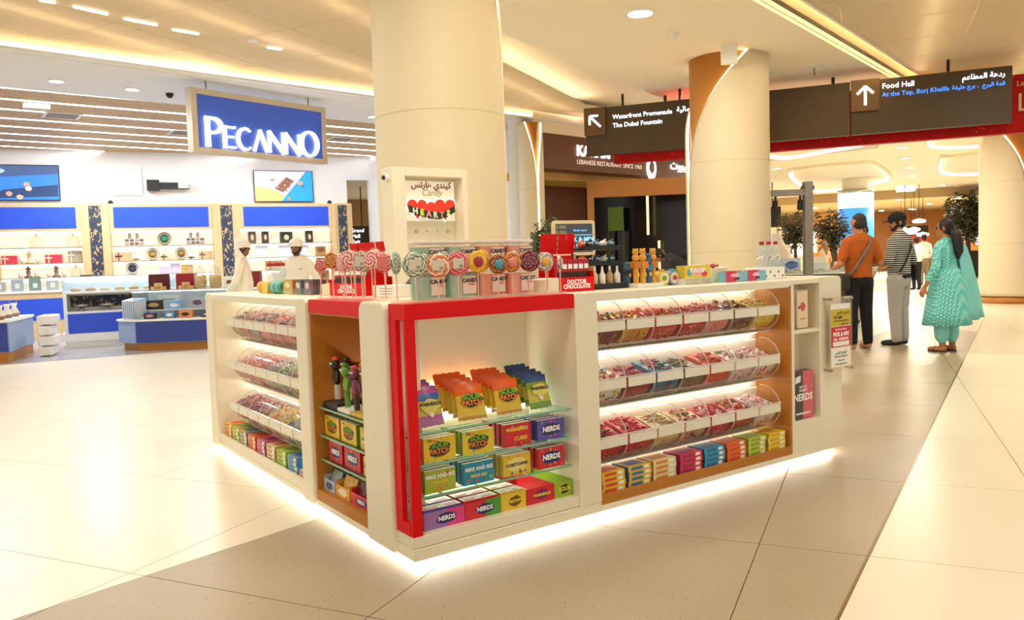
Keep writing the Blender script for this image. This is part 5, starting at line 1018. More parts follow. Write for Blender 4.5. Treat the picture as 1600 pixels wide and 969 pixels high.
tower(.46, Zs[2], 'cream tiered ornament between the two red gift boxes', 'd8b890'); tower(.42, Zs[3], 'small dark ornament on the third left shelf', '6a4a40'); tower(.98, Zs[3], 'small brown ornament on the third left shelf near the cloche', '7a5a58')
for k, (s, w, h, c, lab) in enumerate(((5.36, .18, .3, '6a5a44', 'narrow dark brown book-like box on the top right shelf, first'), (5.68, .16, .3, '4a3a34', 'narrow dark brown book-like box on the top right shelf, second'), (6.2, .3, .28, '3a3634', 'square black box with pale emblem on the top right shelf'), (6.78, .18, .3, '3f3a38', 'narrow black box with pale emblem on the top right shelf'))):
    g = gift(s, Zs[1], w, h, c, None, lab); splat_at(g, 0, h * .5, w * .4, h * .5, 'd8c8a0', f'em{k}', -.006)
for k, (s, w) in enumerate(((5.58, .3), (6.2, .42), (6.62, .26))): gift(s, Zs[2], w, .3, 'e4e8ee', None, f'white box with faint print on the second right shelf, {ORD[k]} from the left')
gift(5.9, Zs[3], .5, .24, 'd8a868', 'b8503a', 'amber basket-like gift box behind the two shop men')
for k in range(3):
    g = gift(7.06 + .03 * (k % 2), [.951, 1.292, 1.622][k], .36 - .06 * k, [.3, .29, .25][k], 'b8905c', None, f'brown round-topped box in the pile by the second man, {["lowest", "middle", "topmost"][k]}'); splat_at(g, 0, .16, .2, .12, '8a5a34', f'bb{k}', -.006)
# ---- display counters in front
WG = clear('case_glass', 'eef6fb', .93)
def at(x, y, z=0): return (x, y, z)
# counter A: white pastry case, front faces the camera side
t = thing('pastry_counter', 'white pastry case with glass top and cobalt front panel', 'counter', (.1, 13.3, 0), math.radians(-8))
MB().box(0, 1.9, 0, .7, 0, .12).build('plinth', WPLAS, t); MB().box(-.04, 1.94, -.04, .72, .12, .26).build('foot_step', WPLAS, t); MB().box(0, 1.9, .0, .7, .26, .66).build('body', WPLAS, t); MB().box(.06, 1.84, -.02, -.002, .27, .62).build('blue_panel', BLUE, t)
MB().box(0, .06, 0, .7, .66, .98).box(1.84, 1.9, 0, .7, .66, .98).box(.06, 1.84, .55, .7, .66, .98).build('niche_sides', WPLAS, t); MB().box(.1, 1.8, .535, .549, .72, .93).build('pierced_panel', ORN, t); MB().box(0, 1.9, 0, .7, .98, 1.02).build('deck', WPLAS, t)
MB().box(0, 1.9, 0, .012, 1.02, 1.28).box(0, .012, .012, .7, 1.02, 1.28).box(1.888, 1.9, .012, .7, 1.02, 1.28).box(0, 1.9, 0, .7, 1.28, 1.292).build('glass_hood', WG, t); MB().box(.03, 1.87, .6, .66, 1.24, 1.27).build('light_bar', LED, t); MB().box(0, 1.9, .66, .7, 1.02, 1.28).build('rear_panel', mat('frost_panel', 'cfd8e0', .4), t)
for k in range(4):
    o = thing('silver_bowl', f'silver footed bowl in the pastry case niche, {ORD[k]} from the left', 'bowl', (.1 + (.28 + k * .42) * math.cos(-.14) + .25 * .14, 13.3 + (.28 + k * .42) * math.sin(-.14) + .25, .6605), group='silver bowls in the pastry case'); MB().lathe([(0, 0), (.07, 0), (.02, .03), (.02, .05), (.1, .07), (.15, .12), (.14, .12), (.02, .06)], 16).build('bowl', CHROME, o)
for k in range(7):
    o = MB().lathe([(0, 0), (.08, 0), (.1, .03), (.05, .06), (0, .07)], 12).build('pastry', pm(['d8a86a', 'c8904a', 'e0c08a'][k % 3]), loc=(.1 + (.2 + k * .24) + .05, 13.3 - .03 * k + .3, 1.0205)); tag(o, f'golden pastry under the glass hood, {ORD[k]} from the left', 'pastry', 'pastries under the glass hood')
# counter B: navy chocolate counter with chamfered end
tB = thing('chocolate_counter', 'navy chocolate counter with glass top and chamfered left end', 'counter', (.96, 11.68, 0), math.radians(-32))
polyB = [(0, 0), (2.4, 0), (2.4, .75), (-.42, .75), (-.42, .38)]
MB().prism([(.06, .05), (2.36, .05), (2.36, .72), (-.34, .72), (-.34, .4)], 0, .13).build('oak_plinth', WOOD, tB); MB().prism(polyB, .13, .50).build('body', mat('pale_blue_lacquer', '8fa6cc', .4), tB); MB().box(.03, 2.4, -.012, -.001, .14, .49).build('navy_panel', BLUED, tB); MB().prism([(-.02, -.03), (2.42, -.03), (2.42, .77), (-.45, .77), (-.45, .38)], .50, .53).build('deck', WPLAS, tB)
MB().box(0, 2.4, .02, .03, .84, 1.0).box(0, 2.4, .03, .72, 1.0, 1.012).box(0, .01, .02, .72, .53, 1.0).build('glass_hood', WG, tB); MB().box(0, 2.4, .68, .72, .53, 1.0).build('rear_panel', mat('frost_panel', 'cfd8e0', .4), tB); MB().box(0, 2.4, -.01, .0, .9935, 1.0).build('glass_rim', LED, tB)
MB().box(0, 2.4, .3, .68, .66, .675).build('inner_shelf', WPLAS, tB)
def onB(x, y, z): a = math.radians(-32); return (.96 + x * math.cos(a) - y * math.sin(a), 11.68 + x * math.sin(a) + y * math.cos(a), z)
for k, (x, y, z, w, h, c, d_) in enumerate(((.22, .12, .531, .2, .1, '3a3a40', 'black box with pink squares'), (.55, .12, .531, .16, .12, '5a8ac0', 'pale blue box'), (.82, .12, .531, .22, .13, 'e08a4a', 'orange and black box'), (1.2, .12, .531, .24, .1, '46505a', 'grey box'), (.2, .36, .676, .3, .17, '2a2624', 'black box with tan chocolates'), (.55, .36, .676, .25, .14, '8ab4e0', 'light blue box'), (.95, .36, .676, .26, .2, 'b8b4c0', 'lilac box with emblem'), (1.35, .36, .676, .2, .16, 'b0bcc8', 'silver box'))):
    o = thing('chocolate_box', f'{d_} inside the navy counter', 'chocolate box', onB(x, y, z), math.radians(-32), 'boxes inside the navy counter'); MB().box(-w / 2, w / 2, 0, .07, 0, h).build('box', pm(c), o, .003); splat_at(o, 0, h * .5, w * .6, h * .45, ['e090b0', 'efe6d4', '2a2624', 'd8d0c8', 'c89a6a', 'ffffff', '6a4a6a', 'efe6d4'][k], f'cb{k}', -.004)
for k, (x, w, h, lab) in enumerate(((.40, .42, .26, 'grey-white price card standing in the navy counter'), (1.05, .2, .2, 'blue framed card standing in the navy counter'), (1.4, .2, .2, 'pale framed card standing in the navy counter, right of the blue one'))):
    o = thing('price_card', lab, 'card', onB(x, .55, .676), math.radians(-32)); MB().box(-w / 2, w / 2, 0, .01, 0, h).build('card', pm(['d8d4cc', '5a8ac0', 'b0a890'][k]), o); MB().box(-w / 2 + .02, w / 2 - .02, -.003, -.001, .02, h - .02).build('paper', WPLAS, o); MB().box(-w / 4, w / 4, -.005, -.0035, h * .6, h * .68).build('print_line', mat('grey_print', '9a9488', .6), o)
for k in range(7):
    o = MB().box(-.012, .012, 0, .22, 0, .34).build('chocolate_slab', mat('wrapped_slab', 'c8d0dc', .3, noise=(20, .15)), None, .004, loc=onB(-.34 + k * .052, .40 - k * .045, .531), rot=(math.radians(12), .3, math.radians(-62))); tag(o, f'upright wrapped chocolate slab on the chamfered counter end, {ORD[k]} from the left', 'chocolate slab', 'wrapped slabs on the counter end')
# goods on top of counter B
def ontop(name, x, y, label, cat): return thing(name, label, cat, onB(x, y, 1.0125), math.radians(-32))
for k, x in enumerate((.25, .72)):
    o = ontop('red_panel_box', x, .55, ['dark red panel box on the navy counter, left one', 'bright red panel box on the navy counter, right one'][k], 'gift box'); MB().box(-.18, .18, 0, .03, 0, .27).build('panel', pm(['5a141a', 'a0141c'][k]), o)
    for j, (dx, z) in enumerate(((-.085, 0), (.045, 0), (-.02, .0605))):
        q = MB().box(-.05, .05, -.05, .05, 0, .06).build('wafer_block', pm('d8b070'), None, .006, loc=onB(x + .06 + dx, .40, 1.0125 + z), rot=(0, 0, .3)); tag(q, f'golden wafer block before the {["dark", "bright"][k]} red panel, {["left", "right", "top"][j]} one', 'wafer', 'golden wafer blocks')
for k, x in enumerate((1.0, 1.25)):
    o = ontop('glass_jar', x, .45, ['tall glass jar full of golden sweets on the navy counter', 'second glass jar of golden sweets beside the white card'][k], 'jar'); MB().lathe([(0, 0), (.10, 0), (.11, .06), (.11, .26), (.07, .31), (.08, .34), (.02, .4), (0, .42)], 18).build('jar_glass', clear('jar_glass', 'f6f8f8', .8), o); f = MB(); rnd = random.Random(k)
    for i in range(60): a = rnd.random() * 6.28; f.ball((.075 * math.cos(a), .075 * math.sin(a), .032 + rnd.random() * .19), .024, 6)
    f.lathe([(0, .01), (.075, .01), (.075, .22), (0, .23)], 12); f = f.build('gold_sweets', pm('d8ac2e'), o); f['kind'] = 'stuff'
o = ontop('photo_card', 1.50, .4, 'white card with dates picture on the navy counter', 'card'); MB().box(-.1, .1, 0, .012, 0, .2).build('card', WPLAS, o); splat_at(o, 0, .1, .1, .07, '8a4a40', 'dates', -.003)
o = ontop('dark_red_box', 1.85, .5, 'dark red box on the counter behind the first shop man', 'gift box'); MB().box(-.16, .16, 0, .14, 0, .27).build('box', pm('8a1418'), o, .004)
# left counter (C) with cloches
tC = thing('confection_counter', 'navy confection counter with glass domes at the left edge', 'counter', (-.85, 11.55, 0), math.radians(75))
MB().box(0, 1.7, 0, 1.2, 0, .16).build('oak_plinth', WOOD, tC); MB().box(-.02, 1.72, -.02, 1.25, .16, .62).build('body', mat('pale_blue_lacquer', '8fa6cc', .4), tC); MB().box(-.035, -.022, 0, 1.2, .17, .61).build('navy_panel', BLUED, tC); MB().box(-.04, 1.74, -.04, 1.27, .62, .66).build('deck', WPLAS, tC)
for k in range(6):
    a = math.radians(75); x, y = .12 + .24 * k, .12 + .05 * (k % 2); o = thing('wrapped_pot', f'white wrapped confection pot on the left counter, {ORD[k]} from the front', 'pot', (-.85 + x * math.cos(a) - y * math.sin(a), 11.55 + x * math.sin(a) + y * math.cos(a), .6605), group='wrapped pots on the left counter'); MB().lathe([(0, 0), (.06, 0), (.08, .06), (.03, .16), (.05, .22), (0, .2)], 10).build('wrap', pm('efe8dc'), o); MB().cyl((.0, 0, .18), (.05, 0, .27), .006, n=6).build('stick', WOOD, o); MB().lathe([(.062, .0), (.083, .05), (.08, .06)], 10).build('ribbon', pm('8a6a58'), o)
o = thing('glass_dome', 'clear low glass dome on the left counter corner', 'cloche', (-1.45, 11.75, .6605)); MB().lathe([(.17, 0), (.17, .06), (.14, .13), (.08, .17), (0, .18)], 20).build('dome', clear('cloche_glass', 'fbf6ea', .8), o); MB().lathe([(0, 0), (.15, 0), (.12, .04), (0, .06)], 16).build('sweets', pm('e0d0b0'), o)
# stacked white drawers beside it
t = thing('tray_stack', 'stack of white rounded trays at the end of the left counter', 'drawers', (-.42, 12.1, 0), math.radians(-15))
for k in range(4): MB().box(0, .2 + .05 * (k % 2), 0, .6, .01 + k * .17, .16 + k * .17).build('drawer', WPLAS, t, .02)
# back counter in front of the left bay with gift packs
t = thing('rear_counter', 'oak rear counter with cobalt panel and gift packs on top', 'counter', (-1.3, 16.4, 0), math.radians(-4)); MB().box(0, 3.1, 0, .7, 0, .98).build('body', OAK, t); MB().box(.1, 3.0, -.015, -.002, .4, .85).build('cobalt_panel', BLUE, t); MB().box(-.03, 3.13, -.04, .72, .98, 1.02).build('deck', WPLAS, t); MB().box(0, 3.1, 0, .01, 1.02, 1.3).build('glass_front', WG, t)
for k in range(8):
    c, d_ = [('a8967c', 'taupe'), ('9a9a98', 'grey'), ('6a7a58', 'olive'), ('b0a490', 'beige'), ('c8a468', 'amber'), ('302a28', 'black'), ('d8907a', 'coral'), ('8a5a40', 'brown')][k]
    o = thing('gift_pack', f'{d_} gift pack on the rear oak counter', 'gift pack', (-.7 + .32 * k, 16.62 - .02 * k, 1.0205), -.07, 'gift packs on the rear counter'); MB().box(-.11, .11, 0, .2, 0, .2 + .05 * (k % 3)).build('pack', pm(c), o, .006); MB().box(-.04, .04, -.006, -.001, .06, .16).build('pack_label', pm('e8e0d4'), o)
# hanging blue shop sign
SD = 12.2; pS = D(303, 237, SD); pE = D(512, 250, SD * 1.159); wS = (Vector((pE.x, pE.y)) - Vector((pS.x, pS.y))).length; aS = math.atan2(pE.y - pS.y, pE.x - pS.x)
zb, zt = D(303, 237, SD).z, D(297, 135, SD).z
t = thing('shop_sign', 'blue hanging shop sign with white lit letters in a champagne frame', 'sign', (pS.x, pS.y, zb), aS); hS = zt - zb
FRM = mat('champagne_frame', 'cfc6b2', .4, .35)
MB().box(.09, wS - .09, .02, .12, .08, hS - .09).build('blue_board', mat('sign_blue', '3350a8', .4, emit=.35, ecol='3a5cc0'), t)
MB().box(0, wS, 0, .16, 0, .08).build('frame_bottom', FRM, t); MB().box(0, wS, 0, .16, hS - .09, hS).build('frame_top', FRM, t); MB().box(0, .09, 0, .16, .08, hS - .09).build('frame_side', FRM, t); MB().box(wS - .09, wS, 0, .16, .08, hS - .09).build('frame_side', FRM, t)
for x in (.3, wS - .3): MB().cyl((x, .08, hS), (x, .08, 4.235 - zb), .012, n=8).build('hanger', GREY, t)
LW = mat('lit_letter', 'ffffff', .4, emit=3.2, ecol='ffffff'); yb = .10; y0, y1 = -.03, .02
def stroke(pts, w, dev=None):
    out, back = [], []
    for i, p_ in enumerate(pts):
        a = Vector(pts[max(0, i - 1)]); b = Vector(pts[min(len(pts) - 1, i + 1)]); d = (b - a).normalized(); n = Vector((-d.y, d.x)); ww = (w[i] if isinstance(w, list) else w) / 2
        out.append((p_[0] + n.x * ww, p_[1] + n.y * ww)); back.append((p_[0] - n.x * ww, p_[1] - n.y * ww))
    return out + back[::-1]
def letter(ch, x, h, w):
    mb = MB(); P_ = lambda poly: mb.prism(poly[::-1], y0, y1, fr='xz'); z = yb; S = h * .15
    V_ = lambda x_, z0, z1, s=S: P_([(x_ - s / 2 * 1.25, z0), (x_ + s / 2 * 1.25, z0), (x_ + s / 2, z0 + h * .12), (x_ + s / 2, z1 - h * .1), (x_ + s / 2 * 1.2, z1), (x_ - s / 2 * 1.2, z1), (x_ - s / 2, z1 - h * .1), (x_ - s / 2, z0 + h * .12)][::-1])
    if ch == 'P':
        V_(x + S * .6, z, z + h); pts = [(x + S * .6, z + h * .96)] + [(x + w * .45 + w * .5 * math.cos(q), z + h * .72 + h * .24 * math.sin(q)) for q in [PI / 2 - i * PI / 10 for i in range(11)]] + [(x + S * .6, z + h * .48)]; P_(stroke(pts, [S * .45] + [S * (.5 + .5 * math.sin(i * PI / 10)) for i in range(11)] + [S * .35]))
    elif ch == 'E':
        V_(x + S * .6, z, z + h)
        for k, zz in enumerate((.05, .52, .95)): P_(stroke([(x + S * .6, z + h * zz), (x + w * (.8 if k == 1 else .95), z + h * (zz + .01))], [S * .4, S * .55]))
    elif ch == 'C':
        pts = [(x + w * .55 + w * .48 * math.cos(q), z + h * .5 + h * .48 * math.sin(q)) for q in [math.radians(48 + i * 264 / 16) for i in range(17)]]; P_(stroke(pts, [S * (.35 + .65 * math.sin(PI * i / 16)) for i in range(17)]))
    elif ch == 'A': P_(stroke([(x + S * .3, z), (x + w * .5, z + h)], [S * .75, S * .5])); P_(stroke([(x + w * .46, z + h), (x + w - S * .2, z)], [S * .9, S * 1.05]))
    elif ch == 'N': V_(x + S * .4, z, z + h, S * .7); P_(stroke([(x + S * .2, z + h), (x + w - S * .2, z)], [S * .9, S * 1.05])); V_(x + w - S * .4, z, z + h, S * .6)
    elif ch == 'O':
        pts = [(x + w * .5 + w * .46 * math.cos(q), z + h * .5 + h * .48 * math.sin(q)) for q in [2 * PI * i / 28 for i in range(29)]]; P_(stroke(pts, [S * (.45 + .6 * abs(math.cos(2 * PI * i / 28))) for i in range(29)]))
    return mb
xx = .20; k = (wS - .40) / 6.05
for i, (ch, w_, h_) in enumerate((('P', .82, 1.0), ('E', .66, .76), ('C', .80, .76), ('A', .78, .76), ('N', .88, .76), ('N', .88, .76), ('O', 1.02, .92))):
    letter(ch, xx, h_ * hS * .47, w_ * k).build('letter', LW, t); xx += (w_ + .035) * k
# blue poster on the right wall, doorway bits
q = D(596, 330, 19.3); t = thing('wall_poster', 'tall blue and sand poster on the white shop wall', 'poster', (8.53, 16.2, 0), math.radians(-87)); MB().box(-1.0, 1.0, -.03, -.005, 1.05, 3.2).build('frame', GREY, t); MB().box(-.97, .97, -.04, -.031, 2.1, 3.17).build('sky_print', mat('glow_sky', '3f86d8', .5, emit=.5), t); MB().box(-.97, .97, -.04, -.031, 1.55, 2.1).build('skyline_print', mat('glow_city', '8a8a88', .5, emit=.3, noise=(9, .4)), t); MB().box(-.97, .97, -.04, -.031, 1.08, 1.55).build('sand_print', mat('glow_sand', 'c89a4a', .5, emit=.4, noise=(6, .3)), t)
# ================================================================== OVERHEAD DIRECTION SIGNS
A0 = D(914, 172, 15.6); A1 = D(1583, 100, 13.0); aD = math.atan2(A1.y - A0.y, A1.x - A0.x); LD = math.hypot(A1.x - A0.x, A1.y - A0.y)
uD = Vector((math.cos(aD), math.sin(aD), 0)); nD = Vector((-math.sin(aD), math.cos(aD), 0)); A0g = Vector((A0.x, A0.y, 0))
def sD(px, py, off=0):
    d = ray(px, py); t_ = ((A0g + nD * off - CAM).dot(nD)) / d.dot(nD); q = CAM + d * t_; return (q - A0g).dot(uD), q.z
Z0, Z1 = 3.29, 4.19
BRZ = mat('bronze_sign', '4f402c', .42, .35, noise=(2, .1)); BRZ2 = mat('bronze_plate', '6b5030', .4, .35)
SGW = mat('lit_sign_white', 'f4f8ff', .4, emit=2.6, ecol='e8f0ff'); SGB = mat('lit_sign_blue', '3f8cff', .4, emit=2.2, ecol='2f7cff')
xs_ = [0, sD(1130, 200)[0], sD(1329, 150)[0], LD]
labs = ['dark bronze overhead sign reading Waterfront Promenade, left of the column', 'blank dark bronze overhead sign panel right of the column', 'dark bronze overhead sign with up arrow reading Food Hall']
def arrow(mb, cx, cz, s, ang):
    R_ = Matrix.Rotation(ang, 2)
    for a, b in (((0, -1), (0, 1)), ((0, 1), (-.78, .22)), ((0, 1), (.78, .22))):
        p_, q_ = R_ @ Vector(a), R_ @ Vector(b); poly = stroke([(cx + p_.x * s, cz + p_.y * s), (cx + q_.x * s, cz + q_.y * s)], s * .26); mb.prism(poly[::-1], -.055, -.05, fr='xz')
    return mb
for i in range(3):
    x0, x1 = xs_[i] + .008, xs_[i + 1] - .008; q = A0g + uD * x0; t = thing('direction_sign', labs[i], 'sign', (q.x, q.y, Z0), aD, 'overhead direction signs'); w = x1 - x0; h = Z1 - Z0
    MB().box(0, w, 0, .12, 0, h).build('board', BRZ, t, .004)
    for fx in ((.22,) if i == 1 else (.28, .7) if i == 0 else (.62,)): MB().cyl((w * fx, .06, h), (w * fx, .06, HC - Z0 + .02), .025, n=8).build('hanger', BLACK, t)
    if i == 0:
        pw = sD(946, 190)[0]; MB().box(-.02, pw, -.05, -.002, h - .52, h + .01).build('arrow_plate', BRZ2, t, .004); arrow(MB(), pw / 2, h - .255, .15, math.radians(45)).build('arrow', SGW, t)
        xt = sD(957, 180)[0]
        letters('Waterfront Promenade', .118, SGW, t, (xt - x0, -.006, h - .20), align='LEFT', bold=.004, depth=.01); letters('The Dubai Fountain', .118, SGW, t, (xt - x0, -.006, h - .36), align='LEFT', bold=.004, depth=.01)
        xr = sD(1083, 170)[0]; letters(arabic('الممشى المائية'.replace('ى', 'ي')), .125, SGW, t, (xr - x0 + .45, -.006, h - .18), align='RIGHT', bold=.01, depth=.01); letters(arabic('دبي مول'), .125, SGW, t, (xr - x0 + .45, -.006, h - .34), align='RIGHT', bold=.01, depth=.01)
    if i == 2:
        pw = sD(1374, 140)[0] - x0; MB().box(-.004, pw, -.05, -.002, h - .52, h + .01).build('arrow_plate', BRZ2, t, .004); arrow(MB(), pw / 2, h - .265, .16, 0).build('arrow', SGW, t)
        xt = sD(1378, 130)[0] - x0; letters('Food Hall', .125, SGW, t, (xt, -.006, h - .13), align='LEFT', bold=.004, depth=.01); letters('At the Top, Burj Khalifa', .104, SGB, t, (xt, -.006, h - .27), align='LEFT', bold=.002, depth=.01)
        letters(arabic('ردهة المطاعم'), .115, SGW, t, (w - .1, -.006, h - .12), align='RIGHT', bold=.012, depth=.01); letters(arabic('قمة البرج'), .088, SGB, t, (w - .1, -.006, h - .27), align='RIGHT', bold=.012, depth=.01); letters(arabic('برج خليفة') + ' ،', .088, SGB, t, (w - .47, -.006, h - .27), align='RIGHT', bold=.012, depth=.01)
# red patterned banner behind
REDP = mat('red_pattern', 'c01c1c', .6, spec=.2, fn=ramp_tex('voronoi', [(0, 'e0603a'), (.12, 'cc1a16'), (.3, 'bc1210')], 9))
s0, _ = sD(960, 240, .45); q = A0g + nD * .45 + uD * s0; zb_ = sD(1400, 222, .45)[1]
t = thing('red_banner', 'long red patterned fascia banner behind the direction signs', 'banner', (q.x, q.y, zb_), aD); MB().box(0, 10.2 - s0, 0, .18, 0, 4.12 - zb_).build('banner_board', REDP, t)
sR = sD(1586, 150, .45)[0] - s0; letters('Level', .12, mat('banner_gold', 'e8cda0', .5), t, (sR + .02, -.004, .80), align='LEFT'); letters('LG', .42, MATS['banner_gold'], t, (sR + .02, -.004, .48), align='LEFT')
for x in (1, 4, 7): MB().cyl((x, .09, 4.12 - zb_), (x, .09, HC - zb_ + .02), .03, n=8).build('hanger', BLACK, t)

# ================================================================== LEBANESE RESTAURANT
RA = math.radians(7); RD = 17.0; F0 = D(848, 262, RD); zF0, zF1 = 3.26, 4.0
def rp(x, y=0): return Vector((F0.x + x * math.cos(RA) - y * math.sin(RA), F0.y + x * math.sin(RA) + y * math.cos(RA), 0))
def sR_(px, py, off=0):
    n = Vector((-math.sin(RA), math.cos(RA), 0)); d = ray(px, py); q = CAM + d * ((rp(0, off) - CAM).dot(n) / d.dot(n)); return (q - rp(0)).dot(Vector((math.cos(RA), math.sin(RA), 0))), q.z
WAL = mat('walnut', '6a3c22', .45, noise=(5, .16, (1, 1, 14))); GOLDW = mat('golden_oak', 'b07a34', .4, noise=(4, .08))
t = thing('restaurant_fascia', 'walnut restaurant fascia with white lit letters and crest', 'sign', (rp(0).x, rp(0).y, 0), RA)
L_ = sR_(1140, 260)[0]
MB().box(0, L_, 0, .5, zF0, zF1 + .02).build('fascia_board', WAL, t); 
xk, zk = sR_(900, 236); letters('KARAM', .33, LW, t, (xk, -.02, zk), align='LEFT', bold=.012, depth=.04); letters('BEIRUT', .33, LW, t, (xk + 1.55, -.02, zk), align='LEFT', bold=.012, depth=.04)
xk, zk = sR_(901, 253); letters('LEBANESE RESTAURANT SINCE 1960', .14, mat('fascia_text', 'e8d8c4', .5, emit=.6), t, (xk, -.006, zk), align='LEFT', depth=.01, bold=.005)
xc_, zc_ = sR_(1017, 262); MB().prism([(xc_ + .17 * math.cos(q), zc_ + (.22 if math.sin(q) > 0 else .30) * math.sin(q)) for q in [2 * PI * i / 20 for i in range(20)]], -.03, 0, fr='xz').build('crest', LW, t); splat_at(t, xc_, zc_, .2, .3, '7a5a4a', 'crest', -.034)
xk, zk = sR_(1075, 262); letters(arabic('كرم بيروت'), .30, LW, t, (xk + .45, -.02, zk + .02), align='RIGHT', bold=.005, depth=.04); letters(arabic('مطعم لبناني منذ'), .16, MATS['fascia_text'], t, (xk + .35, -.006, zk - .3), align='RIGHT')
# entrance soffit, side wall, beam, dark inner wall
structure(MB().box(0, L_, .5, 4.2, 3.10, 3.26).build('ceiling.004', mat('gold_soffit', 'c9a35a', .6), loc=rp(0), rot=(0, 0, RA)))
structure(MB().box(-.1, sR_(916, 330, 1.6)[0], 1.6, 1.75, 0, 3.10).build('wall_left', WAL, loc=rp(0), rot=(0, 0, RA)))
t = thing('entrance_cabinet', 'dark glazed niche with brass handle in the walnut wall', 'cabinet', (rp(sR_(862, 330, 1.56)[0], 1.56).x, rp(sR_(862, 330, 1.56)[0], 1.56).y, 0), RA); MB().box(.02, .95, -.04, .0, .6, 1.75).build('dark_glass', mat('smoked_glass', '2a1c12', .12), t); MB().cyl((.85, -.06, .9), (.85, -.06, 1.6), .02).build('handle', BRASS, t)
l0, l1 = D(917, 309, 18.3), D(1095, 294, 18.0); t = thing('door_frame', 'golden oak door frame and deep lintel at the restaurant entrance', 'door frame', (l0.x, l0.y, 0), math.atan2(l1.y - l0.y, l1.x - l0.x)); MB().box(0, .16, 0, .2, 0, 3.08).build('jamb', GOLDW, t); MB().box(.16, math.hypot(l1.x - l0.x, l1.y - l0.y), 0, .2, l0.z, 3.08).build('lintel', GOLDW, t)
bl0, bl1 = D(928, 310, 20.2), D(1090, 295, 19.0); aB = math.atan2(bl1.y - bl0.y, bl1.x - bl0.x); lB = math.hypot(bl1.x - bl0.x, bl1.y - bl0.y)
BLK = mat('black_gloss_wall', '100d0a', .18, noise=(3, .3))
structure(MB().box(-.6, lB + .35, 0, .12, 0, 3.1).build('wall_back.002', BLK, loc=(bl0.x, bl0.y, 0), rot=(0, 0, aB)))
GL = mat('gold_line_light', 'ffd89a', emit=2.2, ecol='ffcf8a')
for k, (px, y0_, y1_) in enumerate(((1013, 305, 367), (1054, 305, 370), (1031, 376, 420))):
    q0, q1 = D(px, y0_, 19.3), D(px, y1_, 19.3); o = MB().box(-.025, .025, -.03, .0, 0, q0.z - q1.z).build('line_lamp', GL, loc=(q1.x, q1.y, q1.z), rot=(0, 0, aB)); tag(o, f'thin vertical golden line lamp on the black wall, {["left", "right", "low middle"][k]} one', 'wall lamp', 'golden line lamps')
q = D(963, 345, 19.7); t = thing('green_menu', 'tall green lit menu panel on the black restaurant wall', 'panel', (q.x, q.y, 0), aB); MB().box(-.19, .19, -.06, -.0, 1.98, 2.56).build('green_panel', mat('green_panel', '5f7f2a', .4, emit=.12, noise=(20, .3)), t); MB().box(-.21, -.16, -.06, 0, .3, 1.98).box(.16, .21, -.06, 0, .3, 1.98).build('frame_legs', mat('green_frame', '4a5a24', .5), t)
# white end wall and the small flared pilaster between the shops
q = D(806, 300, 16.6); structure(MB().box(-.12, .16, 0, .5, 0, 4.25).build('wall_end', PLASW, loc=(q.x, q.y, 0), rot=(0, 0, -.61)))
pP = D(831, 300, 16.4); column('round_column', 'slim cream pilaster with golden flared slit left of the restaurant', pP.x, pP.y, .26, 4.1, angc(pP) + .55, .12, 2.4, 2.7, 1.1)
structure(MB().box(0, 12, 0, .15, 4.0, 4.45).build('trim_4', PLAS, loc=rp(-.3, -.05), rot=(0, 0, RA)))
# olive tree beside the entrance
LEAF = mat('olive_leaf', '5f6a48', .5, noise=(6, .2)); LEAFD = mat('dark_leaf', '3a3a20', .5, noise=(6, .25)); BARK = mat('bark', '4f3a26', .8, noise=(9, .2))
def tree(name, label, p, h, cr, cz, m, pot, trunk, seed, n=520, ls=.05):
    rnd = random.Random(seed); t = thing(name, label, 'tree', p); mb = MB()
    for _ in range(n):
        a, e = rnd.random() * 2 * PI, math.asin(rnd.uniform(-1, 1)); rr = cr * (rnd.random() ** .4) * (1 + .25 * math.sin(3 * a + 2 * e + seed)); c = Vector((rr * math.cos(a) * math.cos(e), rr * math.sin(a) * math.cos(e), cz + rr * 1.05 * math.sin(e)))
        d = Vector((rnd.uniform(-1, 1), rnd.uniform(-1, 1), rnd.uniform(-.4, 1))).normalized(); s = d.orthogonal().normalized() * ls * .35; L2 = d * ls * rnd.uniform(.9, 1.6); mb.add([c - L2, c + s, c + L2, c - s], [(0, 1, 2, 3)], 0)
    o = mb.build('foliage', m, t); o['kind'] = 'stuff'
    tm = MB().tube([(0, 0, pot), (.03 * h * .3, 0, cz * .5), (0, .02, cz)], [trunk * 1.2, trunk, trunk * .6], 8)
    for k in range(5): a = k * 1.3; tm.tube([(0, .01, cz * .75), (cr * .4 * math.cos(a), cr * .4 * math.sin(a), cz + .1), (cr * .75 * math.cos(a), cr * .75 * math.sin(a), cz + cr * .4)], [trunk * .6, trunk * .4, trunk * .15], 6)
    tm.build('trunk', BARK, t); k_ = pot
    MB().lathe([(0, 0), (pot * .42, 0), (pot * .55, pot), (pot * .48, pot), (pot * .44, pot * .9), (0, pot * .9)], 20).build('pot', mat('dark_pot', '2a2420', .5), t); return t
q = D(858, 372, 12.5); tree('olive_tree', 'small grey-green olive tree behind the red chocolate display', (q.x, q.y, 0), 1.9, .34, 1.55, LEAF, .5, .025, 3, 1700, .045)

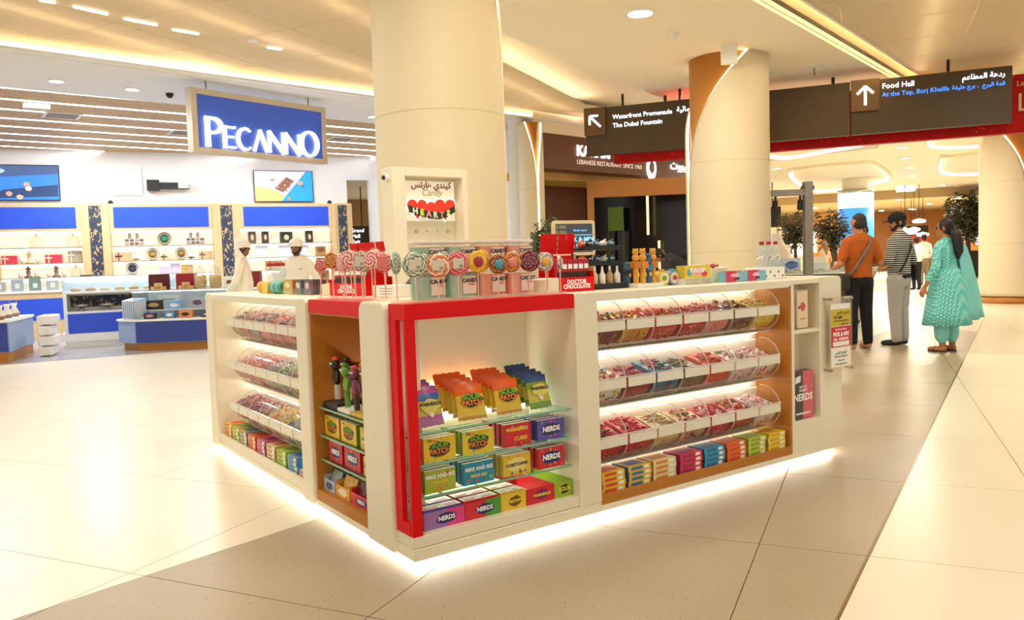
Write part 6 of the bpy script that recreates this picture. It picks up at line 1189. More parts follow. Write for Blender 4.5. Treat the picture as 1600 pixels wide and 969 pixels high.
# ================================================================== FOOD HALL BEYOND THE SIGNS
HZ = 3.95
q0 = A0g + nD * 1.0
structure(MB().prism([(4.4, 0), (26, 0), (26, 24), (-6, 24), (-6, 11), (4.4, 7)], HZ, HZ + .12).build('ceiling.005', PLAS, loc=(q0 + uD * 1.2), rot=(0, 0, aD)))
structure(MB().box(-6, 40, 24, 44, HZ - .15, HZ).build('ceiling.006', mat('far_ceiling', 'd8bf8a', .7), loc=(q0 + uD * 1.2), rot=(0, 0, aD)))
structure(MB().box(-6, 40, 23.6, 24, 3.55, HZ).build('trim_5', mat('tan_beam', 'b89a6a', .6), loc=(q0 + uD * 1.2), rot=(0, 0, aD)))
ORW = mat('orange_wood', 'cc8a3c', .5, noise=(3, .12, (1, 1, 10)))
structure(MB().box(-12, 45, 44, 44.3, 0, HZ).build('wall_back.003', ORW, loc=(q0 + uD * 1.2), rot=(0, 0, aD)))
def cove(pts, label, inner=.72):
    """oval ceiling cove: lit lip ring hanging just under the ceiling around a recessed-looking panel"""
    P3 = [G(px, py, HZ) for px, py in pts]; c = sum(P3, Vector()) / len(P3); t = thing('ceiling_cove', label, 'ceiling light', (c.x, c.y, HZ)); loc = [(p.x - c.x, p.y - c.y) for p in P3]
    n = len(loc); sm = []
    for i in range(n):                                   # smooth the outline
        a, b, c_, d = [Vector(loc[(i + k) % n]) for k in (-1, 0, 1, 2)]
        for k in range(5):
            u = k / 5; sm.append(.5 * ((2 * b) + (c_ - a) * u + (2 * a - 5 * b + 4 * c_ - d) * u * u + (3 * b - a - 3 * c_ + d) * u ** 3))
    N = len(sm); ring = MB()
    def band(k0, z0, k1, z1, m, nm): MB().add([(v.x * k, v.y * k, z) for k, z in ((k0, z0), (k1, z1)) for v in sm], [(i, (i + 1) % N, N + (i + 1) % N, N + i) for i in range(N)], 0, True).build(nm, m, t)
    band(1, -.01, 1, -.10, PLAS, 'outer_lip'); band(1, -.10, .93, -.10, PLAS, 'lip_edge'); band(.93, -.10, .86, -.03, COVL, 'lit_band'); band(.86, -.03, inner, -.06, PLAS, 'slope')
    MB().add([(v.x * inner, v.y * inner, -.06) for v in sm], [tuple(range(N))], 0).build('inner_panel', PLAS, t); return t
COVL = mat('cove_glow', 'fff0cf', emit=3.4, ecol='ffe9bd')
cove([(1225, 268), (1262, 258), (1330, 252), (1370, 252), (1395, 275), (1370, 285), (1300, 297), (1258, 295)], 'large oval lit ceiling cove above the blue screen column')
cove([(1165, 232), (1210, 214), (1300, 206), (1345, 214), (1352, 222), (1290, 234), (1220, 245)], 'long narrow lit ceiling cove just under the red banner')
cove([(1466, 244), (1490, 240), (1560, 233), (1585, 250), (1560, 268), (1472, 270)], 'oval lit ceiling cove left of the far right column')
cove([(1448, 213), (1500, 207), (1580, 200), (1590, 215), (1530, 226), (1455, 227)], 'lit ceiling cove nearest the red banner on the right')
cove([(1195, 305), (1230, 298), (1262, 306), (1240, 318), (1200, 322)], 'small oval lit cove left of the grey post', .7)
for k, (px, py) in enumerate(((1409, 230), (1415, 247), (1421, 262), (1425, 274), (1214, 263), (1472, 289), (1495, 292))):
    downlight(px, py, HZ - .001, .15, f'round hall downlight, {ORD[k]} of the scattered ones seen past the red banner')
rnd = random.Random(5)
for k in range(26):
    x, y = 2.0 + rnd.random() * 22, 25 + rnd.random() * 16; q = q0 + uD * (1.2 + x) + nD * y; o = MB().lathe([(0, -.02), (.13, -.02), (.15, 0), (0, 0)], 10).build('hall_spot', DL, loc=(q.x, q.y, HZ - .151)); tag(o, f'tiny bright spot lamp in the far hall ceiling', 'downlight', 'tiny spot lamps in the far hall ceiling')
# white pendant lamps
for k, (px, py, d_) in enumerate(((1436, 345, 33), (1428, 358, 35), (1414, 361, 33), (1424, 363, 37), (1442, 366, 36), (1408, 357, 40))):
    q = D(px, py, d_); t = thing('pendant_lamp', f'white disc pendant lamp over the food stalls, {ORD[k]} of the cluster', 'pendant lamp', (q.x, q.y, q.z), group='white pendant lamps'); MB().lathe([(0, -.1), (.2, -.09), (.27, -.03), (.24, .03), (.08, .08), (.0, .1)], 16).build('shade', mat('pendant_white', 'fff6e6', .5, emit=1.3, ecol='fff0dc'), t); MB().cyl((0, 0, .1), (0, 0, HZ - (.15 if d_ > 35.5 else .0) - q.z + .01), .012, n=6).build('cord', BLACK, t)
# lit screen column
q = D(1337, 340, 29); t = thing('screen_column', 'round column wrapped in a bright blue and white screen', 'column', (q.x, q.y, 0)); zt_ = D(1337, 297, 29).z; zm = D(1337, 326, 29).z
E_ = lambda c, k: mat('glow_' + c, c, .4, emit=k)
MB().lathe([(0, 0), (.60, 0), (.60, .9), (0, .9)], 32).build('base', GREY, t); MB().lathe([(.60, .9), (.60, zm), (0, zm)], 32).build('blue_screen', mat('glow_sea', '3f98f0', .3, emit=.9, noise=(3, .35)), t); MB().lathe([(.601, zm), (.601, zt_ - .12), (0, zt_ - .12)], 32).build('white_screen', E_('cfe4fb', 1.0), t); MB().lathe([(.61, zt_ - .12), (.62, zt_), (0, zt_)], 32).build('cap', CHROME, t); MB().lathe([(.45, zt_), (.45, HZ)], 24).build('core', PLAS, t)
# big indoor trees, stalls, counters far away
q = D(1512, 425, 34.5); tree('indoor_tree', 'large dark indoor tree in a tall pot left of the far column', (q.x, q.y, 0), 4, .98, 2.6, LEAFD, 1.15, .1, 11, 1500, .15)
q = D(1243, 430, 27); tree('indoor_tree', 'dark indoor tree behind the jewellery stand, left of the grey post', (q.x, q.y, 0), 3, .62, 2.0, LEAFD, .6, .06, 12, 700, .10)
q = D(1300, 430, 28); tree('indoor_tree', 'dark indoor tree left of the blue screen column', (q.x, q.y, 0), 3, .68, 2.0, LEAFD, .6, .06, 13, 800, .10)
q = D(1415, 292, 33.5); t = thing('exit_sign', 'small white lit exit sign hanging under the tan beam', 'sign', (q.x, q.y, q.z - .2), aD); MB().box(-.36, .36, -.03, .03, 0, .42).build('sign_box', mat('glow_exit', 'eef4ff', .4, emit=1.3), t); letters('EXIT', .26, mat('exit_blue', 'a8c8f0', .4, emit=.8), t, (0, -.035, .2), bold=.03); MB().cyl((0, 0, .42), (0, 0, HZ - q.z + .2 - .42 * 0), .015, n=6).build('rod', GREY, t)
def stall(px0, px1, d_, z0, z1, c, label, fn=None, dep=.4, name='food_stall'):
    a, b = D(px0, 390, d_), D(px1, 390, d_); w = math.hypot(b.x - a.x, b.y - a.y); t = thing(name, label, 'stall', (a.x, a.y, z0), math.atan2(b.y - a.y, b.x - a.x)); MB().box(0, w, 0, dep, 0, z1 - z0).build('stall_body', c, t, .01); return t, w, z1 - z0
t, w, h = stall(1402, 1450, 44, 0, 2.6, mat('stall_dark', '4a2c16', .6), 'dark food stall behind the striped man'); MB().box(w * .1, w, -.04, -.002, 1.55, 2.0).build('red_band', mat('stall_red', 'b81c1c', .5, emit=.3), t); MB().box(w * .2, w * .45, -.06, -.045, 1.3, 1.9).build('amber_screen', mat('stall_amber', 'e88a2a', .4, emit=1.2), t); MB().box(0, w, -.3, 0, .9, 1.0).build('counter_top', WPLAS, t); MB().box(.0, w, -.04, 0, 2.2, 2.55).build('dark_header', BLACK, t)
t, w, h = stall(1290, 1312, 40, 0, 3.2, ORW, 'orange wood stall front left of the blue screen column'); MB().box(w * .45, w * .8, -.03, -.002, .8, 1.9).build('menu_board', BLACK, t)
t, w, h = stall(1262, 1290, 36, 0, 3.0, ORW, 'orange wood panel wall beside the glowing tube lamp'); MB().cyl((w * .35, -.12, 1.3), (w * .35, -.12, 2.4), .07, n=12).build('tube_lamp', mat('tube_glow', 'fffbe0', emit=3), t)
t, w, h = stall(1500, 1540, 42, 0, 2.6, ORW, 'orange wood stall beyond the large indoor tree'); MB().box(w * .62, w * .9, -.03, -.002, 1.4, 2.1).build('lilac_screen', mat('glow_lilac', 'b8b0f0', .4, emit=1.2), t)
t, w, h = stall(1200, 1262, 34, 0, 2.4, mat('cream_stall', 'ead9b4', .6), 'pale cream shop front far behind the jewellery stand'); MB().box(.2, w - .2, -.03, -.002, 1.2, 2.0).build('lit_window', mat('cream_glow', 'fff2d8', .5, emit=.9), t)
q = D(1207, 342, 30); t = thing('black_speaker', 'black square panel hanging left of the grey post', 'panel', (q.x, q.y, q.z - .3), aD); MB().box(-.3, .3, -.05, .05, 0, .75).build('panel', BLACK, t); MB().cyl((0, 0, .75), (0, 0, HZ - q.z + .3), .02).build('rod', BLACK, t)
# jewellery stand with the grey frame
JD = 13.4; j0, j1 = D(1196, 440, JD), D(1330, 440, JD); aJ = math.atan2(j1.y - j0.y, j1.x - j0.x); t = thing('jewellery_stand', 'dark jewellery stand with glass top behind the kiosk end', 'stand', (j0.x, j0.y, 0), aJ); wJ = math.hypot(j1.x - j0.x, j1.y - j0.y)
MB().box(0, wJ, 0, .7, 0, .78).build('body', mat('stand_brown', '4a3a2c', .5), t); MB().box(-.02, wJ + .02, -.02, .72, .78, .84).build('blue_white_band', mat('pale_blue_band', 'bcd4f0', .4, emit=.3), t); MB().box(0, wJ, 0, .7, .84, .93).build('dark_band', mat('stand_brown', '4a3a2c', .5), t); MB().box(0, wJ, 0, .7, .93, .95).build('white_deck', WPLAS, t); MB().box(0, wJ, .0, .01, .95, 1.12).build('glass_front', WG, t)
def J(x, y, z): return (j0.x + x * math.cos(aJ) - y * math.sin(aJ), j0.y + x * math.sin(aJ) + y * math.cos(aJ), z)
o = thing('jewel_poster', 'pale blue and navy printed board standing on the jewellery stand', 'board', J(.12, .35, .9505), aJ); MB().box(0, .6, 0, .02, 0, .26).build('board', pm('d4e4f4'), o); splat_at(o, .45, .14, .22, .14, '2f6ac0', 'jp', -.002); splat_at(o, .15, .05, .14, .08, '4a3a3a', 'jq', -.002)
o = thing('jewel_poster', 'white tall board on the jewellery stand right of the grey post', 'board', J(.92, .3, .9505), aJ); MB().box(0, .2, 0, .02, 0, .27).build('board', WPLAS, o); MB().box(-.08, -.01, 0, .02, 0, .25).build('navy_edge', pm('3a3a6a'), o)
for k in range(6):
    o = thing('jewel_tray', f'white sloping jewellery tray on the stand, {ORD[k]} from the left', 'tray', J(.08 + k * .21, .1, .9505), aJ, 'white jewellery trays'); MB().prism([(0, 0), (.12, 0), (.12, .06), (0, .02)], 0, .17, fr='yz').build('tray', mat('cream_velvet', 'f0e6d0', .8), o); MB().tube([(.03, .03, .045), (.08, .05, .06), (.13, .03, .045)], .006, 6).build('chain', BRASS, o)
q = D(1214, 385, 15.5); t = thing('white_bust', 'white necklace display bust behind the water bottles', 'bust', (q.x, q.y, 0)); MB().lathe([(0, 0), (.28, 0), (.28, .9), (0, .9)], 20).build('pedestal', WPLAS, t); MB().lathe([(0, .9), (.22, .9), (.26, 1.15), (.24, 1.35), (.13, 1.5), (.09, 1.6), (.09, 1.68), (0, 1.7)], 20).build('torso', mat('ivory_plaster', 'f2ead8', .6), t); MB().tube([(.2 * math.sin(a), -.2 * math.cos(a), 1.33 + .08 * abs(math.sin(a))) for a in [i * .3 - .9 for i in range(7)]], .012, 6).build('necklace', WPLAS, t)
q = D(1263, 430, 13.0); t = thing('grey_frame', 'grey metal frame post with arm and two spotlights', 'frame', (q.x, q.y, 0), aJ); zt2 = D(1263, 284, 13.0).z
MB().box(-.065, .065, -.065, .065, 0, zt2).build('post', GREY, t, .004); MB().box(-1.4, -.065, -.05, .05, zt2 - .22, zt2 - .12).build('arm', GREY, t, .004)
for s in (-1, 1): MB().ball((s * .08, 0, zt2 - .1), (.035, .04, .05), 10).build('bolt_cap', mat('bronze_cap', '6a5a48', .4, .6), t)
for x in (-.52, -.12): a = MB().cyl((x, 0, zt2 - .22), (x, 0, zt2 - .30), .02, n=8).build('spot_stem', BLACK, t); MB().cyl((x, .0, zt2 - .30), (x - .03, -.06, zt2 - .44), .04, .045, n=12).build('spot_head', BLACK, t)

# ---- glimpse through the opening at the right end of the chocolate shop
structure(MB().box(-3, 4, 0, .2, 0, 4.4).build('wall_far', mat('corridor_tan', 'a8865a', .6), loc=D(560, 380, 31), rot=(0, 0, -.3)))
structure(MB().box(-4, 5, -9, 0, 3.9, 4.0).build('ceiling.007', PLAS, loc=D(560, 380, 31) * Vector((1, 1, 0)) if False else (D(560, 380, 31).x, D(560, 380, 31).y, 0), rot=(0, 0, -.3)))
q = D(566, 370, 26); t = thing('corridor_sign', 'dark sign with white words seen through the shop opening', 'sign', (q.x, q.y, q.z), -.5); MB().box(-.55, .8, 0, .1, -.55, .35).build('board', BRZ, t); MB().box(-.58, -.4, -.04, -.002, -.3, .3).build('arrow_plate', BRZ2, t)
letters('Grand', .17, SGW, t, (-.15, -.006, .2)); letters('Mall', .17, SGW, t, (-.2, -.006, .02)); letters('Exit', .17, SGW, t, (-.2, -.006, -.16)); MB().cyl((0, .05, .35), (0, .05, 3.9 - q.z), .02, n=6).build('hanger', BLACK, t)
q = D(570, 400, 29); t = thing('golden_arch', 'golden arched panel glimpsed through the shop opening', 'panel', (q.x, q.y, 0), -.5); MB().prism([(-.6, 0), (.6, 0)] + [(.6 * math.cos(a * PI / 12), 1.7 + .5 * math.sin(a * PI / 12)) for a in range(13)], 0, .1, fr='xz').build('arch_panel', GOLDW, t); MB().tube([(.6 * math.cos(a * PI / 12), -.02, 1.7 + .5 * math.sin(a * PI / 12)) for a in range(13)], .025, 6).build('arch_light', LEDW, t)
# ================================================================== PEOPLE
def V3(*a): return Vector(a)
class Body:
    """limbs and trunk as tapered capsules, fused into one continuous skin by a voxel remesh"""
    def __init__(s): s.p = []
    def cap(s, a, b, r0, r1, m): s.p.append((Vector(a), Vector(b), r0, r1, m))
    def chain(s, pts, rs, m):
        for i in range(len(pts) - 1): s.cap(pts[i], pts[i + 1], rs[i], rs[i + 1], m if isinstance(m, str) else m[i])
    def trunk(s, lv, step=.03):
        """lv = [(z, half width, depth radius, y offset, x offset, material)]"""
        for i in range(len(lv) - 1):
            a, b = lv[i], lv[i + 1]; n = max(1, int(abs(b[0] - a[0]) / step))
            for k in range(n):
                t = k / n; L = lambda j: a[j] + (b[j] - a[j]) * t; w_, r, y, x, z = L(1), L(2), L(3), L(4), L(0); h = max(0, w_ - r); s.cap((x - h, y, z), (x + h, y, z), r, r, a[5])
    def hand(s, wr, d, side, m='skin', curl=.5, k=1.0):
        """palm, four bent fingers of unequal length and a thumb leaving the side of the palm"""
        d = Vector(d).normalized(); side = Vector(side); side = (side - d * side.dot(d)).normalized(); nrm = d.cross(side); wr = Vector(wr)
        for q in (-.022, 0, .022): s.cap(wr + side * q * .7, wr + d * .085 * k + side * q * 1.1, .014, .0125, m)
        for i, (off, ln) in enumerate(((-.032, .068), (-.011, .078), (.011, .073), (.031, .056))):
            b0 = wr + d * .088 * k + side * off; d1 = (d + nrm * curl * .6).normalized(); d2 = (d + nrm * curl * 1.7).normalized(); m1 = b0 + d1 * ln * .5; s.cap(b0, m1, .0098, .009, m); s.cap(m1, m1 + d2 * ln * .5, .009, .0078, m)
        t0 = wr + d * .03 - side * .026; t1 = t0 + (d * .7 - side * .8 + nrm * .2).normalized() * .04; s.cap(t0, t1, .0115, .0105, m); s.cap(t1, t1 + (d + nrm * .5 - side * .2).normalized() * .032, .0105, .0085, m)
    def head(s, c, yaw=0, pitch=0, k=1.0, hair=None, beard=None, skin='skin', bald=False):
        R_ = Matrix.Rotation(yaw, 3, 'Z') @ Matrix.Rotation(pitch, 3, 'X'); c = Vector(c); q = lambda x, y, z: c + R_ @ Vector((x, y, z)) * k
        s.cap(q(-.012, .012, .03), q(.012, .012, .03), .088 * k, .088 * k, hair if hair and not bald else skin); s.cap(q(0, -.02, .02), q(0, -.028, -.045), .076 * k, .062 * k, skin); s.cap(q(-.02, -.045, -.082), q(.02, -.045, -.082), .036 * k, .036 * k, beard or skin)
        if beard: s.cap(q(-.055, -.03, -.045), q(-.03, -.062, -.085), .022 * k, .024 * k, beard); s.cap(q(.055, -.03, -.045), q(.03, -.062, -.085), .022 * k, .024 * k, beard); s.cap(q(-.02, -.091, -.052), q(.02, -.091, -.052), .009 * k, .009 * k, beard)
        s.cap(q(0, -.095, .015), q(0, -.108, -.022), .009 * k, .015 * k, skin); s.cap(q(-.018, -.088, -.066), q(.018, -.088, -.066), .009 * k, .009 * k, 'lip')
        for e in (-1, 1): s.cap(q(e * .088, .004, .012), q(e * .088, .008, -.025), .016 * k, .013 * k, skin); s.cap(q(e * .032, -.088, .008), q(e * .034, -.087, .008), .0115 * k, .0115 * k, 'eye'); s.cap(q(e * .018, -.093, .032), q(e * .05, -.084, .033), .007 * k, .006 * k, hair or 'dark')
        if hair:
            s.cap(q(0, .02, .045), q(0, .025, .05), .094 * k, .094 * k, hair)
            if not bald: s.cap(q(0, .04, -.02), q(0, .03, .03), .08 * k, .086 * k, hair)
            else: s.cap(q(-.03, .045, -.005), q(.03, .045, -.005), .066 * k, .066 * k, hair)
    def build(s, name, mats, parent, vox=.0105, smooth=4):
        mb = MB()
        for a, b, r0, r1, m in s.p:
            mb.ball(a, r0, 10); mb.ball(b, r1, 10)
            if (b - a).length > 1e-4: mb.cyl(a, b, r0, r1, 10)
        tmp = mb.build('tmp', WPLAS); md = tmp.modifiers.new('r', 'REMESH'); md.mode = 'VOXEL'; md.voxel_size = vox; ms = tmp.modifiers.new('s', 'SMOOTH'); ms.iterations = smooth; ms.factor = .5
        dg = bpy.context.evaluated_depsgraph_get(); me = bpy.data.meshes.new_from_object(tmp.evaluated_get(dg)); bpy.data.objects.remove(tmp)
        n = len(me.polygons); C_ = np.empty(n * 3); me.polygons.foreach_get('center', C_); C_ = C_.reshape(-1, 3); best = np.full(n, 1e9); idx = np.zeros(n, int); keys = list(dict.fromkeys(m for *_, m in s.p))
        for a, b, r0, r1, m in s.p:
            A_, B_ = np.array(a), np.array(b); d = B_ - A_; L = max(1e-9, d @ d); t = np.clip(((C_ - A_) @ d) / L, 0, 1); dist = np.linalg.norm(C_ - A_ - t[:, None] * d, axis=1) - (r0 + (r1 - r0) * t)
            if m in ('eye', 'lip'): dist -= .004
            k = dist < best; best[k] = dist[k]; idx[k] = keys.index(m)
        me.materials.clear()
        for k in keys: me.materials.append(mats[k])
        me.polygons.foreach_set('material_index', idx.astype(np.int32)); me.polygons.foreach_set('use_smooth', np.ones(n, bool)); me.name = name
        return obj(name, me, parent)
SK = lambda c: mat('skin_' + c, c, .5, noise=(9, .05)); EYE = mat('eye_dark', '1c1512', .25); 
def cloth(c, rough=.85, fn=None): return mat('cloth_' + c, c, rough, noise=None if fn else (7, .08), fn=fn)
def person(label, p, heading, mats):
    t = thing('person', label, 'person', (p[0], p[1], 0), heading + PI / 2); mats.setdefault('eye', EYE); mats.setdefault('lip', SK('9a5a48')); mats.setdefault('dark', mat('hair_black', '14100e', .5)); return t, mats
HD = lambda deg: math.radians(54.9 + deg)          # 0 = looking straight away from the camera, +90 = to the picture's left
def legs(b, m, sp=.10, w=1.0, knee_y=-.01, foot='shoe', split=0, z0=.90):
    for s in (-1, 1):
        x = s * sp; b.chain([(s * .085, .0, z0), (x * .95, knee_y, .50), (x, .015, .10)], [.105 * w, .078 * w, .062 * w], m)
        b.chain([(x, .03, .045), (x + s * .02, -.10, .036), (x + s * .03, -.16, .03)], [.044, .042, .034], foot)
def bagstrap(t, pts, w, m, name='strap'):
    mb = MB(); pts = [Vector(p) for p in pts]
    for i in range(len(pts) - 1):
        a, b = pts[i], pts[i + 1]; mb.cyl(a, b, w, n=6)
    return mb.build(name, m, t)
# --- man in the orange polo
p = G(1343, 545); t, mm = person('man in orange polo and black trousers with a shoulder bag, seen from behind', (p.x, p.y), HD(12), {'skin': SK('b97a52'), 'polo': cloth('b0560c'), 'trouser': cloth('0f0e10'), 'shoe': mat('tan_shoe', 'c08a60', .5), 'hair': mat('hair_dark', '2a221e', .6)})
b = Body(); b.trunk([(.88, .17, .125, .01, 0, 'trouser'), (.97, .175, .13, .0, 0, 'polo'), (1.12, .185, .135, -.02, 0, 'polo'), (1.30, .20, .125, .0, 0, 'polo'), (1.42, .19, .10, .01, 0, 'polo'), (1.47, .10, .075, .01, 0, 'polo'), (1.50, .06, .06, .01, 0, 'polo')])
legs(b, 'trouser', .115, 1.05); b.chain([(0, .01, 1.47), (0, -.01, 1.57)], [.062, .056], 'skin'); b.head((0, -.02, 1.655), .12, 0, 1.0, 'hair', None, bald=True)
for s, el, wr in ((-1, (-.30, .02, 1.13), (-.10, -.30, 1.16)), (1, (.30, .03, 1.13), (.20, -.22, 1.08))):
    sh = V3(s * .185, .01, 1.405); el = V3(*el); wr = V3(*wr); b.chain([sh, sh.lerp(el, .72)], [.075, .068], 'polo'); b.chain([sh.lerp(el, .7), el, wr], [.052, .045, .031], 'skin'); b.hand(wr, wr - el, (1, 0, .2) if s > 0 else (-1, 0, .2), curl=.8)
b.build('body', mm, t)
bagstrap(t, [(-.13, -.06, 1.46), (-.14, .06, 1.47), (-.06, .145, 1.38), (.06, .16, 1.22), (.17, .15, 1.06), (.22, .10, .98)], .02, mat('strap_grey', '6a6258', .7), 'bag_strap'); MB().prism(rrect(.26, .22, .05, 4), -.05, .06, fr='yz').build('shoulder_bag', mat('bag_brown', '2a231c', .6), t, .015, loc=(.285, .03, .90))
MB().lathe([(.062, 1.475), (.07, 1.485), (.066, 1.52), (.06, 1.53)], 16).build('polo_collar', mm['polo'], t)
# --- man in striped hoodie
STR = mat('stripe_knit', '1a1a1c', .85, fn=ramp_tex('wave', [(0, '17171a'), (.62, '17171a'), (.64, 'd8d4cc')], 11.0, dir='Z'))
p = G(1405, 539); t, mm = person('man in striped hoodie, grey joggers and black cap, looking left', (p.x, p.y), HD(35), {'skin': SK('b9835e'), 'knit': STR, 'trouser': cloth('b4b0ac'), 'shoe': mat('black_shoe', '17171a', .5), 'hair': mat('hair_black', '14100e', .5), 'beard': mat('beard_dark', '2a1c16', .7), 'hem': cloth('121214')})
b = Body(); b.trunk([(.86, .155, .12, .01, 0, 'trouser'), (.93, .17, .13, .0, 0, 'hem'), (.99, .175, .13, 0, 0, 'knit'), (1.15, .175, .125, 0, 0, 'knit'), (1.32, .195, .125, .01, 0, 'knit'), (1.43, .18, .10, .02, 0, 'knit'), (1.49, .09, .075, .02, 0, 'knit'), (1.52, .06, .06, .02, 0, 'knit')])
legs(b, 'trouser', .09, 1.12); b.chain([(0, .01, 1.48), (0, -.02, 1.58)], [.06, .055], 'skin'); b.head((0, -.03, 1.665), .95, .08, 1.0, 'hair', 'beard')
for s, el, wr in ((-1, (-.27, .05, 1.14), (-.16, -.22, 1.06)), (1, (.27, .02, 1.14), (.20, -.26, 1.12))):
    sh = V3(s * .18, .015, 1.41); el = V3(*el); wr = V3(*wr); b.chain([sh, el, wr], [.072, .056, .042], 'knit'); b.hand(wr + (wr - el).normalized() * .02, wr - el, (s, 0, .2), curl=.8)
b.build('body', mm, t)
cp_ = MB(); cp_.lathe([(.103, 0), (.108, .03), (.1, .075), (.06, .115), (0, .125)], 20); cp_.v = [(x, y * 1.12, z) for x, y, z in cp_.v]; R_ = Matrix.Translation((0, -.02, 1.685)) @ Matrix.Rotation(.95, 4, 'Z') @ Matrix.Rotation(.1, 4, 'X')
cp_.prism([(.085 * math.cos(q), -.085 + -.11 * max(0, math.sin(q)) ** .7) for q in [PI * i / 12 for i in range(13)]][::-1], .004, .016); cp_.v = [tuple(R_ @ Vector(v)) for v in cp_.v]; cp_.build('cap', cloth('0e0d0d'), t)
bagstrap(t, [(-.16, .05, 1.47), (-.02, .16, 1.32), (.13, .16, 1.12), (.2, .12, 1.0)], .013, mat('strap_black', '141214', .7), 'bag_strap'); MB().prism(rrect(.16, .22, .04, 4), -.04, .04, fr='yz').build('hip_bag', MATS['strap_black'], t, .012, loc=(-.235, .05, .98))
# --- woman in turquoise
def dots(m, nt, b):
    tc = nt.nodes.new('ShaderNodeTexCoord'); mp = nt.nodes.new('ShaderNodeMapping'); mp.inputs['Scale'].default_value = (34, 34, 34); mp.inputs['Rotation'].default_value = (0, .78, 0); nt.links.new(tc.outputs['Object'], mp.inputs[0])
    v = nt.nodes.new('ShaderNodeTexVoronoi'); v.inputs['Scale'].default_value = 1; v.inputs['Randomness'].default_value = 0; nt.links.new(mp.outputs[0], v.inputs['Vector'])
    r = nt.nodes.new('ShaderNodeValToRGB'); r.color_ramp.interpolation = 'CONSTANT'; r.color_ramp.elements[0].color = lin('b8e6e0'); r.color_ramp.elements[1].position = .36; r.color_ramp.elements[1].color = lin('56bebe'); nt.links.new(v.outputs['Distance'], r.inputs[0]); nt.links.new(r.outputs[0], b.inputs['Base Color'])
TQ = mat('turquoise_dots', '2fa6a4', .8, fn=dots); TQP = mat('turquoise_plain', '84d4d2', .8, noise=(6, .12))
p = G(1478, 549); t, mm = person('woman in turquoise dotted tunic with dupatta and long black ponytail', (p.x, p.y), HD(28), {'skin': SK('b0734c'), 'tunic': TQ, 'trouser': TQP, 'shoe': mat('sandal_brown', '3a2a22', .6), 'hair': mat('hair_black', '14100e', .5)})
b = Body(); b.trunk([(.80, .17, .14, .02, 0, 'tunic'), (.95, .17, .14, .015, 0, 'tunic'), (1.05, .15, .12, 0, 0, 'tunic'), (1.2, .165, .12, -.01, 0, 'tunic'), (1.31, .17, .095, 0, 0, 'tunic'), (1.36, .10, .075, .01, 0, 'tunic'), (1.39, .05, .055, .01, 0, 'skin')])
for s in (-1, 1):
    b.chain([(s * .08, 0, .82), (s * .10, 0, .45), (s * .10, .01, .20), (s * .10, .015, .16)], [.10, .095, .085, .06], 'trouser'); b.chain([(s * .10, .015, .16), (s * .10, .02, .07)], [.045, .036], 'skin'); b.chain([(s * .10, .04, .04), (s * .115, -.09, .035), (s * .12, -.14, .03)], [.034, .034, .028], 'skin')
b.chain([(0, .01, 1.36), (0, -.01, 1.46)], [.052, .048], 'skin'); b.head((0, -.02, 1.545), .45, 0, .95, 'hair')
for s, el, wr in ((1, (.27, .04, 1.06), (.32, -.06, .83)), (-1, (-.24, .0, 1.06), (-.16, -.2, .98))):
    sh = V3(s * .165, .01, 1.30); el = V3(*el); wr = V3(*wr); k_ = el.lerp(wr, .55); b.chain([sh, el, k_], [.062, .056, .05], 'tunic'); b.chain([k_, wr], [.034, .026], 'skin'); b.hand(wr, wr - el, (0, -1, 0), curl=.6, k=.9)
b.build('body', mm, t)
sk = MB(); n = 36; lv = [(1.04, .165, .125), (.92, .205, .165), (.72, .25, .205), (.52, .285, .235), (.34, .315, .26)]
vs = [(w_ * math.cos(2 * PI * i / n) * (1 + .035 * math.sin(7 * i * 2 * PI / n) * (k_ / 4)), .015 + d_ * math.sin(2 * PI * i / n) * (1 + .04 * math.sin(5 * i * 2 * PI / n + 1) * (k_ / 4)), z) for k_, (z, w_, d_) in enumerate(lv) for i in range(n)]
sk.add(vs, [(k_ * n + i, k_ * n + (i + 1) % n, (k_ + 1) * n + (i + 1) % n, (k_ + 1) * n + i) for k_ in range(4) for i in range(n)], 0, True); o = sk.build('tunic_skirt', TQ, t); md = o.modifiers.new('thick', 'SOLIDIFY'); md.thickness = .006
dp = MB(); W_n, L_n = 10, 16; path = [(-.05, -.10, 1.30), (-.09, .0, 1.385), (-.12, .10, 1.33), (-.15, .135, 1.15), (-.19, .155, .95), (-.25, .17, .7), (-.31, .18, .40)]
vs = []
for j in range(L_n + 1):
    u = j / L_n * (len(path) - 1); i0 = min(int(u), len(path) - 2); f_ = u - i0; c = Vector(path[i0]).lerp(Vector(path[i0 + 1]), f_); wd = .05 + .13 * (j / L_n)
    for i in range(W_n + 1): q = i / W_n - .5; vs.append((c.x + q * wd * 1.6, c.y + .018 * math.sin(q * 22) + .03 * abs(q), c.z - .02 * math.cos(q * 5)))
dp.add(vs, [(j * (W_n + 1) + i, j * (W_n + 1) + i + 1, (j + 1) * (W_n + 1) + i + 1, (j + 1) * (W_n + 1) + i) for j in range(L_n) for i in range(W_n)], 0, True); o = dp.build('dupatta', TQP, t); md = o.modifiers.new('thick', 'SOLIDIFY'); md.thickness = .005
MB().tube([(-.01, .075, 1.53), (-.02, .115, 1.46), (-.03, .135, 1.36), (-.035, .145, 1.25), (-.03, .14, 1.16)], [.05, .058, .062, .052, .015], 12).build('ponytail', mm['hair'], t)
for s in (-1, 1): MB().prism([(s * .10 + a, -.05 + c_) for a, c_ in splat(.10, .25, 'sole', 16, .02)], .0, .014).build('sandal', mm['shoe'], t); MB().tube([(s * .10 - .045, -.07, .015), (s * .11, -.075, .065), (s * .10 + .05, -.07, .015)], .011, 6).build('sandal_strap', mm['shoe'], t)
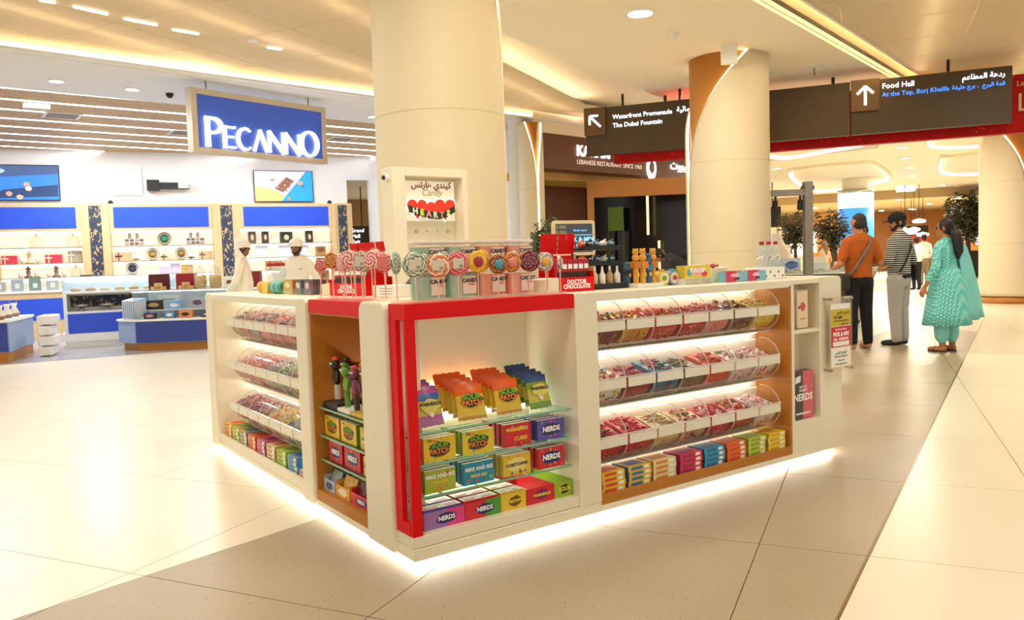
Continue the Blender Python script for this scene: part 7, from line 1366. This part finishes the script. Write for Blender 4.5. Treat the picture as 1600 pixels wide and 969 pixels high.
# --- two shop men in white robes
ROBE = cloth('f1ece2', .8)
def robe_man(label, p, hd, yaw, seed, beard, fold):
    t, mm = person(label, p, hd, {'skin': SK('8a5a3e'), 'robe': ROBE, 'shoe': mat('sandal_brown', '3a2a22', .6), 'hair': mat('hair_black', '14100e', .5), 'beard': mat('beard_black', '17110e', .7), 'scarf': mat('white_scarf', 'f6f3ec', .8, noise=(8, .04))})
    b = Body(); b.trunk([(.06, .22, .17, .02, 0, 'robe'), (.5, .20, .155, .01, 0, 'robe'), (.95, .19, .15, .0, 0, 'robe'), (1.12, .195, .15, -.01, 0, 'robe'), (1.30, .205, .13, 0, 0, 'robe'), (1.43, .19, .10, .01, 0, 'robe'), (1.48, .09, .075, .01, 0, 'robe')], .04)
    b.chain([(0, .01, 1.47), (0, -.01, 1.58)], [.062, .056], 'skin'); b.head((0, -.02, 1.655), yaw, 0, 1.0, 'hair', 'beard' if beard else None)
    for s in (-1, 1):
        sh = V3(s * .185, .01, 1.40); el = V3(s * .30, .10, 1.12); wr = V3(s * .09, .22, .98); b.chain([sh, el, wr], [.075, .062, .05], 'robe'); b.hand(wr, (-s, .1, -.2), (0, 0, 1), curl=.6)
        b.chain([(s * .1, -.02, .05), (s * .11, -.14, .035)], [.04, .035], 'skin')
    b.build('body', mm, t, .012)
    sc = MB(); sc.lathe([(.112, -.015), (.116, .03), (.105, .08), (.06, .118), (0, .125)], 20); sc.v = [tuple(Matrix.Translation((0, -.012, 1.685)) @ Matrix.Rotation(yaw, 4, 'Z') @ Vector((x, y * 1.1, z))) for x, y, z in sc.v]; sc.build('headscarf', mm['scarf'], t)
    MB().tube([tuple(Matrix.Translation((0, -.012, 1.685)) @ Matrix.Rotation(yaw, 4, 'Z') @ Vector((.108 * math.cos(q), .12 * math.sin(q), .004 - .035 * math.sin(q)))) for q in [2 * PI * i / 20 for i in range(20)]], .02, 6).build('scarf_roll', mm['scarf'], t)
    if fold: MB().tube([(-.06, .06, 1.66), (-.075, .05, 1.58), (-.08, .0, 1.5), (-.075, -.03, 1.42), (-.07, -.05, 1.36)], [.03, .05, .055, .05, .02], 8).build('scarf_tail', mm['scarf'], t)
    MB().ball((.09, -.135, 1.30), (.018, .004, .008), 8).build('chest_badge', mat('badge_dark', '4a3a22', .5), t)
    return t
q = D(377, 378, 12.9); robe_man('man in cream robe and white headscarf turned to the right', (q.x, q.y), HD(-75), .1, 1, False, True)
q = D(463, 382, 13.3); robe_man('bearded man in white robe and headscarf facing the camera', (q.x, q.y), HD(178), -.1, 2, True, False)
# --- person leaning over behind the right column
q = D(1078, 420, 15.2); t, mm = person('person in dark jacket bending forward beside the cream column', (q.x, q.y), HD(85), {'skin': SK('a87450'), 'jacket': cloth('3a3d44'), 'trouser': cloth('1c1c20'), 'shoe': mat('black_shoe', '17171a', .5), 'hair': mat('hair_black', '14100e', .5)})
b = Body(); legs(b, 'trouser', .10, 1.0)
for k_ in range(12):
    f_ = k_ / 11; b.cap((-.09 - .03 * f_, -.42 * f_ + .05, .93 + .34 * f_), (.09 + .03 * f_, -.42 * f_ + .05, .93 + .34 * f_), .125 - .02 * f_, .125 - .02 * f_, 'jacket')
b.chain([(0, -.40, 1.27), (0, -.50, 1.31)], [.06, .056], 'skin'); b.head((0, -.57, 1.33), 0, .6, 1.0, 'hair')
for s in (-1, 1): sh = V3(s * .18, -.36, 1.24); el = V3(s * .22, -.48, .98); wr = V3(s * .14, -.66, .88); b.chain([sh, el, wr], [.07, .056, .042], 'jacket'); b.hand(wr, wr - el, (s, 0, 0), curl=.8)
b.build('body', mm, t, .012); MB().prism(rrect(.3, .34, .06, 4), -.06, .08, fr='xz').build('backpack', mat('bag_black', '15161a', .6), t, .02, loc=(0, .02, 1.25), rot=(math.radians(55), 0, 0))
# --- people further off
def walker(label, pos, hd, H, top, low, skin, hairm, hair_long=False, dress=False, vox=.014):
    t, mm = person(label, pos, hd, {'skin': SK(skin), 'top': cloth(top), 'low': cloth(low), 'shoe': mat('black_shoe', '17171a', .5), 'hair': mat('hair_' + hairm, hairm, .5)}); b = Body(); lw = 'top' if dress else 'low'
    b.trunk([(.86, .16, .12, .01, 0, lw), (.96, .165, .125, 0, 0, 'top'), (1.15, .16, .12, 0, 0, 'top'), (1.32, .18, .115, .01, 0, 'top'), (1.43, .17, .095, .01, 0, 'top'), (1.48, .08, .07, .01, 0, 'top')]); legs(b, 'low', .09, 1.0)
    if dress: b.trunk([(.35, .22, .18, .01, 0, 'top'), (.9, .17, .14, .01, 0, 'top')], .04)
    b.chain([(0, .01, 1.47), (0, -.01, 1.57)], [.056, .052], 'skin'); b.head((0, -.02, 1.65), 0, 0, .97, 'hair')
    if hair_long: b.chain([(0, .07, 1.66), (0, .10, 1.5), (0, .11, 1.36)], [.08, .07, .04], 'hair')
    for s in (-1, 1):
        sh = V3(s * .175, .01, 1.40); el = V3(s * .24, .03, 1.14); wr = V3(s * .21, -.12, .94); b.chain([sh, el], [.066, .054], 'top' if not dress else 'skin'); b.chain([el, wr], [.046, .034], 'top' if not dress else 'skin'); b.hand(wr, wr - el, (0, -s, 0), curl=.6)
    b.build('body', mm, t, vox); t.scale = (H / 1.75,) * 3; return t
q = G(1432, 453); walker('far walker in white shirt and black trousers with a dark bag', (q.x, q.y), HD(5), 1.66, 'efe6d6', '17171a', 'a87450', '14100e')
w_ = [o for o in COL.objects if o.get('label', '').startswith('far walker')][0]; MB().prism(rrect(.2, .3, .05, 4), -.05, .05, fr='yz').build('side_bag', mat('bag_black', '15161a', .6), w_, .01, loc=(.25, .04, .98))
q = G(1444, 446); walker('second far walker in white shirt partly behind the turquoise woman', (q.x, q.y), HD(-10), 1.78, 'f2ede4', '8a7a64', 'a87450', '14100e')
q = G(1288, 462); walker('woman in beige sleeveless dress far behind the jewellery stand', (q.x, q.y), HD(20), 1.6, 'b0a284', 'b0a284', 'c08a60', '7a5a3a', True, True)
q = G(1349, 506); walker('person in pale clothes hidden behind the orange polo man', (q.x, q.y), HD(150), 1.74, 'd8d4cc', 'e0dcd4', 'b07a54', '14100e')
